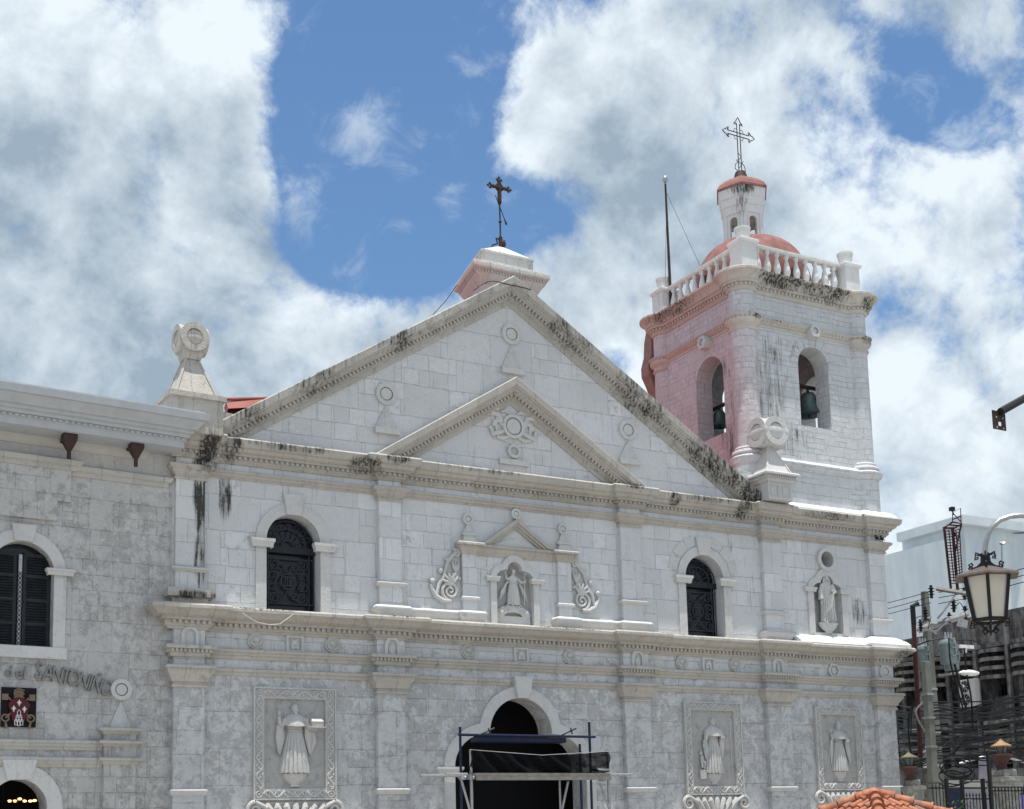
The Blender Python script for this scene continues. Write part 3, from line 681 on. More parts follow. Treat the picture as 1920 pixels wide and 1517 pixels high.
for k, (cx, hw) in enumerate((winL, winR)):
    w_ = trim_arch(cx, hw, 9.2, 11.6, .36, -.06, -.001).build('arched_window', M['trim'], church, label='round-arched window left of the central bay with iron grille' if k == 0 else 'round-arched window right of the central bay, wedge stones showing round its arch')
    wedge(cx, 12.50, 13.22, .25, .37, -.13, .04).build('keystone', M['trim'], w_, smooth=0, bevel=.01)
    mi = MB(); 
    for sx in (-1, 1):
        x0, x1 = cx+sx*hw-sx*.16, cx+sx*(hw+.46); x0, x1 = min(x0, x1), max(x0, x1)
        impost(x0, x1, 11.33, 11.62, -.12, proj=.10).build('impost', M['trim'], w_)
    MB().plate(arch(cx, hw+.02, 9.16, 11.6), [], .62, .66).build('pane', M['glass'], w_, smooth=0)
    MB().box(cx-hw, cx+hw, .40, .52, 11.30, 11.52).build('transom', M['shut'], w_, smooth=0)
    grille(cx, hw, 9.22, 11.5, .46).build('grille', M['iron'], w_)
    if k == 1:   # radiating wedge stones
        for t in (20, 43, 66, 114, 137, 160):
            ra, rb = hw+.42, hw+.42+.42
            P = [(cx+r*cos(R_(a)), 11.6+r*sin(R_(a))) for r, a in ((ra, t-10), (rb, t-9), (rb, t+9), (ra, t+10))]
            MB().plate(P, [], -.03, .03).build('voussoir', M['trim'], w_, smooth=0)
# the two hanging fixtures one sees through the fanlight are left to the dark glass

# --- portal
inn = trefoil(PC, PHW, .0, PZ0, PZ1, PR)[1:]+[trefoil(PC, PHW, .0, PZ0, PZ1, PR)[0]]
W_ = .40
def trefoil_out(cx, hw, z0, zs, z1, r, w_, n=10):
    """outer outline of the surround, vertex for vertex beside the inner one"""
    A, B, Rr = hw-r+w_, z1-zs+w_*.9, r+w_
    t = 0.
    while t < 90:
        x, z = cx+r+A*cos(R_(t)), zs+B*sin(R_(t))
        if (x-cx)**2+(z-z1)**2 <= Rr*Rr: break
        t += .25
    a_ = math.degrees(atan2(z-z1, x-cx))
    L = [(cx+hw+w_, z0)]+arc(cx+r, zs, A, 0, t, n, B)[:-1]+arc(cx, z1, Rr, a_, 180-a_, 2*n)+arc(cx-r, zs, A, 180-t, 180, n, B)[1:]+[(cx-hw-w_, z0)]
    return L
ai = trefoil(PC, PHW, .0, PZ0, PZ1, PR); ai = ai[1:]+ai[:1]
po = ribbon(ai, trefoil_out(PC, PHW, 0, PZ0, PZ1, PR, W_), -.10, -.001).build('portal_surround', M['trim'], church)
wedge(PC+.08, 6.60, 7.38, .26, .38, -.24, .04).build('keystone', M['trim'], po, smooth=0, bevel=.015)
for sx in (-1, 1):
    x0, x1 = PC+sx*(PHW-.14), PC+sx*(PHW+.62); x0, x1 = min(x0, x1), max(x0, x1)
    impost(x0, x1, 3.88, 4.14, -.16, proj=.12).build('impost', M['trim'], po)

# --- oculus and right-hand niche
m = MB().cyl_y(14.92, 12.84, [(.34, -.14), (.34, .05)], 32); m = MB().plate(ringpoly(14.92, 12.84, .50), [ringpoly(14.92, 12.84, .34)], -.14, .04)
m.build('oculus', M['trim'], church)
def niche(cx, hw, z0, zs, z1, r, w_, name, imp_z):
    a = trefoil(cx, hw, z0, zs, z1, r, 6); a = a[1:]+a[:1]
    o = trefoil_out(cx, hw, z0, zs, z1, r, w_, 6)
    nn = ribbon(a, o, -.09, -.001).build(name, M['trim'], church)
    for sx in (-1, 1):
        x0, x1 = cx+sx*(hw-.05), cx+sx*(hw+w_+.12); x0, x1 = min(x0, x1), max(x0, x1)
        impost(x0, x1, imp_z-.18, imp_z, -.11, proj=.08).build('impost', M['trim'], nn)
    return nn
nc = niche(CX-.1, .76, 9.26, 10.95, 11.27, .30, .24, 'central_niche', 10.98)
nr = niche(14.87, .76, 9.66, 11.55, 11.83, .34, .30, 'right_niche', 11.60)

# ------------------------------------------------------------------ carved figures
def figure(h, w_=.30, cape=True, veil=False, pose='friar', folds=17, base=(0, 0, 0), depth=.5):
    """carved figure standing on its hem: robe, cape, arms, head, in one mesh; x to the right, -y forward"""
    m = MB(); bx, by, bz = base; n = 132
    def ring(z, a, fold, dx=0., hem=0.):
        out = []
        for i in range(n):
            t = 2*pi*i/n
            gv = sin(folds*t/2+.35*sin(3*t)); rr = a*(1-2.3*fold*math.exp(-(gv/.42)**2)+fold*.5)
            out.append((bx+dx+rr*cos(t), by-rr*depth*sin(t)*1.0, bz+h*z+hem*cos(folds*t)*h))
        return out
    S_ = [(0.0, .98*w_, .07, .008), (.03, 1.0*w_, .075, .004), (.25, .84*w_, .06, 0), (.45, .66*w_, .05, 0), (.58, .52*w_, .035, 0), (.60, .47*w_, .0, 0), (.62, .50*w_, .0, 0),
          (.70, .60*w_, .015, 0), (.76, .68*w_, .01, 0), (.80, .62*w_, 0, 0), (.83, .42*w_, 0, 0), (.85, .22*w_, 0, 0), (.88, .17*w_, 0, 0)]
    if pose == 'virgin':
        S_ = [(0, .72*w_, .06, .004), (.05, .66*w_, .07, 0), (.25, .60*w_, .08, 0), (.45, .62*w_, .05, 0), (.60, .60*w_, .03, 0), (.72, .62*w_, .01, 0), (.80, .50*w_, 0, 0), (.84, .26*w_, 0, 0), (.88, .17*w_, 0, 0)]
    if pose == 'child':
        S_ = [(0, .62*w_, .06, .0), (.05, .60*w_, .07, 0), (.3, .54*w_, .06, 0), (.5, .45*w_, .04, 0), (.6, .38*w_, .0, 0), (.72, .46*w_, .0, 0), (.78, .42*w_, 0, 0), (.82, .2*w_, 0, 0), (.86, .17*w_, 0, 0)]
    vs = []; 
    for (z, a, f, hm) in S_: vs += ring(z, a, f*1.55, 0, hm)
    k = len(S_)
    m.add(vs, [(j*n+i, j*n+(i+1) % n, (j+1)*n+(i+1) % n, (j+1)*n+i) for j in range(k-1) for i in range(n)]+[tuple(range(n)), tuple(range((k-1)*n, k*n))])
    P = lambda x, y, z: (bx+x*h, by+y*h, bz+z*h)
    H = .062*h
    hc = P(0, -.02, .925)
    m.ball(hc, H, .86, .9, 1.12, 14, 10)
    m.ball((hc[0], hc[1]-H*.85, hc[2]-H*.05), H*.17, 1, 1, 1.6, 6, 5)              # nose
    for sx in (-1, 1):
        m.ball((hc[0]+sx*H*.83, hc[1], hc[2]-H*.05), H*.2, .5, .8, 1.2, 6, 5)        # ears
        m.ball((hc[0]+sx*H*.34, hc[1]-H*.72, hc[2]+H*.22), H*.2, 1.3, .5, .5, 6, 5)  # brow
    m.ball((hc[0], hc[1]-H*.7, hc[2]-H*.5), H*.2, 1.5, .6, .5, 6, 5)
    if pose == 'bearded': m.ball((hc[0], hc[1]-H*.55, hc[2]-H*1.15), H*.55, .8, .6, 1.4, 10, 7)
    if pose in ('friar', 'bearded', 'bishop'): m.tube([(hc[0]+H*.92*cos(q*pi/8), hc[1]+.2*H-H*.6*sin(q*pi/8), hc[2]+H*.45) for q in range(17)], H*.2, 6)
    if cape:
        vs = []; kk = [(.855, .22), (.83, .48), (.79, .74), (.735, .92), (.70, .96), (.695, .90)]
        for z, a in kk:
            for i in range(n):
                t = 2*pi*i/n; rr = a*w_*(1+.012*cos(9*t)); sag = -.04*max(0, sin(t))*(1-abs((.86-z)/.3-.5))
                vs.append((bx+rr*cos(t), by-rr*depth*1.25*sin(t), bz+h*(z+sag*(a/.9))))
        m.add(vs, [(j*n+i, j*n+(i+1) % n, (j+1)*n+(i+1) % n, (j+1)*n+i) for j in range(len(kk)-1) for i in range(n)])
    m.tube([(bx+.5*w_*cos(q*pi/12), by-.5*w_*depth*sin(q*pi/12)*1.05, bz+h*.605) for q in range(25)], .012*h, 6)   # girdle
    def sleeve(pts, r0, r1): m.tube([P(*q) for q in pts], [r0*h+(r1-r0)*h*i/(len(pts)-1) for i in range(len(pts))], 9)
    def hand(c, up):
        m.ball(P(*c), .024*h, 1, .6, 1.2, 8, 6)
        for i in range(4):
            o = (i-1.5)*.010
            m.tube([P(c[0]+o, c[1]-.006, c[2]+.016*up), P(c[0]+o*1.4, c[1]-.012, c[2]+(.046-.004*abs(i-1.5))*up)], .0052*h, 5)
        m.tube([P(c[0]+.02, c[1], c[2]), P(c[0]+.036, c[1]-.008, c[2]+.022*up)], .006*h, 5)
    ws = w_/h
    if pose in ('bearded',):
        sleeve([(-.72*ws, -.02, .76), (-1.0*ws, -.05, .66), (-1.12*ws, -.07, .70), (-1.20*ws, -.09, .80)], .045, .022); hand((-1.20*ws, -.09, .84), 1)
        m.tube([P(-1.05*ws, -.03, .68), P(-1.10*ws, -.03, .5), P(-1.14*ws, -.03, .28)], [.05*h, .055*h, .012*h], 8, flat=.5)   # hanging sleeve
        m.tube([P(-.95*ws, -.02, .68), P(-.92*ws, -.02, .5), P(-1.05*ws, -.02, .26)], [.03*h, .05*h, .01*h], 8, flat=.5)
        sleeve([(.70*ws, -.02, .76), (.85*ws, -.07, .66), (1.15*ws, -.12, .62)], .048, .03); hand((1.25*ws, -.12, .62), 1)
        m.tube([P(.85*ws, -.03, .68), P(.92*ws, -.03, .5), P(.98*ws, -.03, .28)], [.05*h, .06*h, .015*h], 8, flat=.5)
        m.tube([P(1.2*ws, -.03, .60), P(1.3*ws, -.03, .45), P(1.02*ws, -.03, .26)], [.03*h, .035*h, .01*h], 8, flat=.5)
        # model church on the hand
        x0, z0 = bx+1.25*w_, bz+.655*h
        m.box(x0-.10*h, x0+.13*h, by-.20*h, by-.04*h, z0-.015*h, z0+.0*h)
        m.box(x0-.07*h, x0+.10*h, by-.17*h, by-.05*h, z0, z0+.075*h)
        m.add([(x0-.075*h, by-.18*h, z0+.075*h), (x0+.105*h, by-.18*h, z0+.075*h), (x0+.105*h, by-.04*h, z0+.075*h), (x0-.075*h, by-.04*h, z0+.075*h), (x0-.06*h, by-.11*h, z0+.125*h), (x0+.09*h, by-.11*h, z0+.125*h)], [(0, 1, 5, 4), (2, 3, 4, 5), (0, 4, 3), (1, 2, 5)])
        m.box(x0-.05*h, x0-.02*h, by-.175*h, by-.05*h, z0+.02*h, z0+.05*h); m.box(x0+.0*h, x0+.03*h, by-.175*h, by-.05*h, z0+.02*h, z0+.05*h); m.box(x0+.05*h, x0+.08*h, by-.175*h, by-.05*h, z0+.02*h, z0+.05*h)
    if pose == 'friar':
        sleeve([(-.66*ws, -.02, .76), (-.92*ws, -.05, .62), (-1.22*ws, -.07, .52)], .05, .025); hand((-1.28*ws, -.08, .50), -1)
        m.tube([P(-.95*ws, -.03, .60), P(-.86*ws, -.02, .42), P(-.88*ws, -.02, .24)], [.05*h, .055*h, .01*h], 8, flat=.5)
        sleeve([(.66*ws, -.02, .76), (.86*ws, -.08, .63), (.55*ws, -.14, .63)], .05, .03); hand((.45*ws, -.15, .63), 1)
        m.tube([P(.82*ws, -.05, .62), P(.86*ws, -.03, .45), P(.92*ws, -.02, .27)], [.05*h, .055*h, .01*h], 8, flat=.5)
        # crosier
        m.tube([P(2.05*ws, 0, .0), P(1.95*ws, 0, .4), P(2.05*ws, 0, .93)], .011*h, 6)
        m.tube([P(2.05*ws-.045+.05*(1-q/16)*cos(q*pi/6), 0, .94+.055*(1-q/18)*sin(q*pi/6)) for q in range(15)], .011*h, 6)
        # cherub with a branch, small block below
        m.ball(P(-1.45*ws, -.03, .36), .035*h, 1, .8, 1.1, 8, 6); m.ball(P(-1.35*ws, -.03, .26), .04*h, 1, .7, 1.6, 8, 6)
        m.tube([P(-1.35*ws, -.03, .22), P(-1.1*ws, -.05, .19), P(-1.15*ws, -.03, .06)], [.028*h, .024*h, .014*h], 7)
        m.tube([P(-1.4*ws, -.03, .22), P(-1.4*ws, -.05, .1)], [.028*h, .016*h], 7)
        m.box(bx-1.62*w_, bx-1.0*w_, by-.05*h, by+.06*h, bz-.10*h, bz+.06*h)
        for q in ((-1.6, .66, -1.1, .86), (-1.35, .75, -1.55, .9), (-1.3, .8, -1.1, .82), (-1.6, .7, -1.2, .72)): m.tube([P(q[0]*ws, 0, q[1]), P(q[2]*ws, 0, q[3])], .009*h, 5)
    if pose == 'bishop':
        m.add([P(-.045, -.05, .975), P(.045, -.05, .975), P(.045, .02, .975), P(-.045, .02, .975), P(0, -.015, 1.07)], [(0, 1, 4), (1, 2, 4), (2, 3, 4), (3, 0, 4)])
        sleeve([(-.66*ws, -.02, .76), (-.95*ws, -.05, .66), (-1.15*ws, -.07, .78)], .045, .022); hand((-1.2*ws, -.08, .82), 1)
        m.tube([P(-.95*ws, -.03, .64), P(-1.0*ws, -.02, .45), P(-1.1*ws, -.02, .14)], [.04*h, .05*h, .012*h], 8, flat=.5)
        sleeve([(.66*ws, -.02, .76), (.86*ws, -.08, .62), (.60*ws, -.13, .60)], .05, .028); hand((.5*ws, -.14, .60), 1)
        m.tube([P(.85*ws, -.04, .62), P(1.1*ws, -.03, .4), P(1.35*ws, -.02, .14)], [.05*h, .06*h, .014*h], 8, flat=.5)
        m.tube([P(-1.25*ws, 0, -.0), P(-1.2*ws, 0, .9)], .010*h, 6); m.tube([P(-1.5*ws, 0, .86), P(-.95*ws, 0, .82)], .010*h, 6)
    if pose == 'virgin':
        m.tube([(hc[0]+H*1.45*cos(q*pi/12), hc[1]+H*.5, hc[2]+H*1.45*sin(q*pi/12)) for q in range(25)], H*.14, 6)
        for sx in (-1, 1): m.tube([P(sx*.055, -.0, .96), P(sx*.066, -.02, .88), P(sx*.09, -.03, .79)], [.022*h, .03*h, .02*h], 8)
        m.ball((hc[0], hc[1]+H*.2, hc[2]+H*.2), H*1.12, .95, .9, 1.1, 12, 8)
        m.tube([P(-.50*ws, -.03, .78), P(-.78*ws, -.05, .62), P(-.80*ws, -.06, .46)], [.045*h, .05*h, .055*h], 9); hand((-.80*ws, -.07, .39), -1)
        m.tube([P(.50*ws, -.03, .78), P(.72*ws, -.07, .62), P(.35*ws, -.12, .62)], [.045*h, .045*h, .03*h], 9); hand((.22*ws, -.13, .64), 1)
        for i in range(6):      # diagonal drapery
            t = i/5
            m.tube([P((-.55+.05*i)*ws, -.10*depth, .12+.06*i), P((-.05+.06*i)*ws, -.17, .30+.055*i), P((.35+.02*i)*ws, -.12, .52+.02*i)], [.004*h, .011*h, .005*h], 6)
        m.tube([P(.35*ws, -.12, .52), P(.30*ws, -.13, .25), P(.5*ws, -.11, .02)], .02*h, 6); m.tube([P(.1*ws, -.15, .45), P(.02*ws, -.16, .2), P(.1*ws, -.14, .02)], .016*h, 6)
    if pose == 'child':
        sleeve([(-.40*ws, -.02, .73), (-.72*ws, -.06, .70), (-.86*ws, -.08, .82)], .045, .02); hand((-.88*ws, -.08, .87), 1)
        sleeve([(.40*ws, -.02, .73), (.66*ws, -.08, .62), (.98*ws, -.1, .64)], .045, .022); hand((1.02*ws, -.1, .66), 1)
        m.tube([P(.92*ws, -.08, 0.02), P(1.06*ws, -.08, .95)], .012*h, 6); m.tube([P(.9*ws, -.08, .87), P(1.22*ws, -.08, .87)], .012*h, 6)
        for sx in (-1, 1):
            for i in range(4): m.tube([P(sx*.36*ws, .0, .74), P(sx*(.8+.12*i)*ws, .0, .5-.05*i), P(sx*(1.0+.16*i)*ws*.9, .0, .30-.06*i)], [.02*h, .03*h, .012*h], 6, flat=.6)
        m.tube([P(.09*cos(q*pi/8), .02, .93+.09*sin(q*pi/8)) for q in range(17)], .008*h, 5)
    for sx in (-1, 1): m.ball(P(sx*.07, -.06, -.01), .035*h, .8, 1.3, .45, 8, 5)     # feet
    return m
def bowl(cx, cz, h, r, y=-.02, flute=14):
    m = MB(); n = 36
    prof = [(.42, 0), (.40, .12), (.36, .2), (.55, .3), (.85, .62), (.98, .86), (1.04, .9), (1.04, 1.0), (.8, 1.02)]
    vs = []
    for (a, z) in prof:
        for i in range(n):
            t = 2*pi*i/n; f = 1+(.05*cos(flute*t) if .25 < z < .88 else 0)
            vs.append((cx+r*a*f*cos(t), y-r*.42*a*f*sin(t), cz+h*z))
    m.add(vs, [(j*n+i, j*n+(i+1) % n, (j+1)*n+(i+1) % n, (j+1)*n+i) for j in range(len(prof)-1) for i in range(n)]+[tuple(range(n)), tuple(range((len(prof)-1)*n, len(prof)*n))])
    return m
def scrollborder(m, x0, x1, z0, z1, y, vert, r=.036, seed=0):
    """running carved scroll inside a strip"""
    L = (z1-z0) if vert else (x1-x0); wd = (x1-x0) if vert else (z1-z0)
    n = max(2, int(round(L/(wd*1.05)))); st = L/n; A = wd*.30
    def P(s, t): return ((x0+x1)/2+t, y, z0+s) if vert else (x0+s, y, (z0+z1)/2+t)
    pts = [P(L*i/(n*10), A*1.15*sin(pi*(i/10.))) for i in range(n*10+1)]
    m.tube(pts, r, 6)
    for k in range(n):
        sg = -1 if k % 2 == 0 else 1
        c = (k+.5)*st
        m.tube([P(c+(.30*wd*(1-i/20.))*cos(sg*(pi/2+i/20*pi*2.7)), sg*.12*wd*-1*-1*(-1)+(.30*wd*(1-i/20.))*sin(sg*(pi/2+i/20*pi*2.7))) for i in range(17)], [r*(1-.4*i/16) for i in range(17)], 6)
        q = P(c-.34*st, sg*.30*wd); m.ball(q, wd*.10, 1.2, .7, 1, 7, 5)
        q = P(c+.34*st, sg*.28*wd); m.ball(q, wd*.085, 1, .7, 1.2, 7, 5)
        m.tube([P(c-.1*st, sg*.40*wd), P(c+.15*st, sg*.30*wd), P(c+.3*st, sg*.40*wd)], [r*.4, r*1.1, r*.4], 6)
def panel(x0, x1, z0, z1, fw, pose, lab, fig_w, ph, mat='relief'):
    cx = (x0+x1)/2
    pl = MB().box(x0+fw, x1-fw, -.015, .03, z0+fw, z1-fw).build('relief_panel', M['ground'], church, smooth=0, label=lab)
    m = MB(); e = .045
    m.plate([(x0, z0), (x1, z0), (x1, z1), (x0, z1)], [[(x0+fw, z0+fw), (x0+fw, z1-fw), (x1-fw, z1-fw), (x1-fw, z0+fw)]], -.10, .02)
    q_ = .006
    for (a, b, c, d) in ((x0-q_, x1+q_, z0-q_, z0+e), (x0-q_, x1+q_, z1-e, z1+q_)): m.box(a, b, -.15, -.01, c, d)
    for (a, b) in ((x0-q_, x0+e), (x1-e, x1+q_)): m.box(a, b, -.148, -.012, z0+e-.002, z1-e+.002)
    y = -.115
    scrollborder(m, x0+e, x0+fw-.02, z0+fw*.9, z1-fw*.9, y, True)
    scrollborder(m, x1-fw+.02, x1-e, z0+fw*.9, z1-fw*.9, y, True)
    scrollborder(m, x0+fw*.9, x1-fw*.9, z1-fw+.02, z1-e, y, False); scrollborder(m, x0+fw*.9, x1-fw*.9, z0+e, z0+fw-.02, y, False)
    for px in (x0+fw/2, x1-fw/2, cx):
        for pz in (z0+fw/2, z1-fw/2):
            m.tube([(px+.1*cos(q*pi/6), y, pz+.1*sin(q*pi/6)) for q in range(13)], .028, 6); m.ball((px, y, pz), .05, 1, .6, 1, 8, 5)
    m.build('carved_frame', M[mat], pl)
    zb = z0+fw+.06; bh = (z1-z0)*.115
    bowl(cx, zb, bh, fig_w*.80, -.03).build('figure_base', M[mat], pl)
    figure(ph, fig_w, True, pose=pose, base=(cx, -.03, zb+bh+.02), depth=.52).build('carved_friar', M[mat], pl)
    # shell bracket under the frame
    m = MB(); zt = z0-.06; hw = (x1-x0)/2+.18
    for sx in (-1, 1):
        sp = spiral(cx+sx*(hw-.22), zt-.26, .26, .04, 90, sx*-1.6 if sx > 0 else 1.6, 30, -.12)
        m.tube(sp, [.075*(1-.5*i/30) for i in range(31)], 8)
        m.tube([(cx+sx*(hw-.24), -.12, zt-.0), (cx+sx*(hw-.62), -.12, zt-.2), (cx+sx*(hw*.42), -.10, zt-.75), (cx+sx*.25, -.08, zt-1.15)], [.07, .09, .08, .04], 8)
    nl = 7
    for i in range(nl):
        t = (i-(nl-1)/2)/((nl-1)/2); xa = cx+t*hw*.60
        m.tube([(cx+t*.22, -.06, zt-1.15), (cx+t*hw*.34, -.10, zt-.6), (xa, -.13, zt-.16), (xa, -.12, zt-.04)], [.05, .09, .115, .06], 8)
        m.tube([(cx+t*.22, -.12, zt-1.1), (cx+t*hw*.35, -.16, zt-.6), (xa, -.19, zt-.18)], .02, 6)
    m.plate([(cx-hw*.75, zt), (cx-.3, zt-1.25), (cx+.3, zt-1.25), (cx+hw*.75, zt)], [], -.05, .02)
    m.build('shell_bracket', M[mat], pl)
    return pl
PD_ = .42
panel(-9.76, -6.95, 3.07, 6.70, .36, 'bearded', 'framed carving of a bearded friar holding a model church, left of the portal', .50, 2.28)
panel(7.25, 9.97, 3.12, 6.69, .33, 'friar', 'framed carving of a shaven friar with a crosier at his side, right of the portal', .44, 2.15)
panel(13.80, 16.24, 3.26, 6.63, .30, 'bishop', 'framed carving of a figure in a pointed cap, beside the right-hand corner pilaster', .42, 1.98)
# figures in the niches
figure(2.02, .50, False, pose='virgin', base=(14.87, .02, 10.20), depth=.5).build('carved_veiled_woman', M['reliefw'], nr)
bowl(14.87, 9.72, .44, .48, .0).build('figure_base', M['reliefw'], nr)
figure(1.32, .42, False, pose='child', base=(CX-.08, .10, 10.02), depth=.45).build('carved_child_with_staff', M['reliefw'], nc)
m = MB()
for i in range(9):
    a = pi*(i+.5)/9; m.ball((CX-.1+.55*cos(a), .12, 9.62+.26*sin(a)), .17, 1.2, .5, .9, 9, 6)
for sx in (-1, 1): m.ball((CX-.1+sx*.52, .06, 9.72), .11, 1, .8, 1.1, 9, 7); m.tube(spiral(CX-.1+sx*.3, 9.85, .14, .03, 90, sx*1.3, 20, .05), .035, 6)
m.box(CX-.1-.7, CX-.1+.7, .1, .2, 9.28, 9.6); m.build('cloud_base', M['reliefw'], nc)

# --- aedicule around the central niche
ep = [(CX-2.25, .03), (CX-2.25, -.15), (CX-1.69, -.15), (CX-1.69, 0), (CX+1.69, 0), (CX+1.69, -.15), (CX+2.25, -.15), (CX+2.25, .03)]
m = MB().sweep(ep, [(-.02, 11.70), (.04, 11.70), (.07, 11.78), (.12, 11.84), (.18, 11.92), (.18, 11.98), (.25, 12.0), (.25, 12.07), (.2, 12.11), (-.02, 12.14)])
m.dentils(ep[:4], .15, .215, 11.92, 11.985, .06, .05); m.dentils(ep[4:], .15, .215, 11.92, 11.985, .06, .05)
aed = m.build('niche_entablature', M['mould'], church)
for sx in (-1, 1):
    a, b = CX+sx*1.97-.28, CX+sx*1.97+.28
    MB().box(a, b, -.15, .04, 9.6, 11.78).sweep([(a-.003, .03), (a-.003, -.153), (b+.003, -.153), (b+.003, .03)], [(-.02, 10.02), (.03, 10.02), (.08, 10.07), (.08, 10.13), (.03, 10.17), (-.02, 10.18)]).build('niche_pilaster', M['wall'], aed, smooth=0)
m = MB(); k0 = 1.0
for sx in (-1, 1):
    for (t0, t1, y0) in ((0, .13, .24), (.13, .22, .17), (.22, .30, .10)):
        sl = .70; n_ = sqrt(1+sl*sl)
        za = 13.16; ze = 12.12
        A = (CX, za-t0*n_); B = (CX, za-t1*n_)
        e0 = (za-t0*n_-ze)/sl; e1 = (za-t1*n_-ze)/sl
        m.plate([A, B, (CX+sx*e1, ze), (CX+sx*e0, ze)], [], -y0, .03)
m.build('small_pediment', M['mould'], aed)
m = MB().plate([(CX-1.0, 12.12), (CX+1.0, 12.12), (CX+.5, 12.33), (CX, 12.45), (CX-.5, 12.33)], [], -.06, .02); m.build('tympanum', M['trim'], aed, smooth=0)
def ringdisc(m, cx, cz, R, r, y0, y1, boss=True, n=28):
    """flat stone ring with a raised boss"""
    m.plate(ringpoly(cx, cz, R, n), [ringpoly(cx, cz, r, n)], y0, y1)
    if boss: m.cyl_y(cx, cz, [(r*.86, y1), (r*.86, y0+.03), (r*.80, y0+.015)], n)
    m.cyl_y(cx, cz, [(r+.005, y1+.004), (r+.005, y0+(y1-y0)*.75)], n)
    return m
m = ringdisc(MB(), CX, 13.36, .20, .11, -.14, .02); m.build('ring_finial', M['trim'], aed)
for sx in (-1, 1):
    c = CX+sx*1.97
    m = ringdisc(MB(), c, 12.98, .21, .12, -.14, .02)
    m.plate([(c-.20, 12.46), (c+.20, 12.46), (c+.05, 12.80), (c-.05, 12.80)], [], -.12, .02)
    m.box(c-.27, c+.27, -.2, .02, 12.38, 12.46).box(c-.20, c+.20, -.17, .02, 12.30, 12.38).frust(c, -.08, 12.12, 12.30, .27, .22, .14, .12)
    m.build('obelisk_finial', M['trim'], aed)
# leafy scroll wings
def wing(sx):
    m = MB(); c = CX+sx*2.30
    X = lambda u: c+sx*u
    y = -.08
    # big lower volute
    m.tube([(X(.42+(.36*(1-i/34.))*cos(-pi*.5-i/34*pi*4.6)*-1), y-.02*i/34, 10.32+(.36*(1-i/34.))*sin(-pi*.5-i/34*pi*4.6)) for i in range(33)], [.075*(1-.55*i/32) for i in range(33)], 8)
    m.tube([(X(.42), y, 9.96), (X(.70), y, 9.96), (X(.98), y, 10.10), (X(1.14), y, 10.36), (X(1.18), y, 10.52)], [.08, .10, .09, .07, .05], 8)
    m.ball((X(1.12), y-.02, 10.64), .10, 1, .7, 1, 9, 6)
    # stem rising inward
    m.tube([(X(.95), y, 10.15), (X(.86), y, 10.55), (X(.66), y, 10.85), (X(.62), y, 11.05), (X(.52), y, 11.35), (X(.36), y, 11.55), (X(.18), y, 11.72)], [.05, .075, .07, .06, .06, .07, .06], 8)
    m.ball((X(.80), y-.02, 11.02), .10, 1, .8, 1.1, 9, 6)
    m.tube([(X(.16+(.15*(1-i/22.))*cos(pi*.2+i/22*pi*3.4)), y-.02, 11.70+(.15*(1-i/22.))*sin(pi*.2+i/22*pi*3.4)) for i in range(21)], [.05*(1-.4*i/20) for i in range(21)], 8)
    m.tube([(X(.36), y, 11.50), (X(.56), y, 11.44), (X(.66), y, 11.50)], [.06, .05, .02], 7)
    # leaves fanning from the volute
    for i, (a, L) in enumerate(((60, .46), (82, .50), (104, .52), (128, .5), (30, .38))):
        bx_, bz_ = .42, 10.55
        ca, sa = cos(R_(a)), sin(R_(a))
        m.tube([(X(bx_), y, bz_-.1), (X(bx_+ca*L*.5-.04), y-.03, bz_+sa*L*.45), (X(bx_+ca*L), y-.03, bz_+sa*L*.8), (X(bx_+ca*L*1.15), y, bz_+sa*L*.72)], [.03, .065, .055, .015], 7)
    # lily
    for a in (62, 90, 118): m.tube([(X(.20), y, 10.98), (X(.20+.16*cos(R_(a))), y-.03, 10.98+.2), (X(.20+.30*cos(R_(a))), y, 10.98+.46)], [.035, .065, .012], 7)
    m.ball((X(.24), y-.02, 10.92), .08, 1, .8, 1, 8, 6); m.ball((X(.06), y-.02, 10.80), .07, 1, .8, 1, 8, 6)
    m.plate([(X(0), 10.0), (X(.5), 9.98), (X(1.15), 10.2), (X(.7), 10.9), (X(.5), 11.4), (X(.1), 11.75), (X(0), 11.75)][::int(sx)], [], -.03, .02)
    m.build('scroll_wing', M['reliefw'], aed)
wing(-1); wing(1)

# --- ring-and-obelisk reliefs on the big pediment
for (cx, zc, zb, h_) in ((CX+.02, 20.22, 18.72, 1), (-4.97, 17.19, 15.79, 1), (5.19, 17.19, 15.86, 1)):
    m = ringdisc(MB(), cx, zc, .40, .25, -.10, .02)
    m.add([(cx-.44, -.02, zb+.16), (cx+.44, -.02, zb+.16), (cx, -.04, zc-.42), (cx-.05, -.20, zb+.16), (cx-.44, .02, zb+.16), (cx+.44, .02, zb+.16)], [(0, 3, 2), (3, 1, 2), (0, 1, 3), (4, 5, 2)])
    m.box(cx-.46, cx+.46, -.18, .02, zb-.06, zb+.16)
    m.build('ring_and_obelisk_relief', M['trim'], church, label={0: 'ring above an obelisk, carved at the top of the large pediment', -1: 'ring above an obelisk, carved left of the inner pediment', 1: 'ring above an obelisk, carved right of the inner pediment'}[0 if abs(cx) < 1 else (-1 if cx < 0 else 1)])
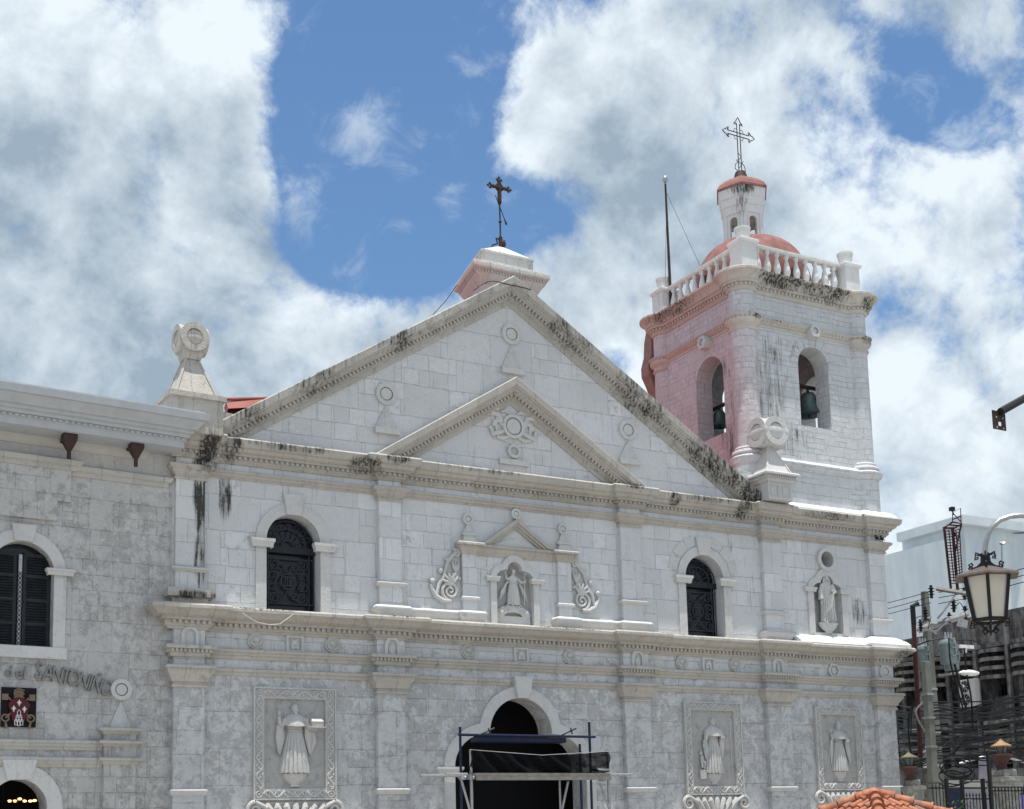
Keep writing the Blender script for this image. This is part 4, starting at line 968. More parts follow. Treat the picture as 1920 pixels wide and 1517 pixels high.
# crest in the inner pediment
c, z = CX+.0, 16.66
m = MB().box(c-.62, c+.62, -.12, .02, 15.20, 15.40)
m.plate([(c+.30*cos(t)*.9, 15.72+.26*sin(t)) for t in [2*pi*i/24 for i in range(24)]], [[(c+.19*cos(t)*.9, 15.72+.15*sin(t)) for t in [2*pi*i/24 for i in range(24)]]], -.12, .02)
ringdisc(m, c, z, .46, .34, -.13, .02)
for sx in (-1, 1):
    for pts, rr in (([(.40, .05), (.62, .38), (.86, .40), (.90, .60), (.60, .62)], .10), ([(.42, -.05), (.58, .16), (.78, .10), (.86, -.08)], .09), ([(.40, -.22), (.62, -.30), (.86, -.38), (.92, -.20)], .10), ([(.20, -.40), (.45, -.50), (.70, -.46)], .09), ([(.14, .44), (.32, .58), (.50, .50)], .07), ([(.66, .30), (.74, -.02), (.68, -.30)], .07)):
        m.tube([(c+sx*a, -.06, z+b) for a, b in pts], [rr*(.6 if i in (0, len(pts)-1) else 1.) for i in range(len(pts))], 8, flat=.8)
    m.ball((c+sx*.92, -.06, z+.62), .10, 1, .7, 1, 8, 6); m.ball((c+sx*.95, -.06, z-.14), .09, 1, .7, 1, 8, 6)
m.plate([(c-.85, z-.52), (c-.25, z-.62), (c, z-.70), (c+.25, z-.62), (c+.85, z-.52), (c+.9, z+.5), (c+.3, z+.62), (c, z+.5), (c-.3, z+.62), (c-.9, z+.5)], [], -.025, .02)
m.build('carved_crest', M['trim'], church)

# --- frieze ornaments between string course and cornice
FZ = 8.20
def medallion(px, py, kind):
    c = XP(px, py); 
    if kind == 'round':
        m = MB().cyl_y(c, FZ, [(.27, .02), (.27, -.03), (.24, -.04)], 28)
        m.tube([(c+.25*cos(q*pi/14), -.05, FZ+.25*sin(q*pi/14)) for q in range(29)], .03, 6)
        m.ball((c, -.05, FZ+.06), .11, 1, .6, 1, 9, 6)
        for q in (-1, 1): m.tube([(c+q*.05, -.05, FZ-.17), (c+q*.16, -.07, FZ-.08), (c+q*.19, -.05, FZ+.06)], [.03, .05, .02], 6)
        m.build('frieze_medallion', M['relief'], church)
    elif kind == 'square':
        m = MB().plate([(c-.30, FZ-.31), (c+.30, FZ-.31), (c+.30, FZ+.24), (c-.30, FZ+.24)], [[(c-.22, FZ-.24), (c-.22, FZ+.17), (c+.22, FZ+.17), (c+.22, FZ-.24)]], -.08, .02)
        m.box(c-.12, c+.12, -.04, .02, FZ-.18, FZ+.04).ball((c, -.04, FZ+.02), .11, 1, .5, .9, 8, 5)
        for q in (-1, 1): m.box(c+q*.09-.035, c+q*.09+.035, -.07, .0, FZ-.20, FZ-.05)
        m.build('frieze_plaque', M['trim'], church)
    elif kind == 'hex':
        m = MB().plate(ringpoly(c, FZ-.02, .33, 6), [ringpoly(c, FZ-.02, .23, 6)], -.09, .02)
        m.ball((c, -.02, FZ+.02), .13, .9, .5, 1.1, 9, 6).box(c-.09, c+.09, -.06, .02, FZ-.17, FZ-.08)
        m.build('frieze_medallion', M['trim'], church)
for a in ((479, 1199, 'round'), (552, 1203, 'square'), (623, 1207, 'round'), (877, 1221, 'round'), (976, 1227, 'square'), (1067, 1230, 'round'), (1277, 1243, 'round'), (1327, 1245, 'square'), (1377, 1247, 'round'), (1562, 1255, 'hex')): medallion(*a)
for i, (a, b) in enumerate(LP):
    c = (a+b)/2+(.0, .02, .04, .0, 0)[i]
    T = lambda x, y, z: (x, y-.25, z)
    if i == 4: m = ringdisc(MB(), c, FZ, .32, .18, -.33, -.24)
    else:
        m = trim_arch(c, .17, 7.93, 8.26, .11, -.09, .02, 10, T)
        m.plate(arch(c, .17, 7.93, 8.26, 8), [], -.253, -.248)
        if i in (1, 2): m.plate([(c-.09, 7.93), (c+.09, 7.93), (c+.12, 8.14), (c, 8.34), (c-.12, 8.14)], [], -.30, -.25); m.box(c-.05, c+.05, -.32, -.25, 7.93, 8.04)
        if i == 3: m.tube([(c, -.28, 7.93), (c, -.28, 8.2)], .07, 7).ball((c, -.28, 8.24), .06)
    m.build('frieze_niche' if i < 4 else 'frieze_medallion', M['trim'], church)

# --- corner finials: pedestal, obelisk, drum with rings
def finial(cx, cy, z0, ang, ped, R=.60):
    m = MB(); E = R*.84
    T = lambda x, y, z: (cx+x*cos(ang)-y*sin(ang), cy+x*sin(ang)+y*cos(ang), z)
    def BX(x0, x1, y0, y1, a, b):
        m.add([T(*p) for p in ((x0, y0, a), (x1, y0, a), (x1, y1, a), (x0, y1, a), (x0, y0, b), (x1, y0, b), (x1, y1, b), (x0, y1, b))], [(0, 3, 2, 1), (4, 5, 6, 7), (0, 1, 5, 4), (1, 2, 6, 5), (2, 3, 7, 6), (3, 0, 4, 7)])
    zt = z0+(1.12 if ped else 1.25)
    if ped:
        BX(-.62, .62, -.62, .62, z0, zt-.35)
        p = [(-.62, -.62), (.62, -.62), (.62, .62), (-.62, .62)]
        m.sweep(p, [(-.1, zt-.40), (.05, zt-.40), (.09, zt-.30), (.12, zt-.28), (.12, zt-.17), (.26, zt-.13), (.26, zt-.06), (.20, zt), (-.1, zt)], True, T=lambda x, y, z: T(x, y, z))
        m.dentils(p, .12, .2, zt-.27, zt-.18, .06, .05, True, T=lambda x, y, z: T(x, y, z))
        BX(-.5, .5, -.5, .5, zt-.01, zt+.02)
        for q in (-.3, .3):
            m.plate([(q-.20, z0+.15), (q+.20, z0+.15), (q+.20, zt-.5), (q-.20, zt-.5)], [[(q-.16, z0+.19), (q-.16, zt-.54), (q+.16, zt-.54), (q+.16, z0+.19)]], -.65, -.6, T)
    else:
        BX(-.85, .85, -.75, .9, z0, zt-.0); BX(-.93, .93, -.85, .95, zt-.14, zt+.02)
    zp = zt+.02; za = zp+(1.25 if ped else 1.60)
    b = .62 if ped else .66
    m.add([T(-b, -b, zp), T(b, -b, zp), T(b, b, zp), T(-b, b, zp), T(-.1, -.1, za), T(.1, -.1, za), T(.1, .1, za), T(-.1, .1, za)], [(0, 3, 2, 1), (0, 1, 5, 4), (1, 2, 6, 5), (2, 3, 7, 6), (3, 0, 4, 7), (4, 5, 6, 7)])
    for sx, sy in ((-1, -1), (1, -1), (1, 1), (-1, 1)): m.tube([T(sx*b, sy*b, zp), T(sx*.1, sy*.1, za)], .045, 6)
    # drum block: crossed horizontal cylinders with a ring on each face
    zc = za+R*.86
    for k in range(2):
        vs = []; n = 32
        for s_ in (-E, E):
            for i in range(n):
                t = 2*pi*i/n; a_, b_ = R*cos(t), R*sin(t)
                vs.append(T(a_, s_, zc+b_) if k == 0 else T(s_, a_, zc+b_))
        m.add(vs, [(i, (i+1) % n, n+(i+1) % n, n+i) for i in range(n)]+[tuple(range(n)), tuple(range(n, 2*n))])
    BX(-E*.98, E*.98, -E*.98, E*.98, zc-R*.92, zc-.02)
    if not ped: m.add([T(*p) for p in ((-E*.7, -E*.7, zc-R*1.5), (E*.7, -E*.7, zc-R*1.5), (E*.7, E*.7, zc-R*1.5), (-E*.7, E*.7, zc-R*1.5), (-E, -E, zc-R*.5), (E, -E, zc-R*.5), (E, E, zc-R*.5), (-E, E, zc-R*.5))], [(0, 3, 2, 1), (0, 1, 5, 4), (1, 2, 6, 5), (2, 3, 7, 6), (3, 0, 4, 7), (4, 5, 6, 7)])
    for k in range(4):
        a = pi/2*k
        U = lambda x, y, z, a=a: T(x*cos(a)-y*sin(a), x*sin(a)+y*cos(a), z)
        m.plate(ringpoly(0, zc, R+.01, 32), [ringpoly(0, zc, R*.6, 32)], -E-.09, -E+.02, U)
        m.plate(ringpoly(0, zc, R*.5, 24), [], -E-.05, -E+.02, U)
    return m
fl = finial(-11.98, -.35, 14.62, R_(3), False, .46).build('ring_finial', M['mould'], church, label='ring-faced finial on an obelisk above the left corner pilaster', smooth=30)
fr = finial(11.80, -.42, 14.85, 0, True).build('ring_finial', M['trim'], church, label='ring-faced finial on an obelisk below the bell tower', smooth=30)

# --- square roof lantern behind the apex
Z0 = 20.5
fY = 1.2
FLc, FRc = Vector((-.73, fY)), Vector((2.65, fY)); sk = Vector((.50, 2.71))
def LQ(ins):      # plan quad inset from cornice edge
    e = (FRc-FLc).normalized(); s_ = sk.normalized()
    a = FLc+e*ins+s_*ins; b = FRc-e*ins+s_*ins; c_ = FRc+sk-e*ins-s_*ins; d = FLc+sk+e*ins-s_*ins
    return [tuple(a), tuple(b), tuple(c_), tuple(d)]
zt = 23.55
base = LQ(.42)
m = MB().sweep(base, [(-.8, 19.), (0, 19.), (0, zt-.75), (.03, zt-.72), (.10, zt-.60), (.14, zt-.55), (.2, zt-.45), (.24, zt-.38), (.24, zt-.30), (.34, zt-.27), (.40, zt-.22), (.42, zt-.05), (.40, zt), (.05, zt+.04), (-.8, zt+.04)], True)
m.dentils(base, .2, .30, zt-.37, zt-.30, .07, .055, True)
lb = m.build('roof_lantern', M['lant'], church)
q = LQ(.55); zz = zt+.03
m = MB().sweep(q, [(-.6, zz), (0, zz), (0, zz+.62), (.04, zz+.63), (.04, zz+.70), (-.02, zz+.72), (-.6, zz+.72)], True); m.build('attic', M['lant'], lb)
cc_ = sum((Vector(p) for p in q), Vector((0, 0)))/4
m = MB().add([(p[0], p[1], zz+.70) for p in q]+[(cc_.x+(p[0]-cc_.x)*.12, cc_.y+(p[1]-cc_.y)*.12, zz+1.32) for p in q], [(0, 1, 5, 4), (1, 2, 6, 5), (2, 3, 7, 6), (3, 0, 4, 7), (4, 5, 6, 7)])
m.build('cap_roof', M['bal'], lb, smooth=0)
# iron cross on it
bx_, by_, bz_ = cc_.x, cc_.y, zz+1.28
k = lambda px, py: hit(px, py, by_)
tz = lambda y: ZP(938, y, by_)
m = MB()
m.tube([(bx_, by_, bz_), (bx_, by_, tz(338))], .035, 6)
m.tube([(bx_, by_, tz(380)), (bx_, by_, tz(340))], .085, 7)
zc = tz(352)
m.tube([(bx_-.40, by_, zc), (bx_+.40, by_, zc)], .075, 7)
for p in ((bx_-.42, zc), (bx_+.42, zc), (bx_, tz(338))):
    for d in ((-.09, 0), (.09, 0), (0, .09), (0, -.08)): m.ball((p[0]+d[0], by_, p[1]+d[1]), .06, 1, .7, 1, 7, 5)
m.tube([(bx_+.16*cos(q*pi/8), by_, zc+.16*sin(q*pi/8)) for q in range(17)], .03, 5)
for z in (tz(377), tz(382), tz(416)): m.ball((bx_, by_, z), .075, 1, 1, .7, 8, 6)
a, b = hit(929, 366, by_), hit(950, 422, by_)
m.tube([a, b], .018, 5); m.tube([b+(a-b)*.22, b+(a-b)*.02], [.02, .05], 6)
m.ball((bx_+.1, by_, bz_+.22), .13, 1, 1, 1.6, 8, 6); m.tube([(bx_, by_, bz_-.1), (bx_, by_, bz_+.5)], .08, 8)
m.tube([(bx_-.05, by_, bz_+.38), (bx_-.2, by_, bz_+.42), (bx_-.14, by_, bz_+.2), (bx_-.36, by_, bz_+.1), (bx_-.42, by_, bz_-.05)], .035, 6)
m.build('iron_cross', M['rust'], lb)

# ------------------------------------------------------------------ BELL TOWER
TX0, TX1, TY0, TY1 = 11.32, 18.07, .25, 6.30; CI, CR = .27, .54
tower = thing('bell_tower', (14.7, 3.75, 14.8), 'square white bell tower with round corner shafts, its left side tinted pink', 'bell tower')
def towerplan(n=14, grow=0., r=CR):
    hc = sqrt(r*r-CI*CI); P = []
    for (cx, cy, a0) in ((TX1-CI, TY0+CI, -90), (TX1-CI, TY1-CI, 0), (TX0+CI, TY1-CI, 90), (TX0+CI, TY0+CI, 180)):
        s_ = math.degrees(math.asin(hc/r)); lo = a0-s_; hi = a0+90+s_
        for i in range(n+1):
            a = R_(lo+(hi-lo)*i/n); P.append((cx+r*cos(a), cy+r*sin(a)))
    return P
plan = towerplan()
# travel is anticlockwise, so "right of travel" is outside
ZC1 = ZP(1500, 519, -.45); ZC0 = ZP(1500, 566, .1); ZS1 = ZP(1500, 606, -.1); ZS0 = ZP(1500, 620, .1)
ZPL = ZP(1550, 870, -.05); ZPB = ZP(1550, 886, 0)
fw0, fw1 = XP(1499, 730, TY0), XP(1555, 730, TY0); fcx = (fw0+fw1)/2; fhw = (fw1-fw0)/2
fzt = ZP(1525, 652, TY0); fzb = ZP(1528, 801, TY0)
sy0, sy1 = hitx(1358, 740, TX0).y, hitx(1306, 740, TX0).y; scy = (sy0+sy1)/2; shw = (sy1-sy0)/2
szt = hitx(1331, 669, TX0).z; szb = hitx(1334, 822, TX0).z
TW = .85
X_ = lambda x0: (lambda u, v, z: (x0+v, u, z))
fz = ZC1-.1
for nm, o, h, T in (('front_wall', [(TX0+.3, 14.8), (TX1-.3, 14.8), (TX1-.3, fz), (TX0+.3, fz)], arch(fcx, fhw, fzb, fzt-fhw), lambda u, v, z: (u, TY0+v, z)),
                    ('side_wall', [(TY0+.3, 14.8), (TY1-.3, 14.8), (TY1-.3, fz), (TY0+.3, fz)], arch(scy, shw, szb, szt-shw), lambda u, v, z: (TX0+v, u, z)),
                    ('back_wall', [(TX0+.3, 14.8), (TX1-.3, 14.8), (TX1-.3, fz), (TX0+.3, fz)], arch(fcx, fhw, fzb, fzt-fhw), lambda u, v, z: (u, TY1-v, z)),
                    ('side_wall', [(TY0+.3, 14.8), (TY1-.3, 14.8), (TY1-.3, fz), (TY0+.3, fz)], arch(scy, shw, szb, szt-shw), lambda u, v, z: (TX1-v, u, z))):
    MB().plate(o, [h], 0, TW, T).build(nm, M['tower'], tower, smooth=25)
for (cx, cy) in ((TX0+CI, TY0+CI), (TX1-CI, TY0+CI), (TX0+CI, TY1-CI), (TX1-CI, TY1-CI)):
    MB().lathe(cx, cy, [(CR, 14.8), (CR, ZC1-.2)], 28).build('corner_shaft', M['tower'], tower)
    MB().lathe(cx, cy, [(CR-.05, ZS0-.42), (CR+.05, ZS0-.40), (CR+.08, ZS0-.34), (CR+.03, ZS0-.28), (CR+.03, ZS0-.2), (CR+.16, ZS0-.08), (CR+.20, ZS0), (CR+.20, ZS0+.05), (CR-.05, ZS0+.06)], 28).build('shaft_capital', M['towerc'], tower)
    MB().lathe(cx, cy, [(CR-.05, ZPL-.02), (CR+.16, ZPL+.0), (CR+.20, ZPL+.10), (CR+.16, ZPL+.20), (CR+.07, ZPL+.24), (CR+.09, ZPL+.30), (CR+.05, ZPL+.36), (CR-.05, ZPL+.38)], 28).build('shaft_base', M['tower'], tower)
MB().box(TX0+.4, TX1-.4, TY0+.4, TY1-.4, ZC1-.3, ZC1-.12).build('deck', M['inner'], tower, smooth=0)
MB().box(TX0+.4, TX1-.4, TY0+.4, TY1-.4, 17.3, 17.4).build('bell_floor', M['inner'], tower, smooth=0)
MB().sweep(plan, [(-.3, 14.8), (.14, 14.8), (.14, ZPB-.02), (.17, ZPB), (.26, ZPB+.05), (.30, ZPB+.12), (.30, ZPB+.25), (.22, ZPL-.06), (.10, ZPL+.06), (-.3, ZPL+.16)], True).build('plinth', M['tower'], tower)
h = ZC1-ZC0
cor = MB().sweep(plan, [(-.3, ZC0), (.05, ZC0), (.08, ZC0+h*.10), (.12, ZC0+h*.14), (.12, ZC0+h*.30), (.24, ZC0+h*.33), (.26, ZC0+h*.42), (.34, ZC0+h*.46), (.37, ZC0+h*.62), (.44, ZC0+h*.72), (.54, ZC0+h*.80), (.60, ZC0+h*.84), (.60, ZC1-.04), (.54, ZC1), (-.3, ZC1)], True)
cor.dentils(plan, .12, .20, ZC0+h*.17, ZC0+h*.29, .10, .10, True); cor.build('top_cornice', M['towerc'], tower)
h = ZS1-ZS0
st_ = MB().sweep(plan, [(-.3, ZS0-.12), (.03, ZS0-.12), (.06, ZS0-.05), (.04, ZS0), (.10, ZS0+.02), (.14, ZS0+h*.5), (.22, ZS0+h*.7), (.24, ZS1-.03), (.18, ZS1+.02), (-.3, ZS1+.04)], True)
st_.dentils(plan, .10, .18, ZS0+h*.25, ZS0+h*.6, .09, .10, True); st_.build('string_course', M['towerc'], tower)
hx = XP(1525, 622, TY0-.2); hz_ = ZP(1525, 622, TY0-.2)
MB().plate(ringpoly(hx, hz_, .31, 6), [ringpoly(hx, hz_, .15, 16)], TY0-.36, TY0+.02).plate(ringpoly(hx, hz_, .12, 14), [], TY0-.30, TY0).build('hexagon_boss', M['trim'], tower, smooth=20)
p_ = hitx(1320, 643, TX0-.2)
U = lambda x, y, z: (TX0+y, x, z)
MB().plate(ringpoly(p_.y, p_.z, .31, 6), [ringpoly(p_.y, p_.z, .15, 16)], -.36, .02, U).plate(ringpoly(p_.y, p_.z, .12, 14), [], -.30, 0, U).build('hexagon_boss', M['trim'], tower, smooth=20)
# flush arch stones
for k in range(9):
    a = 8+k*20.5
    P = [(fcx+r*cos(R_(q)), fzt-fhw+r*sin(R_(q))) for r, q in ((fhw+.02, a-9), (fhw+.42, a-9), (fhw+.42, a+9), (fhw+.02, a+9))]
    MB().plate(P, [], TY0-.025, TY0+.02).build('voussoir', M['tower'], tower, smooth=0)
# scrolled buttress behind the far corner
pts = [(1226, 604), (1214, 612), (1209, 640), (1208, 668), (1203, 690), (1204, 706), (1211, 722), (1219, 742), (1222, 770), (1245, 770), (1245, 604)]
P = [hit(x+3, y, 7.0) for x, y in pts]
MB().plate([(p.x, p.z) for p in P], [], 6.6, 7.2).build('scrolled_buttress', M['mossy'], tower, smooth=0, bevel=.04)
# balustrade
BC = (14.92, 3.66); BH = 2.90
Zr1 = ZP(1500, 475, BC[1]-BH-.2); Zr0 = ZC1+.02
bp = [(BC[0]-BH, BC[1]-BH), (BC[0]+BH, BC[1]-BH), (BC[0]+BH, BC[1]+BH), (BC[0]-BH, BC[1]+BH)]
bal = MB().sweep(bp, [(-.2, Zr0-.12), (.2, Zr0-.12), (.2, Zr0+.16), (.15, Zr0+.22), (-.15, Zr0+.22), (-.2, Zr0+.16)], True).build('balustrade', M['bal'], tower)
MB().sweep(bp, [(-.13, Zr1-.16), (.13, Zr1-.16), (.19, Zr1-.10), (.19, Zr1-.03), (.14, Zr1), (-.14, Zr1), (-.19, Zr1-.03), (-.19, Zr1-.10)], True).build('rail', M['bal'], bal)
bh = Zr1-.16-Zr0-.22; b0 = Zr0+.22
prof = [(.10, 0), (.10, .06), (.06, .09), (.055, .13), (.09, .24), (.135, .36), (.14, .46), (.11, .60), (.065, .78), (.06, .86), (.10, .90), (.10, 1.)]
pb = MB().lathe(0, 0, [(r*1.15, b0+z*bh) for r, z in prof], 12)
b1 = None
for side in range(4):
    A = Vector(bp[side]); B = Vector(bp[(side+1) % 4]); d = (B-A).normalized(); L = (B-A).length-.95; nb = 9
    for i in range(nb):
        q = A+d*(.475+L*(i+.5)/nb)
        if b1 is None:
            b1 = pb.build('baluster', M['bal'], bal); b1.data.transform(Matrix.Translation(ORG[bal.name])); 
        o = b1 if (side == 0 and i == 0) else b1.copy()
        if o is not b1: COL.objects.link(o)
        o.parent = bal; o.location = Vector((q.x, q.y, 0))-ORG[bal.name]
for (x, y) in bp:
    po_ = MB().box(x-.40, x+.40, y-.40, y+.40, Zr0-.12, Zr1-.16)
    po_.sweep([(x-.40, y-.40), (x+.40, y-.40), (x+.40, y+.40), (x-.40, y+.40)], [(-.1, Zr1-.20), (.02, Zr1-.20), (.09, Zr1-.12), (.09, Zr1-.02), (.03, Zr1+.03), (-.1, Zr1+.03)], True)
    po_.box(x-.32, x+.32, y-.32, y+.32, Zr1-.1, Zr1+.031)
    o = po_.build('corner_post', M['bal'], bal, smooth=20)
    MB().lathe(x, y, [(.14, Zr1+.0), (.17, Zr1+.05), (.26, Zr1+.17), (.32, Zr1+.36), (.335, Zr1+.50), (.36, Zr1+.53), (.36, Zr1+.60), (.2, Zr1+.64)], 20).build('urn', M['bal'], o)
# dome
DC = (14.62, 3.80); DX = 14.86; zb_ = ZC1+.1; zt_ = ZP(1390, 456, DC[1]); RD = 2.72
MB().lathe(DX, 3.68, [(RD+.05, zb_-.2), (RD+.05, zb_+.35)]+[(RD*cos(R_(t))**.62, zb_+.4+(zt_-zb_-.4)*sin(R_(t))) for t in range(0, 88, 6)], 48).build('dome', M['dome'], tower, smooth=60)
# hexagonal cupola
zc = lambda y: ZP(1390, y, DC[1]-.8)
cup = MB().lathe(DC[0], DC[1], [(1.02, zt_-.6), (1.02, zt_-.15), (.95, zt_-.1)], 6, R_(232)).build('cupola', M['bal'], tower, smooth=20)
CRD = .98; a0 = R_(232); zo1 = zc(400); zt2 = zc(394)
for k in range(6):
    A = Vector((DC[0]+CRD*cos(a0+k*pi/3), DC[1]+CRD*sin(a0+k*pi/3))); B = Vector((DC[0]+CRD*cos(a0+(k+1)*pi/3), DC[1]+CRD*sin(a0+(k+1)*pi/3)))
    e = (B-A).normalized(); nn = Vector((e.y, -e.x)); L = (B-A).length
    T = lambda x, y, z, A=A, e=e, nn=nn: (A.x+e.x*x-nn.x*y, A.y+e.y*x-nn.y*y, z)
    MB().plate([(0, zt_-.3), (L, zt_-.3), (L, zt2+.1), (0, zt2+.1)], [arch(L/2, L*.23, zt_-.05, zo1+.05-L*.23, 10)], 0, .16, T).build('cupola_wall', M['bal'], cup, smooth=20)
    m = ribbon([(L/2+L*.20, zt_-.1)]+arc(L/2, zo1-L*.2, L*.2, 0, 180, 10)+[(L/2-L*.2, zt_-.1)], [(L/2+L*.28, zt_-.1)]+arc(L/2, zo1-L*.2, L*.28, 0, 180, 10)+[(L/2-L*.28, zt_-.1)], -.03, .02, T)
    for q in (.0, L-.14): m.add([T(*p) for p in ((q, -.035, zt_-.2), (q+.14, -.035, zt_-.2), (q+.14, .02, zt_-.2), (q, .02, zt_-.2), (q, -.035, zt2+.05), (q+.14, -.035, zt2+.05), (q+.14, .02, zt2+.05), (q, .02, zt2+.05))], [(0, 1, 5, 4), (1, 2, 6, 5), (3, 0, 4, 7)])
    m.build('opening_surround', M['bal'], cup)
m = MB(); zz = [zc(y) for y in (394, 379, 364.5, 350)]
m.lathe(DC[0], DC[1], [(CRD-.1, zz[0]-.02), (CRD+.05, zz[0]), (CRD+.07, zz[1]-.03), (CRD+.12, zz[1]), (CRD+.14, zz[2]-.03), (CRD+.19, zz[2]), (CRD+.21, zz[3]-.03), (CRD+.25, zz[3]-.01), (CRD+.25, zz[3]+.10), (.5, zz[3]+.2)], 6, a0)
m.build('stepped_cornice', M['bal'], cup, smooth=10)
MB().lathe(DC[0], DC[1], [(CRD+.31, zz[3]+.05), (CRD+.31, zz[3]+.15), (CRD+.17, zz[3]+.38), (CRD-.12, zz[3]+.62), (.58, zz[3]+.78), (.3, zz[3]+.84)], 6, a0).build('cupola_roof', M['dome'], cup, smooth=12)
zc = lambda y: ZP(1386, y, DC[1])
MB().lathe(DC[0], DC[1], [(.42, zc(344)), (.36, zc(338)), (.24, zc(323)), (.1, zc(322))], 12).build('cone_base', M['rust'], cup)
# open-work cross
cy_ = DC[1]; k = lambda x, y: hit(x, y, cy_)
zb2 = zc(324); ztop = ZP(1383, 222, cy_); zarm = ZP(1383, 252, cy_); c0_ = DC[0]; r = .024
m = MB(); w2 = .085
for s_ in (-1, 1):
    m.tube([(c0_+s_*w2, cy_, zb2), (c0_+s_*w2, cy_, ztop-.28)], r, 5)
    m.tube([(c0_-.62, cy_, zarm+s_*w2), (c0_+.62, cy_, zarm+s_*w2)], r, 5)
    m.tube([(c0_+s_*.1, cy_, zb2+.05), (c0_+s_*.30, cy_, zb2+.16), (c0_+s_*.26, cy_, zb2+.38), (c0_+s_*.12, cy_, zb2+.52), (c0_+s_*.2, cy_, zb2+.62)], r*.8, 5)
zq = zb2+.2; s_ = 1
while zq < zarm-1.0: m.tube([(c0_-w2*s_, cy_, zq), (c0_+w2*s_, cy_, zq+.2)], r*.7, 4); zq += .2; s_ = -s_
for (ex, ez, a) in ((c0_-.62, zarm, 180), (c0_+.62, zarm, 0), (c0_, ztop-.28, 90)):
    ca, sa = cos(R_(a)), sin(R_(a))
    Q = lambda u, v: (ex+ca*u-sa*v, cy_, ez+sa*u+ca*v)
    m.tube([Q(0, -w2), Q(.02, -.24), Q(.12, -.10), Q(.16, -.11), Q(.32, 0), Q(.16, .11), Q(.12, .10), Q(.02, .24), Q(0, w2)], r, 5)
    m.tube([Q(-.03, -.13), Q(-.06, -.26), Q(.05, -.20)], r*.8, 4); m.tube([Q(-.03, .13), Q(-.06, .26), Q(.05, .20)], r*.8, 4)
for sx in (-1, 1):
    for sz in (-1, 1): m.tube([(c0_+sx*w2, cy_, zarm+sz*.24), (c0_+sx*.22, cy_, zarm+sz*.26), (c0_+sx*.24, cy_, zarm+sz*.18), (c0_+sx*.3, cy_, zarm+sz*w2)], r*.7, 4)
m.build('openwork_cross', M['rust'], cup)
# bells
def bell(x, y, z, r, rz, lab):
    t = thing('church_bell', (x, y, z), lab, 'bell', 'bells hung in the tower openings', rz=0)
    ORG[t.name] = Vector((x, y, z))
    MB().lathe(x, y, [(r*.97, z-.0), (r, z+.02), (r*.88, z+r*.18), (r*.70, z+r*.5), (r*.60, z+r*1.0), (r*.56, z+r*1.35), (r*.42, z+r*1.58), (r*.15, z+r*1.66), (.1, z+r*1.68)], 24).build('bell_body', M['bronze'], t, smooth=50)
    MB().tube([(x, y, z+r*1.6), (x, y, z+r*2.0)], .06, 8).build('bell_crown', M['iron'], t)
    MB().tube([(x, y, z+r*.9), (x, y, z-.06)], .03, 6).ball((x, y, z-.05), .07).build('clapper', M['iron'], t)
    a = (sin(rz), 0)
    v = Vector((cos(rz), sin(rz), 0))*1.2
    MB().tube([Vector((x, y, z+r*2.05))-v, Vector((x, y, z+r*2.05))+v], .09, 8).build('headstock', M['rust'], t)
bp1 = hit(1517, 779, 1.5); bell(bp1.x, 1.5, bp1.z, .62, 0, 'large green-bronze bell in the opening of the tower front')
bp2 = hitx(1350, 800, 12.6); bell(12.6, bp2.y, bp2.z, .44, pi/2, 'smaller bell in the opening of the pink tower side')
# flag pole
fp = thing('flagpole', (11.95, 6.1, ZC1), 'thin dark flagpole with a silver ball behind the left of the tower balustrade', 'flagpole')
p0 = hit(1257, 545, 6.1); p1 = hit(1247.5, 345, 6.1)
MB().tube([p0-Vector((0, 0, 1)), p1], [.075, .045], 8).build('pole', M['rust'], fp)
MB().ball(p1+Vector((0, 0, .22)), .125, 1, 1, 1.5, 12, 8).tube([p1+Vector((0, 0, .38)), p1+Vector((0, 0, .52))], [.03, .008], 6).build('ball_finial', M['steel'], fp)
q1 = hit(1250, 362, 6.1); q2 = Vector((14.0, 4.8, ZC1+1.2)); q3 = hit(1247, 545, 6.1)
MB().tube([q1, hit(1324, 523, 4.2)], .012, 4).build('stay_wire', M['blackw'], fp); MB().tube([q1, q3], .010, 4).build('halyard', M['blackw'], fp)
# birds on the ledge
for i, (px, py) in enumerate(((1644.5, 1011), (1653.5, 1009.5))):
    c = hit(px, py, -.42); z = 13.80
    b = MB().ball((c.x, -.42, z+.11), .07, 1.5, .9, 1, 10, 7).ball((c.x-.08, -.44, z+.20), .042, 1, 1, 1, 8, 6)
    b.tube([(c.x-.11, -.45, z+.20), (c.x-.16, -.46, z+.19)], [.012, .003], 5).tube([(c.x+.08, -.42, z+.10), (c.x+.20, -.41, z+.04)], [.03, .015], 6, flat=.5)
    b.tube([(c.x-.01, -.44, z+.06), (c.x-.01, -.44, z)], .006, 4).tube([(c.x+.02, -.42, z+.06), (c.x+.02, -.42, z)], .006, 4)
    tag(b.build('pigeon', M['blackw']), 'dark pigeon on the capital ledge, '+('left' if i == 0 else 'right')+' one of the pair', 'bird', 'pigeons on the ledge of the corner pilaster')

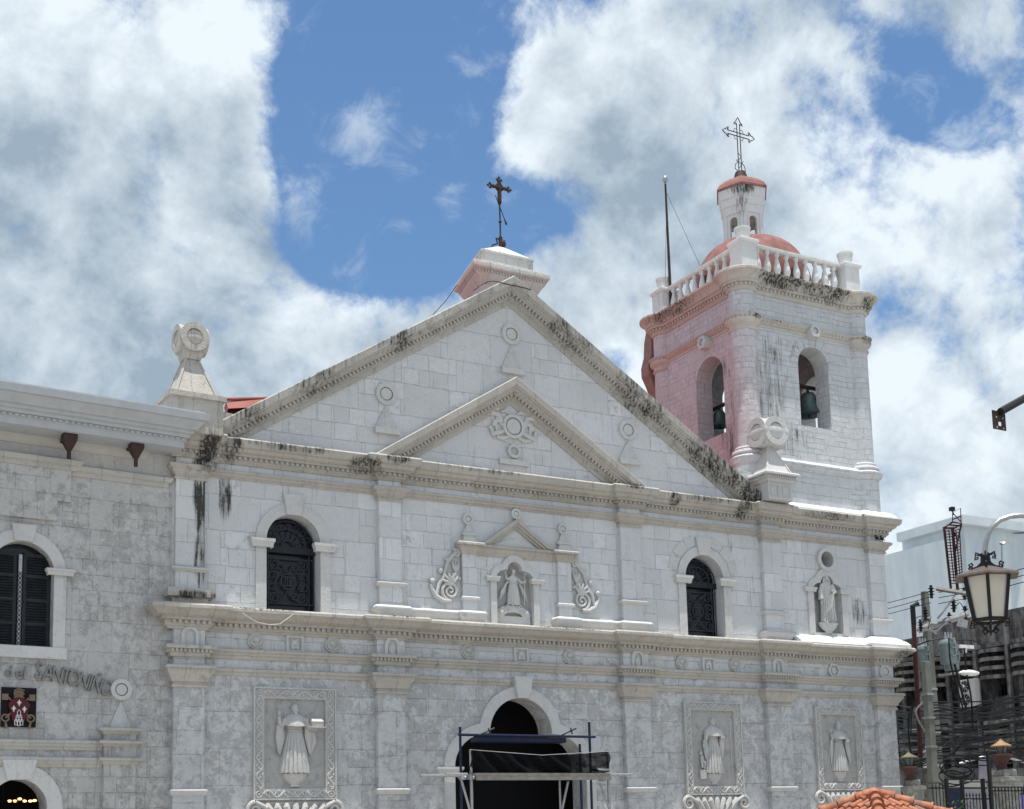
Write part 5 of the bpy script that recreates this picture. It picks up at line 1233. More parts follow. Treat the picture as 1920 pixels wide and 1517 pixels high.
# ------------------------------------------------------------------ CONVENT BUILDING on the left
CA = R_(5.0); CO = Vector((-12.42, .0, 0)); CXV = Vector((cos(CA), sin(CA), 0)); CYV = Vector((-sin(CA), cos(CA), 0))
conv = thing('convent_building', tuple(CO), 'grey stone convent wing with a deep painted eaves cornice, left of the church', 'building', rz=CA)
def hitC(px, py, v=0.):
    r = ray(px, py); o = CO+CYV*v; t = (o-CP).dot(CYV)/r.dot(CYV); p = CP+r*t; d = p-CO
    return d.dot(CXV), d.z
xR = .25
wz_t = hitC(42, 1015)[1]; wz_b = hitC(60, 1212)[1]; wcx = hitC(42, 1080)[0]; whw = hitC(101, 1080)[0]-wcx
dcx = hitC(33, 1500)[0]; dhw = hitC(87, 1515)[0]-dcx; dzt = hitC(33, 1461)[1]
MB().plate([(-26, 0), (xR, 0), (xR, 15.2), (-26, 15.2)], [arch(wcx, whw, wz_b, wz_t-whw), arch(dcx, dhw, .02, dzt-dhw)], 0, .8).build('front_wall', M['conv'], conv, smooth=25)
MB().box(-26, xR, 3.0, 3.1, 0, 14).build('interior_shade_sheet', M['dark'], conv, smooth=0)  # near-black sheet standing in for shade inside the wing
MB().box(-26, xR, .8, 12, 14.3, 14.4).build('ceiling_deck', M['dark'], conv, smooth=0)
# window
wd_ = trim_arch(wcx, whw, wz_b, wz_t-whw, .36, -.05, -.001, 24).build('shuttered_window', M['trim'], conv)
MB().box(wcx-whw-.42, wcx+whw+.42, -.10, .04, wz_b-.36, wz_b+.0).build('sill', M['trim'], wd_, bevel=.02)
wedge(wcx, wz_t+.0, wz_t+.50, .26, .36, -.12, .03).build('keystone', M['trim'], wd_, smooth=0)
za, zb = hitC(110, 1079, -.1)[1], hitC(110, 1067, -.1)[1]
impost(wcx+whw-.16, wcx+whw+.50, za, zb, -.10, proj=.10).build('impost', M['trim'], wd_)
for s_ in (-1, 1):
    x0, x1 = sorted((wcx+s_*.09, wcx+s_*(whw-.02))); zt = wz_t-whw*.28
    m = MB().box(x0, x0+.10, .30, .36, wz_b+.02, zt).box(x1-.10, x1, .30, .36, wz_b+.02, zt)
    n = 34
    for i in range(n):
        z = wz_b+.06+(zt-wz_b-.1)*i/n
        m.add([(x0+.1, .29, z), (x1-.1, .29, z), (x1-.1, .36, z+.09), (x0+.1, .36, z+.09), (x0+.1, .30, z-.012), (x1-.1, .30, z-.012), (x1-.1, .37, z+.078), (x0+.1, .37, z+.078)], [(0, 1, 2, 3), (4, 5, 6, 7), (0, 1, 5, 4), (2, 3, 7, 6)])
    for z in (wz_b+.05, (wz_b+zt)*.5, zt-.1, (wz_b*3+zt)/4, (wz_b+zt*3)/4): m.box(x0, x1, .285, .36, z-.05, z+.05)
    m.build('shutter', M['shut'], wd_, smooth=0)
MB().box(wcx-.05, wcx+.05, .26, .38, wz_b, wz_t-.35).build('centre_post', M['steel'], wd_, smooth=0)
m = MB(); z = wz_b+.05
while z < wz_t-1.0: m.tube([(wcx-.06, .25, z), (wcx+.06, .25, z+.14)], .012, 4).tube([(wcx+.06, .25, z), (wcx-.06, .25, z+.14)], .012, 4); z += .14
m.build('lattice', M['iron'], wd_)
MB().plate(arch(wcx, whw+.02, wz_b, wz_t-whw), [], .42, .46).build('pane', M['glass'], wd_, smooth=0)
# eaves cornice
ze = hitC(200, 746, -1.55)[1]; xe = hitC(393, 778, -1.6)[0]-1.6
pe = [(-26, 0), (xe, 0), (xe, 3.0)]
zl = ze-1.10
m = MB().sweep(pe, [(0, ze-1.32), (.95, ze-1.32), (1.0, ze-1.30), (1.0, ze-1.06), (1.03, ze-1.04), (1.03, ze-.92), (1.12, ze-.90), (1.14, ze-.80), (1.22, ze-.76), (1.24, ze-.66), (1.32, ze-.62), (1.38, ze-.50), (1.50, ze-.36), (1.52, ze-.32), (1.60, ze-.30), (1.62, ze-.02), (1.58, ze), (0, ze+.15)])
m.dentils(pe, 1.03, 1.09, ze-1.02, ze-.93, .09, .09)
m.v = [(x, y, ze+(z-ze)*.80 if z < ze else z) for x, y, z in m.v]; m.build('eaves_cornice', M['eave'], conv)
MB().sweep(pe, [(0, ze-1.32), (.04, ze-1.32), (.10, ze-1.25), (.16, ze-1.10), (.16, ze-1.04), (0, ze-1.04)]).build('bed_mould', M['soff'], conv)
MB().add([(-26, -1.5, ze+.0), (xe+1.5, -1.5, ze+.0), (xe+1.5, 3, ze+.5), (-26, 3, ze+.5), (-26, -1.5, ze+.06), (xe+1.5, -1.5, ze+.06), (xe+1.5, 3, ze+.56), (-26, 3, ze+.56)], [(0, 1, 2, 3), (4, 5, 6, 7), (0, 1, 5, 4), (1, 2, 6, 5)]).build('eaves_roof', M['eave'], conv, smooth=0)
for px, py in ((131, 801), (256, 817)):
    x, z = hitC(px, py, -.75)
    m = MB().frust(x, -.72, z-.72, z-.42, .07, .20, .07, .18).frust(x, -.72, z-.42, z+.12, .20, .21, .18, .2).tube([(x, -.72, z-.98), (x, -.72, z-.68)], .065, 8)
    m.box(x-.235, x+.235, -.95, -.49, z-.06, z+.0).box(x-.12, x+.12, -.6, 0, z-.35, z-.1); m.build('drain_box', M['brown'], conv, smooth=0)
# mouldings and raised blockwork
sp = [(0, 0), (.05, 0), (.08, .06), (.08, .12), (.16, .16), (.20, .24), (.20, .30), (.14, .34), (0, .36)]
x1_, z1_ = hitC(141, 884, -.15); 
m = MB().sweep([(-26, .03), (-26, -.12), (x1_, -.12), (x1_, .03)], [(o, z1_+z) for o, z in sp]); m.build('string_course', M['convm'], conv)
x2_, z2_ = hitC(313, 900, -.15)
MB().sweep([(x1_-.05, .03), (x1_-.05, 0), (x2_, 0), (x2_, .03)], [(o, z1_+z-.12) for o, z in sp]).build('string_course', M['convm'], conv)
xa, za = hitC(130, 943); xb, zb = hitC(105, 978)
MB().plate([(-26, zb), (xb, zb), (xb, za), (xa, za), (xa, z1_), (-26, z1_)], [], -.13, .03).build('raised_blockwork', M['conv'], conv, smooth=0)
# doorway, strings and pilaster with ring
da = trim_arch(dcx, dhw, 0, dzt-dhw, .45, -.07, -.001, 24).build('arched_doorway', M['trim'], conv)
kz = hitC(30, 1419)[1]
wedge(dcx, dzt-.02, kz, .34, .52, -.17, .03).build('keystone', M['trim'], da, smooth=0, bevel=.01)
for yt in (1389, 1421):
    z = hitC(150, yt, -.15)[1]
    sp3 = [(0, z-.28), (.05, z-.28), (.07, z-.2), (.12, z-.17), (.13, z-.10), (.19, z-.07), (.19, z), (0, z+.04)]
    MB().sweep([(-26, 0), (hitC(192, 1400)[0]-.02, 0)], sp3).build('string_course', M['convm'], conv)
px0, px1 = hitC(194, 1450, -.15)[0], hitC(254, 1450, -.15)[0]
z1365, z1377, z1389, z1400, z1421, z1435 = [hitC(228, q, -.2)[1] for q in (1365, 1377, 1389, 1400, 1421, 1434)]
dp = MB().box(px0, px1, -.18, .04, 0, z1365-.02).build('door_pilaster', M['conv'], conv, smooth=0, bevel=.02)
for nm, (zh, zl_) in (('cap', (z1365, z1377)), ('band', (z1389, z1400)), ('band', (z1421, z1435))):
    MB().sweep([(px0, .03), (px0, -.18), (px1, -.18), (px1, .03)], [(-.03, zl_), (.03, zl_), (.07, zl_+.08), (.12, zl_+.11), (.18, zh-.09), (.20, zh-.02), (.17, zh), (-.03, zh+.03)]).build(nm, M['convm'], dp)
rx, rz_ = hitC(228, 1293, -.1); pxc = (px0+px1)/2
m = ringdisc(MB(), rx, rz_, .33, .20, -.12, .02)
m.add([(rx-.35, -.02, z1365), (rx+.35, -.02, z1365), (rx, -.03, rz_-.33), (rx-.03, -.20, z1365), (rx-.35, .02, z1365), (rx+.35, .02, z1365)], [(0, 3, 2), (3, 1, 2), (4, 5, 2)])
m.build('ring_and_obelisk_relief', M['trim'], conv)
# lettering
def letters(items, mat, parent):
    for ch, px, py, hpx, rot in items:
        cu = bpy.data.curves.new('t', 'FONT'); cu.body = ch; cu.size = 1; cu.extrude = .06; cu.align_x = 'CENTER'; cu.align_y = 'CENTER'; cu.offset = .004
        to = bpy.data.objects.new('t', cu); COL.objects.link(to)
        dg = bpy.context.evaluated_depsgraph_get(); me = bpy.data.meshes.new_from_object(to.evaluated_get(dg))
        COL.objects.unlink(to); bpy.data.objects.remove(to); me.name = 'letter'
        x, z = hitC(px, py, -.06); s = hpx/46.
        Mx = Matrix.Translation((x, -.07, z)) @ Matrix.Rotation(R_(-rot), 4, Vector((0, -1, 0)).normalized()*-1 if False else 'Y') @ Matrix.Rotation(pi/2, 4, 'X') @ Matrix.Scale(s, 4)
        me.transform(Mx @ Matrix.Diagonal((.66 if ch.isupper() else .9, 1, 1, 1))); me.materials.clear(); me.materials.append(mat)
        o = bpy.data.objects.new('letter', me); COL.objects.link(o); o.parent = parent; o['label'] = 'letter '+ch
letters([('d', 16, 1260, 24, -2), ('e', 35, 1262, 24, -4), ('l', 46, 1262, 25, -5), ('S', 72, 1259, 33, -7), ('A', 90, 1263, 33, -9), ('N', 107, 1266.5, 33, -10), ('T', 123, 1269.5, 33, -12), ('O', 138, 1273, 33, -13),
         ('N', 157, 1278, 32, -15), ('I', 169, 1281.5, 32, -16), ('Ñ', 181, 1285, 32, -17), ('O', 200, 1291.5, 32, -19)], M['lett'], conv)
# coat of arms
cx0, cz1 = hitC(3, 1288, -.05); cx1, cz0 = hitC(67, 1364, -.05)
ca = MB().plate([(cx0, cz0), (cx1, cz0), (cx1, cz1), (cx0, cz1)], [], -.05, .03).build('coat_of_arms', M['dark'], conv, smooth=0)
W = cx1-cx0; Hh = cz1-cz0; U = lambda a, b: (cx0+W*a, cz0+Hh*b)
m = MB().plate([U(.48, .04), U(.66, .16), U(.74, .42), U(.80, .56), U(.70, .68), U(.48, .74), U(.26, .68), U(.18, .56), U(.24, .42), U(.30, .16)], [], -.17, -.05); m.build('shield', M['maroon'], ca, smooth=0)
m = MB()
def fl(u, v, s):
    x, z = U(u, v); y = -.18
    m.tube([(x, y, z-s*1.1), (x, y, z-s*.2), (x, y, z+s*.5), (x, y, z+s*1.15)], [s*.16, s*.16, s*.34, s*.05], 6)
    for q in (-1, 1): m.tube([(x, y, z-s*.3), (x+q*s*.55, y, z+s*.35), (x+q*s*.8, y, z-s*.1)], [s*.12, s*.2, s*.08], 6)
    m.tube([(x-s*.45, y, z-s*.35), (x+s*.45, y, z-s*.35)], s*.12, 6)
for u, v in ((.48, .60), (.33, .45), (.63, .44)): fl(u, v, .085)
for (u, v, a, b) in ((.48, .33, .045, .10), (.44, .22, .04, .09), (.52, .22, .04, .09), (.40, .12, .035, .08), (.48, .11, .035, .09), (.56, .12, .035, .08)):
    x, z = U(u, v); a *= W; b *= Hh
    m.tube([(x-a, -.18, z-b), (x-a, -.18, z+b*.5), (x, -.18, z+b), (x+a, -.18, z+b*.5), (x+a, -.18, z-b), (x-a, -.18, z-b)], .010, 5)
m.build('lilies_and_hill', M['whitep'], ca)
m = MB(); x, z = U(.48, .84); m.ball((x, -.10, z), W*.15, 1, .35, 1.15, 14, 9)
for q in (-.5, 0, .5): m.tube([(x-W*.15, -.15, z+q*.22-.02), (x, -.17, z+q*.22+.03), (x+W*.15, -.15, z+q*.22-.02)], .018, 6)
for q in (-1, 1):
    a = U(.48-q*.36, .22); b = U(.48+q*.30, .74)
    m.tube([(a[0], -.09, a[1]), (b[0], -.09, b[1])], .035, 7)
    m.box(*sorted((b[0], b[0]+q*.17)), -.12, -.06, b[1]-.08, b[1]+.10)
    m.tube([(a[0]+.10*cos(t*pi/6), -.09, a[1]+.10*sin(t*pi/6)) for t in range(13)], .03, 6)
    m.tube([(a[0], -.09, a[1]-.1), (a[0]+q*.04, -.09, a[1]-.3)], [.03, .045], 6)
m.build('crown_and_keys', M['crestm'], ca)
# lamps glowing inside the doorway
bm_ = plain('warm_bulb', (.9, .6, .3), .5, var=0, emit=((1., .6, .28), 2.))
o0 = CO+CXV*dcx+CYV*2.2; zl_ = hitC(40, 1500, 2.2)[1]
ch = thing('chandelier', (o0.x, o0.y, zl_+.3), 'chandelier with small warm bulbs inside the arched doorway', 'lamp')
MB().tube([o0+Vector((-.5+.0, 0, zl_-.04)), o0+Vector((.7, 0, zl_-.04))], .012, 5).tube([o0+Vector((.1, 0, zl_-.04)), o0+Vector((.1, 0, zl_+1.2))], .012, 5).build('frame', M['rust'], ch)
for px, py in ((18, 1502), (28, 1502), (37, 1498), (46, 1502), (57, 1502), (65, 1501)):
    x, z = hitC(px, py, 2.2); p = CO+CXV*x+CYV*2.2; MB().ball((p.x, p.y, z), .05, 1.3, 1, .8, 8, 6).build('bulb', bm_, ch)
# loose wires on the fronts
def wire(pts, r, lab, cat='wire', grp=None, mat='blackw', name='wire'):
    return tag(MB().tube(pts, r, 5).build(name, M[mat]), lab, cat, grp)
wire([Vector((cc_.x-1.5, 3.9, zt+13))*0+Vector(hit(856, 535, 3.4)), hit(835, 565, 2.2), hit(812, 590, 1.0)], .015, 'thin dark wire running down from the pink roof lantern', name='stay_wire')
wire([hit(888+i*12, y, -.66) for i, y in enumerate((545, 536, 529, 527, 529, 532, 535, 537, 540, 543))], .018, 'thin dark wire looped over the peak of the pediment')
wire([hit(455, 1150, -.75), hit(480, 1166, -.72), hit(505, 1172, -.72), hit(525, 1170, -.72), hit(550, 1152, -.75)], .014, 'pale cord sagging below the cornice by the left window', mat='trim', name='cord', cat='cord')

# ------------------------------------------------------------------ SCAFFOLD in the portal
YS = -2.2
sc = thing('scaffold', (PC, YS, 0), 'tube scaffold with blue uprights and black netting standing in the portal', 'scaffold')
def up(px, pyt, Y, r, mat, name='upright'):
    a = hit(px, pyt, Y); return MB().tube([(a.x, Y, 0.02), (a.x, Y, a.z)], r, 10).build(name, M[mat], sc)
up(862.5, 1363, YS, .045, 'steelb'); up(1104.5, 1354, YS, .045, 'steelb')
yb = -4.0
up(882.5, 1405, yb, .05, 'steel'); up(1139, 1411, yb, .05, 'steel'); up(1049, 1458, yb+.2, .035, 'steel'); up(1087, 1395, -.9, .045, 'steelb')
a, b = hit(857, 1378, YS), hit(1113, 1381, YS)
MB().tube([(a.x, YS-.1, a.z), (b.x, YS-.1, a.z)], .045, 8).build('ledger', M['steelb'], sc)
a, b = hit(895, 1379, YS), hit(1060, 1380, YS)
MB().box(a.x, b.x, YS-.05, YS+.5, a.z-.20, a.z-.04).build('deck_board', M['steelb'], sc, smooth=0)
for px in (908, 1062):
    a = hit(px, 1375, YS); s_ = 1 if px < 1000 else -1
    MB().tube([(a.x-.30, YS-.2, a.z-.08), (a.x+.28, YS-.2, a.z+.16)], .03, 6).tube([(a.x+.05, YS-.2, a.z+.16), (a.x+.12, YS-.2, a.z-.05)], .03, 6).build('coupler', M['iron'], sc)
for (x0, x1, py) in ((786, 868, 1454.5), (833, 874, 1452), (1122, 1180, 1452.5), (1105, 1140, 1443.5)):
    a, b = hit(x0, py, yb), hit(x1, py, yb); MB().tube([(a.x, yb-.08, a.z), (b.x, yb-.08, a.z)], .045, 8).build('putlog', M['steel'], sc)
a, b = hit(884, 1452, yb), hit(1135, 1452, yb); zt = a.z
MB().box(a.x, b.x, yb-.3, yb+1.0, zt-.07, zt+.03).build('deck_board', M['plank'], sc, smooth=0)
MB().box(a.x, b.x, yb-.36, yb-.30, zt-.20, zt-.08).build('deck_edge', M['plank'], sc, smooth=0)
for (x0, y0, x1, y1) in ((865, 1462, 879, 1512), (1125, 1468, 1140, 1510), (1065, 1465, 1054, 1517)):
    a, b = hit(x0, y0, yb), hit(x1, y1, yb); b = b+(b-a)*.5
    MB().tube([a, b], .04, 8).build('brace', M['steel'], sc)
for px, py in ((866, 1458), (882, 1458), (1136, 1452), (1128, 1461)):
    a = hit(px, py, yb); MB().box(a.x-.09, a.x+.09, yb-.14, yb+.04, a.z-.07, a.z+.07).ball((a.x+.05, yb-.14, a.z), .05).build('clamp', M['steel'], sc)
# netting with folds
N0, N1 = hit(882, 1406, yb-.1), hit(1141, 1409, yb-.1); zb0 = hit(882, 1450, yb-.1).z
vs = []; nx, nz = 60, 10
for j in range(nz+1):
    for i in range(nx+1):
        u, v = i/nx, j/nz
        x = N0.x+(N1.x-N0.x)*u; z = zb0+(N0.z-zb0)*v+(.10*sin(u*9.)*v*(1-v))-.16*sin(pi*u)*v
        vs.append((x, yb-.12+.10*sin(u*26+v*5+1.5*sin(u*7))*(.3+.7*(1-v))+.05*sin(u*61+v*9), z))
MB().add(vs, [(j*(nx+1)+i, j*(nx+1)+i+1, (j+1)*(nx+1)+i+1, (j+1)*(nx+1)+i) for j in range(nz) for i in range(nx)]).build('netting', M['net'], sc, smooth=80)
MB().tube([(N0.x, yb-.12, N0.z), ((N0.x+N1.x)/2, yb-.12, N0.z-.15), (N1.x, yb-.12, N1.z)], .012, 4).build('net_cord', M['steel'], sc)

# ------------------------------------------------------------------ TILED KIOSK ROOF bottom right
KD = 24.; ap = hitd(1640, 1491, KD); dirk = Vector((_F.x, _F.y, 0)).normalized(); 
ang = atan2((CP-ap).y, (CP-ap).x)+R_(3)
kio = thing('tiled_kiosk', (ap.x, ap.y, 0), 'low kiosk under a hipped orange clay-tile roof in front of the right corner', 'kiosk')
E_ = 3.2; drop = 1.12
cor_ = [Vector((ap.x+E_*cos(ang+k*pi/2), ap.y+E_*sin(ang+k*pi/2), ap.z-drop)) for k in range(4)]
rt = None
for k in range(4):
    A, B = cor_[k], cor_[(k+1) % 4]; m = MB(); 
    m.add([A, B, ap, A-Vector((0, 0, .12)), B-Vector((0, 0, .12)), ap-Vector((0, 0, .12))], [(0, 1, 2), (3, 5, 4), (0, 3, 4, 1)])
    L = (B-A).length; e = (B-A)/L; mid = (A+B)/2; up_ = (ap-mid); 
    n = int(L/.17)
    for i in range(n):
        s_ = (i+.5)*L/n; h0 = 1-abs(2*s_/L-1)       # fraction up the slope at which this row meets the hip
        if h0 < .06: continue
        nt_ = max(1, int(h0*up_.length/.32)); P0 = A+e*s_
        for j in range(nt_+1):
            t0 = j*.32/up_.length; t1 = min((j+1)*.32/up_.length+.02, h0)
            if t0 >= h0: break
            jit = random.uniform(-.006, .006)
            m.tube([P0+up_*t0+Vector((0, 0, .045+jit)), P0+up_*t1+Vector((0, 0, .02+jit))], [.062, .048], 8)
    m.build('roof_slope', M['tile'], kio, smooth=50)
for k in range(4):
    A = cor_[k]; d = ap-A; L = d.length; n = int(L/.33); 
    m = MB()
    for j in range(n):
        a, b = A+d*(j/n), A+d*((j+1.12)/n)
        m.tube([a+Vector((0, 0, .07)), b+Vector((0, 0, .05))], [.105, .085], 12)
        m.tube([a+Vector((0, 0, .07)), a+d*(.10/n)+Vector((0, 0, .07))], [.125, .12], 12)
    m.build('hip_ridge', M['tile'], kio, smooth=50)
MB().ball(ap+Vector((0, 0, .05)), .13, 1, 1, .7, 12, 8).build('ridge_cap', M['tile'], kio)
for k in range(4):
    c = ap+(cor_[k]-ap)*.82; MB().box(c.x-.12, c.x+.12, c.y-.12, c.y+.12, 0, c.z-.06).build('post', M['conc'], kio, smooth=0)

# ------------------------------------------------------------------ BACKGROUND: white block, red ladder cage
wb = thing('white_building', (95, 45, 0), 'big pale blue-white windowless building with a penthouse, far behind the church', 'building')
XW = 78.; c1 = hitx(1790, 1010, XW)
zlow = hitx(1700, 1030, XW).z; pA = hitx(1640, 1045, XW); 
zcor = hitx(1790, 1012, XW).z
m = MB().add([(XW, pA.y+14, 0), (XW, c1.y, 0), (XW, c1.y, zlow), (XW, pA.y+14, zlow), (XW+40, pA.y+14, 0), (XW+40, c1.y, 0), (XW+40, c1.y, zlow), (XW+40, pA.y+14, zlow)], [(0, 1, 2, 3), (4, 7, 6, 5), (3, 2, 6, 7), (1, 5, 6, 2), (0, 3, 7, 4)])
m.build('long_wing', M['wbld'], wb, smooth=0)
q0 = hitx(1711, 1013, XW+1); q1 = hitx(1786, 990, XW+1); zp = (q0.z+q1.z)/2; zp2 = zp+1.2
MB().box(XW+1, XW+22, c1.y-.1, q0.y, zlow, zp).build('penthouse', M['wbld'], wb, smooth=0)
MB().box(XW+.2, XW+23, c1.y-1.0, q0.y+1.4, zp, zp+.9).build('roof_slab', M['wbld'], wb, smooth=0)
q2 = hit(1882, 1002, c1.y)
MB().box(XW+1.05, q2.x, c1.y-.3, c1.y+8, 0, zp+.1).build('stair_tower', M['wbld'], wb, smooth=0)
q3 = hit(1884, 1003, c1.y+.4)
m = MB().add([(q2.x+.05, c1.y+.4, 0), (q2.x+50, c1.y-26, 0), (q2.x+50, c1.y-26, q3.z+1), (q2.x+.05, c1.y+.4, q3.z), (q2.x+.05, c1.y+12, 0), (q2.x+50, c1.y+12, 0), (q2.x+50, c1.y+12, q3.z+1), (q2.x+.05, c1.y+12, q3.z)], [(0, 1, 2, 3), (4, 7, 6, 5), (3, 2, 6, 7), (1, 5, 6, 2), (0, 3, 7, 4)])
m.build('rear_wing', M['wbld'], wb, smooth=0)
# red caged ladder
D = 92.; L_ = lambda x, y, d=D: hitd(x, y, d)
ld = thing('caged_ladder', tuple(L_(1780, 1100)*1), 'tall red caged ladder with a platform up the corner of the white building', 'ladder')
ORG[ld.name] = L_(1780, 1100)
m = MB().tube([L_(1770, 988), L_(1783, 1104)], .09, 5).tube([L_(1786, 990), L_(1796, 1110)], .11, 5); m.build('rails', M['redst'], ld)
m = MB(); 
for i in range(19):
    t = i/18; a = L_(1773+10*t, 996+98*t); b = L_(1799+7*t, 992+96*t); c = L_(1787+9*t, 993+97*t, D-1.2)
    m.tube([a, L_(1780+10*t, 996+98*t, D-1.5), L_(1792+8*t, 994+97*t, D-1.5), b], .035, 4)
for x0, x1 in ((1779, 1789), (1792, 1801), (1799, 1805)): m.tube([L_(x0, 993, D-1.4), L_(x1, 1092, D-1.4)], .05, 4)
m.build('cage', M['redst'], ld)
m = MB().tube([L_(1769, 990), L_(1786, 979), L_(1803, 982), L_(1790, 990), L_(1769, 990)], .07, 5).tube([L_(1777, 984), L_(1800, 986)], .06, 5)
m.tube([L_(1786, 979), L_(1786, 962)], .04, 4).tube([L_(1802, 980), L_(1801, 953), L_(1786, 961), L_(1803, 980)], .045, 4).tube([L_(1802, 968), L_(1786, 974)], .04, 4).tube([L_(1803, 982), L_(1790, 1040)], .06, 5).tube([L_(1784, 990), L_(1796, 1012)], .08, 4)
m.build('platform', M['redst'], ld)
c = L_(1785, 954.5); MB().box(c.x-.15, c.x+.15, c.y-.15, c.y+.15, c.z-.13, c.z+.13).tube([c, L_(1788, 966)], .06, 4).build('floodlight', M['blackw'], ld)
mst = thing('antenna_mast', tuple(L_(1880, 1030, 90)), 'thin antenna mast against the pale blue wall, right of the ladder', 'antenna')
ORG[mst.name] = L_(1880, 1030, 90)
MB().tube([L_(1878.5, 1060, 90), L_(1878, 1018, 90)], .07, 4).tube([L_(1877, 1020, 90), L_(1884, 1018, 90)], .09, 4).ball(L_(1877, 1019, 90), .12).build('mast', M['steel'], mst)

# ------------------------------------------------------------------ louvred concrete building
XB = 40.
lb_ = thing('louvred_building', (XB+6, 12, 0), 'stained dark concrete building with curved sunshade fins and vertical pipes', 'building')
yy = lambda px, py=1300: hitx(px, py, XB).y
z_ = lambda py, px=1870: hitx(px, py, XB).z
edges = [1640, 1684, 1736, 1788, 1842, 1903, 1966]
Ys = [yy(e) for e in edges]
ztop = z_(1142, 1900)
Yfar, Ynear = Ys[0], Ys[-1]-3
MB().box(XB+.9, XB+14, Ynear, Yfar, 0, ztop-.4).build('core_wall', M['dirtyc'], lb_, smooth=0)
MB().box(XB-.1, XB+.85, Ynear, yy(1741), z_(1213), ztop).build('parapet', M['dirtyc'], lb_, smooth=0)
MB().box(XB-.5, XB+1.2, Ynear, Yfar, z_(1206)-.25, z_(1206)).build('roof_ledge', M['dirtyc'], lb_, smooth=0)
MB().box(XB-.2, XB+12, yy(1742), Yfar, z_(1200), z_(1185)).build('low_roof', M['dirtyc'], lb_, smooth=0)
for e, Y in zip(edges[1:], Ys[1:]):
    MB().tube([(XB-.35, Y, z_(1480)), (XB-.35, Y, z_(1190 if e < 1790 else 1150))], .17, 8).build('pipe', M['dirtyc'], lb_)
    MB().box(XB-.15, XB+.9, Y-.75, Y-.45, 0, z_(1190)).build('fin_pier', M['dirtyc'], lb_, smooth=0)
rows = [1221, 1237, 1254, 1271, 1356, 1374, 1391, 1408]
for b in range(6):
    Y0, Y1 = Ys[b], Ys[b+1]
    for ri, py in enumerate(rows):
        if ri in (2, 3) and b == 3: continue
        z = z_(py); vs = []; n = 8
        for i in range(n+1):
            t = i/n; y = Y0+(Y1-Y0)*t; o = .95*sin(pi*t)+.1
            vs += [(XB-o, y, z+.10), (XB-o, y, z-.12), (XB-o+.45, y, z-.02), (XB-o+.45, y, z+.16)]
        MB().add(vs, [(4*i+a, 4*i+(a+1) % 4, 4*i+4+(a+1) % 4, 4*i+4+a) for i in range(n) for a in range(4)]+[(0, 1, 2, 3), (4*n+3, 4*n+2, 4*n+1, 4*n)]).build('sunshade', M['dirtyc'], lb_, smooth=30)
    ya, yb_ = min(Y0, Y1)+.9, max(Y0, Y1)-.6
    for (p0, p1) in ((1283, 1304), (1420, 1440)):
        m = MB().box(XB+.8, XB+.88, ya, yb_, z_(p1), z_(p0)); w0 = m.build('window', M['glass'], lb_, smooth=0)
        m = MB()
        for f in (0, .5, 1): y = ya+(yb_-ya)*f; m.box(XB+.7, XB+.80, y-.05, y+.05, z_(p1), z_(p0))
        m.box(XB+.7, XB+.79, ya, yb_, z_(p0)-.06, z_(p0)+.04).box(XB+.7, XB+.79, ya, yb_, z_(p1)-.04, z_(p1)+.06); m.build('frame', M['shut'], w0, smooth=0)
    MB().box(XB+.1, XB+.7, ya-.3, yb_+.3, z_(1345), z_(1306)).build('sill_wall', M['dirtyc'], lb_, smooth=0)
# stacked air-conditioner on the facade
a = hitx(1819, 1300, XB-.9)
ac = thing('air_conditioner', (a.x, a.y, a.z-1.1), 'white air-conditioner unit with two black fans on the louvred facade', 'air conditioner')
ORG[ac.name] = Vector((a.x, a.y, a.z-1.1))
MB().box(a.x-.25, a.x+.25, a.y-.60, a.y+.60, a.z-.82, a.z+.82).build('case', M['greyw'], ac, smooth=0, bevel=.02)
for dz in (-.38, .40):
    m = MB(); k = [(a.x-.28, a.y+.16+.34*cos(t*pi/10), a.z+dz+.34*sin(t*pi/10)) for t in range(20)]
    m.add(k+[(x+.06, y, z) for x, y, z in k], [tuple(range(20))]+[(i, (i+1) % 20, 20+(i+1) % 20, 20+i) for i in range(20)]); f_ = m.build('fan', M['blackw'], ac, smooth=0)
    m = MB(); [m.tube([(a.x-.30, a.y+.16, a.z+dz), (a.x-.30, a.y+.16+.33*cos(q*pi/4), a.z+dz+.33*sin(q*pi/4))], .012, 4) for q in range(8)]; m.ball((a.x-.31, a.y+.16, a.z+dz), .07).build('fan_guard', M['steel'], f_)
MB().box(a.x-.3, a.x+.9, a.y-.8, a.y+.8, a.z-1.12, a.z-1.02).build('bracket', M['iron'], ac, smooth=0)

# ------------------------------------------------------------------ ground-level clutter at the street side
hw = thing('shop_front', tuple(hitd(1850, 1500, 70).xy)+(0,), 'white shop front with a dark blue shutter below the louvred building', 'shop front')
ORG[hw.name] = Vector((hitd(1850, 1500, 70).x, hitd(1850, 1500, 70).y, 0))
def quad(x0, y0, x1, y1, d, name, mat, par, th=.12, dz=0):
    a, b, c, e = hitd(x0, y1, d), hitd(x1, y1, d), hitd(x1, y0, d), hitd(x0, y0, d)
    n = Vector((_F.x, _F.y, 0)).normalized()*th
    return MB().add([a, b, c, e, a+n, b+n, c+n, e+n], [(0, 1, 2, 3), (7, 6, 5, 4), (0, 4, 5, 1), (1, 5, 6, 2), (2, 6, 7, 3), (3, 7, 4, 0)]).build(name, mat, par, smooth=0)
M['bluep'] = plain('dark_blue_panel', (.012, .022, .06), .5, var=.2); M['purple'] = plain('purple_banner', (.17, .15, .50), .7, var=.1)
M['greyp'] = plain('lilac_grey_wall', (.30, .29, .34), .8, var=.15, scale=1.); M['cream'] = plain('cream_wall', (.46, .44, .40), .8, var=.1, scale=1.)
quad(1690, 1440, 1990, 1760, 69.5, 'wall', M['dirtyc'], hw, .3)
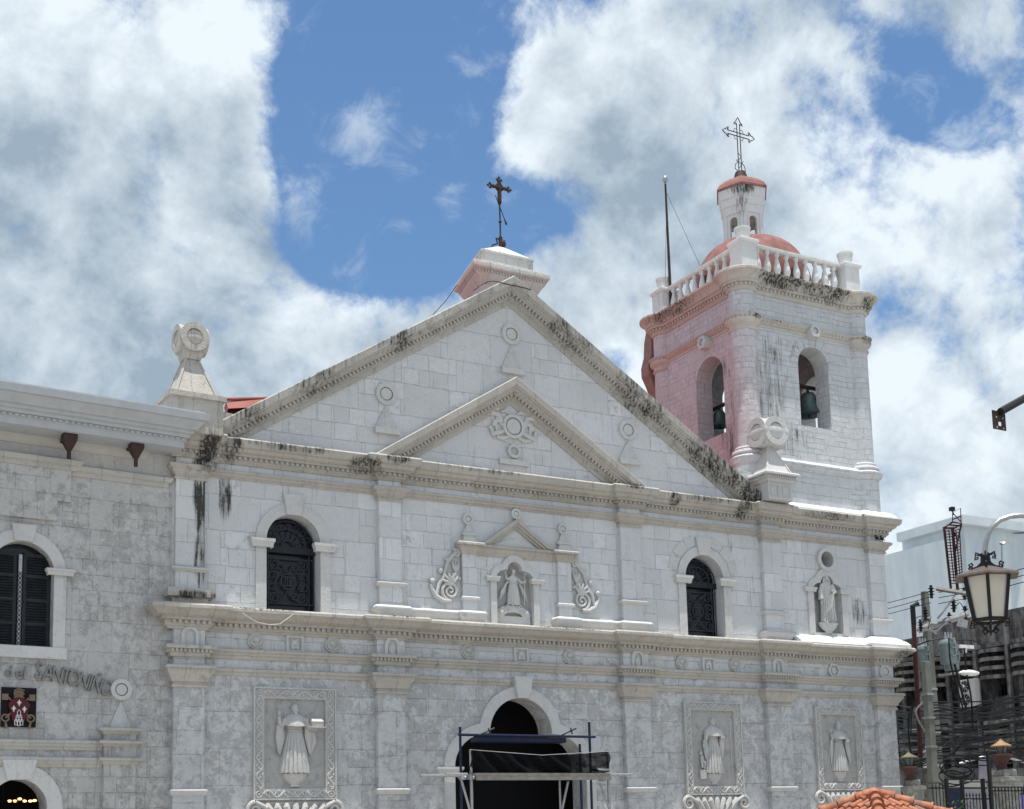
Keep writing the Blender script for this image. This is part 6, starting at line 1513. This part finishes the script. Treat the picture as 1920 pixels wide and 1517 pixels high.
quad(1770, 1463, 1850, 1476, 69., 'sign_band', M['cream'], hw); quad(1806, 1478, 1857, 1560, 69., 'door_panel', M['greyp'], hw)
quad(1773, 1479, 1804, 1560, 69., 'blue_shutter', M['bluep'], hw); quad(1896, 1490, 1935, 1560, 68.8, 'purple_banner', M['purple'], hw)
quad(1836, 1420, 1854, 1462, 69., 'white_panel', M['greyp'], hw)
sg = tag(quad(1731, 1404, 1742, 1440, 62, 'chevron_sign', M['whitep'], None, .05), 'narrow white sign with three black chevrons, left of the pole', 'sign')
for i in range(3):
    y = 1413+i*9; m = MB().tube([hitd(1729.5, y+3, 61.9), hitd(1737, y-2, 61.9), hitd(1743.5, y+3, 61.9)], .035, 5).build('chevron', M['blackw'], sg)
# awning ropes and slanted steel tubes
for i, (x0, y0, x1, y1, r, mt, lab) in enumerate(((1799, 1432, 1850, 1417, .05, 'steel', 'pale slanted awning pole, left half'), (1850, 1417, 1872, 1416, .05, 'steel', 'pale awning pole, short middle piece'), (1872, 1416, 1935, 1433, .05, 'steel', 'pale slanted awning pole, right half'))):
    tag(MB().tube([hitd(x0, y0, 58), hitd(x1, y1, 58)], r, 6).build('awning_pole', M[mt]), lab, 'pole')
# fence with spear bars
FD = 40.
fe = thing('iron_fence', (hitd(1830, 1500, FD).x, hitd(1830, 1500, FD).y, 0), 'black iron fence of spear-topped bars beside the stone gate pier', 'fence')
ORG[fe.name] = Vector((hitd(1830, 1500, FD).x, hitd(1830, 1500, FD).y, 0))
def bar(px, pt, pb=1560, r=.014, name='bar', d=FD):
    a = hitd(px, pt, d); return MB().tube([(a.x, a.y, .05), (a.x, a.y, a.z-.12), (a.x, a.y, a.z-.09), (a.x, a.y, a.z)], [r, r, r*2.2, .003], 5).build(name, M['blackw'], fe)
for i, px in enumerate([1806+6.0*k for k in range(9)]): bar(px, 1486)
for i, px in enumerate([1859+6.2*k for k in range(14)]): bar(px, 1474)
for i, px in enumerate([1748+6.4*k for k in range(4)]): bar(px, 1470)
for (x0, x1, y) in ((1741, 1850, 1478), (1741, 1778, 1468), (1800, 1858, 1498), (1853, 1960, 1476), (1853, 1960, 1483), (1798, 1856, 1466)):
    MB().tube([hitd(x0, y, FD), hitd(x1, y, FD)], .022, 5).build('rail', M['blackw'], fe)
for px, py in ((1774, 1460), (1803, 1463), (1852, 1408), (1842, 1460)):
    a = hitd(px, py, FD); MB().box(a.x-.045, a.x+.045, a.y-.045, a.y+.045, 0, a.z).build('post', M['blackw'], fe, smooth=0)
MB().tube([hitd(1852, 1409, FD), hitd(1868, 1409, FD)], .03, 5).tube([hitd(1852, 1430, FD), hitd(1866, 1430, FD)], .03, 5).build('rail', M['blackw'], fe)
# stone piers with planter pots and lanterns
def pier(px, ytop, wpx, d, lab, lampx, lampy, lab2, lab3, hoodmat):
    a = hitd(px, ytop, d); hw_ = wpx/2/FPX*d*.72
    t = thing('stone_pier', (a.x, a.y, 0), lab, 'pier'); ORG[t.name] = Vector((a.x, a.y, 0))
    sq = lambda h: [(a.x-h, a.y-h), (a.x+h, a.y-h), (a.x+h, a.y+h), (a.x-h, a.y+h)]
    MB().box(a.x-hw_*.66, a.x+hw_*.66, a.y-hw_*.66, a.y+hw_*.66, 0, a.z-.4).build('shaft', M['mouldy'], t, smooth=0)
    MB().sweep(sq(hw_*.66), [(-.1, a.z-.62), (.05, a.z-.62), (.05, a.z-.5), (hw_*.16, a.z-.42), (hw_*.2, a.z-.3), (hw_*.34, a.z-.25), (hw_*.34, a.z-.12), (-.1, a.z-.10)], True).build('capital', M['mouldy'], t)
    MB().box(a.x-hw_*.6, a.x+hw_*.6, a.y-hw_*.6, a.y+hw_*.6, a.z-.12, a.z+.12).build('cap_block', M['mouldy'], t, smooth=0, bevel=.04)
    l = hitd(lampx, lampy, d); 
    p = thing('planter_pot', (l.x, l.y, a.z+.12), lab3, 'pot'); ORG[p.name] = Vector((l.x, l.y, a.z+.12)); zb = a.z+.12
    MB().lathe(l.x, l.y, [(.20, zb), (.14, zb+.06), (.12, zb+.14), (.20, zb+.26), (.30, zb+.36), (.33, zb+.40), (.33, zb+.46), (.24, zb+.48)], 18).build('bowl', M['terra'], p)
    lantern(l, d, lab2, hoodmat, zb+.48)
def lantern(l, d, lab, hoodmat, zfoot):
    t = thing('pedestal_lantern', (l.x, l.y, zfoot), lab, 'lantern'); ORG[t.name] = Vector((l.x, l.y, zfoot))
    z0 = l.z-.30; s_ = .78
    MB().tube([(l.x, l.y, zfoot), (l.x, l.y, z0)], .03, 6).build('stem', M['blackw'], t)
    MB().lathe(l.x, l.y, [(.13*s_, z0), (.27*s_, z0+.34)], 6).build('glass', M['lampg2'], t, smooth=5)
    m = MB()
    for k in range(6):
        c_, s2 = cos(k*pi/3), sin(k*pi/3); m.tube([(l.x+.135*s_*c_, l.y+.135*s_*s2, z0), (l.x+.275*s_*c_, l.y+.275*s_*s2, z0+.34)], .014, 5)
    m.lathe(l.x, l.y, [(.05, z0-.06), (.14*s_, z0-.02), (.14*s_, z0+.01)], 6); m.build('frame', M['blackw'], t)
    MB().lathe(l.x, l.y, [(.42*s_, z0+.33), (.42*s_, z0+.36), (.16*s_, z0+.47), (.05, z0+.53), (.03, z0+.58)], 6).build('hood', M[hoodmat], t, smooth=5)
M['mouldy'] = stone('black_stained_pier', (.40, .39, .36), (.12, .115, .10), patch=.75, streak=.8, blocks=None)
M['lampg2'] = plain('grey_lantern_glass', (.10, .12, .115), .25, var=.1)
M['hood1'] = plain('tan_lantern_hood', (.30, .19, .10), .6, .2, var=.2, scale=9); M['hood2'] = plain('olive_lantern_hood', (.14, .13, .085), .6, .2, var=.2, scale=9)
pier(1883, 1450, 76, 42, 'white-topped stone pier with peeling moulded cap, by the right fence', 1877, 1402, 'lantern with a sunlit tan hood, on the pier by the right fence', 'terracotta pot under the tan-hooded lantern', 'hood1')
pier(1712, 1468, 46, 50, 'mossy dark stone pier beside the church corner', 1704, 1423, 'lantern with a dull olive hood, close to the church corner', 'terracotta pot under the olive-hooded lantern', 'hood2')

# ------------------------------------------------------------------ utility pole with transformers
PD = 60.; q = lambda x, y, d=PD: hitd(x, y, d)
base = q(1757, 1450); PBX, PBY = base.x, base.y
pole = thing('utility_pole', (PBX, PBY, 0), 'tall grey concrete utility pole with crossarms beside the louvred building', 'pole')
ORG[pole.name] = Vector((PBX, PBY, 0))
zt = q(1757, 1100).z
MB().frust(PBX, PBY, 0, zt, .25, .13).build('shaft', M['conc'], pole, smooth=0, bevel=.03)
for py in (1152, 1162, 1290, 1330, 1372, 1420, 1436): 
    z = q(1757, py).z; h = .13+.12*(1-z/zt)+.015; MB().box(PBX-h, PBX+h, PBY-h, PBY+h, z-.05, z+.05).build('steel_band', M['steel'], pole, smooth=0)
MB().tube([q(1757, 1104, 59.5), q(1818, 1114, 57)], .10, 4).build('crossarm', M['plank'], pole)
MB().tube([q(1718, 1180, 60), q(1816, 1150, 59)], .12, 4).build('crossarm', M['steel'], pole)
MB().tube([q(1722, 1184, 60.3), q(1814, 1154, 59.6)], .10, 4).build('crossarm', M['steel'], pole)
for pts in (((1742, 1176), (1750, 1184), (1758, 1182), (1766, 1174), (1786, 1154)), ((1758, 1160), (1785, 1125), (1792, 1112)), ((1740, 1178), (1756, 1188))):
    MB().tube([q(x, y, 59.4) for x, y in pts], .05, 5).build('brace', M['steel'], pole)
def insul(px, py, s_, d=59.5):
    c = q(px, py, d); m = MB()
    m.tube([c-Vector((0, 0, .28*s_)), c+Vector((0, 0, .25*s_))], .06*s_, 8)
    for k in (-.12, .0, .12): m.lathe(c.x, c.y, [(.07*s_, c.z+k*s_-.03), (.14*s_, c.z+k*s_), (.07*s_, c.z+k*s_+.03)], 12)
    m.build('insulator', M['blackw'], pole)
for a in ((1746, 1109, 1.1), (1735, 1150, 1.1), (1788, 1135, 1.1), (1808, 1113, 1.0), (1810, 1148, 1.1), (1726, 1172, 1.0), (1780, 1158, .9)): insul(*a)
# second shorter post in front
fx = q(1749, 1450, 55); post2 = thing('concrete_post', (fx.x, fx.y, 0), 'shorter square concrete post touching the left of the utility pole', 'post')
ORG[post2.name] = Vector((fx.x, fx.y, 0))
MB().frust(fx.x, fx.y, 0, q(1749, 1236, 55).z, .19, .135).build('shaft', M['conc'], post2, smooth=0, bevel=.03)
for py in (1300, 1345, 1400): MB().box(fx.x-.18, fx.x+.18, fx.y-.18, fx.y+.18, q(1749, py, 55).z-.04, q(1749, py, 55).z+.04).build('steel_band', M['steel'], post2, smooth=0)
def transformer(x0, x1, y0, y1, d, lab):
    a = q((x0+x1)/2, y1, d); b = q((x0+x1)/2, y0, d); r = (x1-x0)/2/FPX*d*.98
    t = thing('transformer', (a.x, a.y, a.z), lab, 'transformer', 'pole transformers'); ORG[t.name] = Vector(a)
    MB().lathe(a.x, a.y, [(r*.9, a.z), (r*.97, a.z+.06), (r*.97, b.z-.30), (r*1.04, b.z-.28), (r*1.04, b.z-.2), (r*.9, b.z-.1), (.1, b.z-.04)], 24).build('tank', M['greenst'], t, smooth=40)
    for k in (-1, 0, 1): c = Vector((a.x+k*r*.5, a.y-.1, b.z-.1)); MB().tube([c, c+Vector((0, 0, .35))], [.07, .03], 8).build('bushing', M['steel'], t)
    m = MB()
    for k in range(3): m.box(a.x-.12, a.x+.12, a.y-r-.05, a.y-r+.05, a.z+.3+k*.35, a.z+.36+k*.35)
    m.box(a.x+r*.3, a.x+r*.55, a.y-r-.02, a.y-r*.7, a.z+.4, a.z+.8); m.build('lugs', M['greenst'], t, smooth=0)
transformer(1716, 1744, 1207, 1258, 58.5, 'left transformer tank, hanging clear of the pole on its own')
transformer(1763, 1793, 1196, 1245, 57.5, 'front transformer tank right of the pole, with dark lettering streaks')
transformer(1770, 1799, 1202, 1256, 59.8, 'rear transformer tank, half hidden behind the front one')
lp = thing('street_light', tuple(q(1815, 1263, 56)), 'white street light head sticking out under the transformers', 'street light'); ORG[lp.name] = q(1815, 1263, 56)
c = q(1817, 1262, 56); MB().ball(c, .38, 1.5, .6, .35, 14, 8).build('head', M['whitep'], lp); MB().tube([q(1760, 1266, 58), q(1802, 1262, 56.5)], .05, 6).build('arm', M['steel'], lp)
can = q(1803, 1176, 57); MB().tube([can, q(1807, 1162, 57)], [.22, .2], 10).build('cutout_can', M['steel'], pole)
rp = thing('red_pipe_mast', (q(1714, 1400, 57).x, q(1714, 1400, 57).y, 0), 'dark red pipe with a bent black top standing left of the utility pole', 'pipe'); ORG[rp.name] = Vector((q(1714, 1400, 57).x, q(1714, 1400, 57).y, 0))
MB().tube([q(1726, 1420, 57), q(1713, 1170, 57)], .10, 8).build('pipe', M['redst'], rp)
MB().tube([q(1713.5, 1172, 57), q(1711, 1136, 57), q(1722, 1131, 57)], .11, 8).build('bent_top', M['blackw'], rp)
for x0, x1, mt in ((1732, 1738, 'steel'), (1737, 1742, 'steel')): tag(MB().tube([q(x0, 1258, 57), q(x1, 1420, 57)], .045, 6).build('conduit', M[mt]), 'pale conduit running down from the left transformer, '+('left' if x0 == 1732 else 'right')+' of two', 'pipe')
# cables
def cable(pts, r, lab, grp='cables strung across the louvred building', mat='blackw', name='cable'):
    P = [Vector(p) for p in pts]; out = []
    for i in range(len(P)-1):      # Catmull-Rom
        p0, p1, p2, p3 = P[max(i-1, 0)], P[i], P[i+1], P[min(i+2, len(P)-1)]
        for k in range(6):
            t = k/6; out.append(.5*((2*p1)+(p2-p0)*t+(2*p0-5*p1+4*p2-p3)*t*t+(3*p1-p0-3*p2+p3)*t*t*t))
    out.append(P[-1])
    return tag(MB().tube(out, r, 5).build(name, M[mat]), lab, 'cable', grp)
rr = random.Random(11)
for i in range(30):
    y0 = 1322+i*3.9+rr.uniform(-3, 3); y1 = y0-rr.uniform(4, 26); d0, d1 = rr.uniform(57, 62), rr.uniform(50, 57); yp = (y0*.7+y1*.3)+rr.uniform(-4, 4)
    cable([hitd(1668, y0-4, 66), hitd(1710, y0+rr.uniform(2, 8), 62), hitd(1755, yp, 59.3), hitd(1800, yp-2+rr.uniform(0, 8), 57), hitd(1860, y1+6+rr.uniform(0, 5), 54), hitd(1935, y1-2, 50), hitd(2200, y1-14, 42)], rr.choice((.022, .03, .03, .045)), 'black cable in the tangle strung low across the louvred building')
for j, (ya, yb2) in enumerate(((1131, 1109), (1142, 1119), (1152, 1130))):
    cable([hitd(1600, ya+12, 75), hitd(1662, ya, 66), hitd(1745, yb2, 60)], .018, ('highest', 'middle', 'lowest')[j]+' of the three thin wires between church and pole', 'thin wires left of the pole')
    cable([hitd(1760, yb2+2, 60), hitd(1840, yb2-14, 57), hitd(1935, 1062+j*13, 52), hitd(2200, 1020+j*13, 44)], .018, ('highest', 'middle', 'lowest')[j]+' of the three thin wires passing behind the hanging lantern', 'thin wires right of the pole')
LC = [([(1716, 1212), (1738, 1203), (1770, 1195), (1790, 1193)], .03, 58, 'cable arching over the left transformer'), ([(1793, 1200), (1815, 1200), (1835, 1205), (1848, 1222)], .03, 56, 'cable drooping right of the front transformer'),
      ([(1779, 1196), (1782, 1240), (1792, 1280), (1806, 1330)], .035, 56, 'cable hanging down past the front transformer'), ([(1790, 1245), (1800, 1285), (1812, 1330)], .05, 55.8, 'thick cable dropping towards the air conditioner'),
      ([(1808, 1215), (1812, 1260), (1821, 1310), (1824, 1370)], .04, 55.8, 'cable hanging below the white cross bracket'), ([(1728, 1290), (1712, 1320), (1704, 1350), (1706, 1400), (1716, 1440)], .045, 57, 'loop of grey cable left of the pole, outermost'),
      ([(1744, 1302), (1730, 1318), (1718, 1332), (1722, 1350), (1736, 1375), (1744, 1400)], .04, 56, 'pale bent conduit looping left of the pole'), ([(1740, 1290), (1722, 1300), (1710, 1335), (1708, 1380)], .03, 57.5, 'loop of black cable left of the pole, inner'),
      ([(1715, 1160), (1730, 1155), (1742, 1165), (1740, 1180)], .02, 58, 'small wire loop left of the pole top'), ([(1790, 1140), (1800, 1130), (1810, 1150), (1812, 1165)], .02, 58, 'small wire loop right of the pole top'),
      ([(1768, 1420), (1790, 1410), (1806, 1390), (1812, 1392)], .03, 56, 'cable sweeping up right from the pole foot'), ([(1768, 1400), (1785, 1385), (1800, 1380)], .03, 56, 'short cable sweeping up right of the pole')]
for pts, r, d, lab in LC: cable([hitd(x, y, d) for x, y in pts], r, lab, 'hanging cables around the pole', 'steel' if 'pale' in lab else 'blackw')
for i in range(5):      # coils of spare cable
    c = hitd(1783+rr.uniform(-4, 14), 1436+i*6, 56); R0 = rr.uniform(.3, .55)
    cable([c+Vector((R0*1.6*cos(t*pi/4)*_R.x, R0*1.6*cos(t*pi/4)*_R.y, R0*.8*sin(t*pi/4))) for t in range(9)], .03, 'coil of spare black cable right of the pole foot', 'cable coils by the pole')
tag(MB().box(*[v for v in (hitd(1812, 1214, 56).x-.4, hitd(1812, 1214, 56).x+.4, hitd(1812, 1214, 56).y-.05, hitd(1812, 1214, 56).y+.05, hitd(1812, 1214, 56).z-.04, hitd(1812, 1214, 56).z+.1)]).tube([hitd(1810, 1214, 56), hitd(1809, 1224, 56)], .08, 6).build('cross_bracket', M['whitep'], smooth=0), 'small white bracket fixed right of the front transformer', 'bracket')

# ------------------------------------------------------------------ near lantern hanging from a curved arm, top right bracket
ND = 15.5; a = lambda x, y, d=ND: hitd(x, y, d)
u1 = _R.copy(); u1.z = 0; u1.normalize(); u2 = Vector((_F.x, _F.y, 0)).normalized()
hl = thing('hanging_lantern', tuple(a(1853, 1165)), 'big hanging lantern with frosted panes and a copper hood on a curved white arm', 'lantern'); ORG[hl.name] = a(1853, 1165)
c = a(1850, 1080); mpx = ND/FPX
def ringN(zc_, r, n=6, a0=R_(12)): return [c+u1*(r*cos(a0+k*2*pi/n))+u2*(r*sin(a0+k*2*pi/n))+Vector((0, 0, zc_-c.z)) for k in range(n)]
zT, zB, zH = a(1850, 1078).z, a(1853, 1164).z, a(1848, 1066).z
def frN(r0, z0, r1, z1, th=None):
    A, B = ringN(z0, r0), ringN(z1, r1); m = MB().add(A+B, [(k, (k+1) % 6, 6+(k+1) % 6, 6+k) for k in range(6)]+[tuple(range(6)), tuple(range(6, 12))]); return m
frN(30*mpx, zB, 43*mpx, zT).build('glass', M['lampg'], hl, smooth=0)
A, B = ringN(zB-.01, 31.5*mpx), ringN(zT, 45*mpx); m = MB()
for k in range(6):
    m.tube([A[k], B[k]], .026, 4); m.tube([A[k], A[(k+1) % 6]], .024, 4); m.tube([B[k], B[(k+1) % 6]], .02, 4)
m.build('frame', M['blackw'], hl)
frN(64*mpx, zT-.035, 62*mpx, zT-.01).build('hood_rim', M['copper'], hl, smooth=0)
frN(62*mpx, zT-.01, 12*mpx, a(1848, 1062).z).build('hood', M['copper'], hl, smooth=0)
m = MB(); ztip = a(1848, 1036).z
m.tube([Vector((c.x, c.y, zH-.02)), Vector((c.x, c.y, ztip))], [.065, .05], 8)
for k in range(6):
    d_ = (ringN(0, 1)[k]-ringN(0, 0)[k]); d_.z = 0
    P0 = Vector((c.x, c.y, 0))
    m.tube([P0+d_*.03+Vector((0, 0, ztip-.04)), P0+d_*.06+Vector((0, 0, ztip-.12)), P0+d_*.11+Vector((0, 0, zH+.02)), P0+d_*.19+Vector((0, 0, zH-.01)), P0+d_*.22+Vector((0, 0, zH+.04)), P0+d_*.18+Vector((0, 0, zH+.06)), P0+d_*.165+Vector((0, 0, zH+.03))], .011, 5)
    m.tube([P0+d_*.03+Vector((0, 0, ztip-.03)), P0+d_*.12+Vector((0, 0, ztip)), P0+d_*.13+Vector((0, 0, ztip-.06)), P0+d_*.09+Vector((0, 0, ztip-.05))], .010, 5)
    q0 = P0+d_*(30*mpx)
    m.tube([q0+Vector((0, 0, zB)), q0+d_*.05+Vector((0, 0, zB-.02)), q0+d_*.06+Vector((0, 0, zB-.07)), q0+d_*.01+Vector((0, 0, zB-.07)), q0+d_*.02+Vector((0, 0, zB-.04))], .010, 5)
    m.tube([q0+Vector((0, 0, zB-.0)), P0+d_*.11+Vector((0, 0, zB-.05)), P0+d_*.05+Vector((0, 0, zB-.12)), P0+Vector((0, 0, zB-.15))], .012, 5)
    m.tube([P0+d_*.05+Vector((0, 0, zB-.09)), P0+d_*.10+Vector((0, 0, zB-.13)), P0+d_*.07+Vector((0, 0, zB-.17)), P0+d_*.04+Vector((0, 0, zB-.14))], .010, 5)
m.build('scrollwork', M['blackw'], hl)
pts = [(1846.5, 1040), (1848, 1020), (1853, 1002), (1862, 987), (1876, 975), (1893, 969), (1912, 967), (1940, 968), (1975, 973), (2010, 985)]
ob = a(1846.5, 1038); off = Vector((c.x, c.y, 0))-Vector((ob.x, ob.y, 0))
MB().tube([a(x, y) for x, y in pts], .030, 10).build('curved_arm', M['steel'], hl)
pb_ = a(2010, 985); MB().tube([pb_, Vector((pb_.x, pb_.y, 0))], .05, 10).build('lamp_post', M['steel'], hl)
bk = thing('bracket_arm', tuple(a(1874, 790, 12)), 'black steel bracket plate on a rising arm, at the right edge of the photo', 'bracket'); ORG[bk.name] = a(1874, 790, 12)
U = lambda x, y, z: tuple(a(1860, 768.5, 12)+(a(1884.5, 773.5, 12.1)-a(1860, 768.5, 12))*x+Vector((0, 0, -(a(1860, 768.5, 12).z-a(1861, 804.5, 12).z)*z))+u2*y)
MB().plate([(0, 0), (1, 0), (1, 1), (0, 1)], [[(.42, .56), (.42, .80), (.66, .80), (.66, .56)]], 0, .012, U).build('plate', M['rust'], bk, smooth=0)
MB().tube([a(1876, 772, 12.02), a(1926, 744, 12.3), a(2040, 690, 13)], .018*2, 8).build('arm', M['blackw'], bk)
e_ = a(2040, 690, 13); MB().tube([e_, Vector((e_.x, e_.y, 0))], .06, 8).build('post', M['blackw'], bk)
m = MB()
for (u, v) in ((.28, .36), (.76, .36), (.28, .92), (.76, .92)): m.ball(U(u, -.004, v), .009, 1, 1, 1, 8, 5)
m.build('rivets', M['steel'], bk)
# shrub tips by the kiosk
rs = random.Random(3); vs = []; fs = []
cb = hitd(1792, 1522, 27)
for i in range(260):
    p = cb+Vector((rs.gauss(0, .22), rs.gauss(0, .2), rs.gauss(-.12, .16))); d = Vector((rs.uniform(-1, 1), rs.uniform(-1, 1), rs.uniform(-.2, 1))).normalized(); s2 = d.cross(Vector((0, 0, 1))).normalized()*.022; L = .09
    k = len(vs); vs += [p, p+d*L*.5+s2, p+d*L, p+d*L*.5-s2]; fs.append((k, k+1, k+2, k+3))
M['leaf'] = plain('leaf', (.07, .12, .03), .6, var=.4, scale=12)
sh_ = thing('potted_shrub', (cb.x, cb.y, 0), 'bit of green shrub at the right foot of the tiled roof', 'shrub'); ORG[sh_.name] = Vector((cb.x, cb.y, 0))
MB().add(vs, fs).build('leaves', M['leaf'], sh_, smooth=0); MB().tube([(cb.x, cb.y, 0), (cb.x, cb.y, cb.z)], .04, 6).build('stem', M['brown'], sh_)
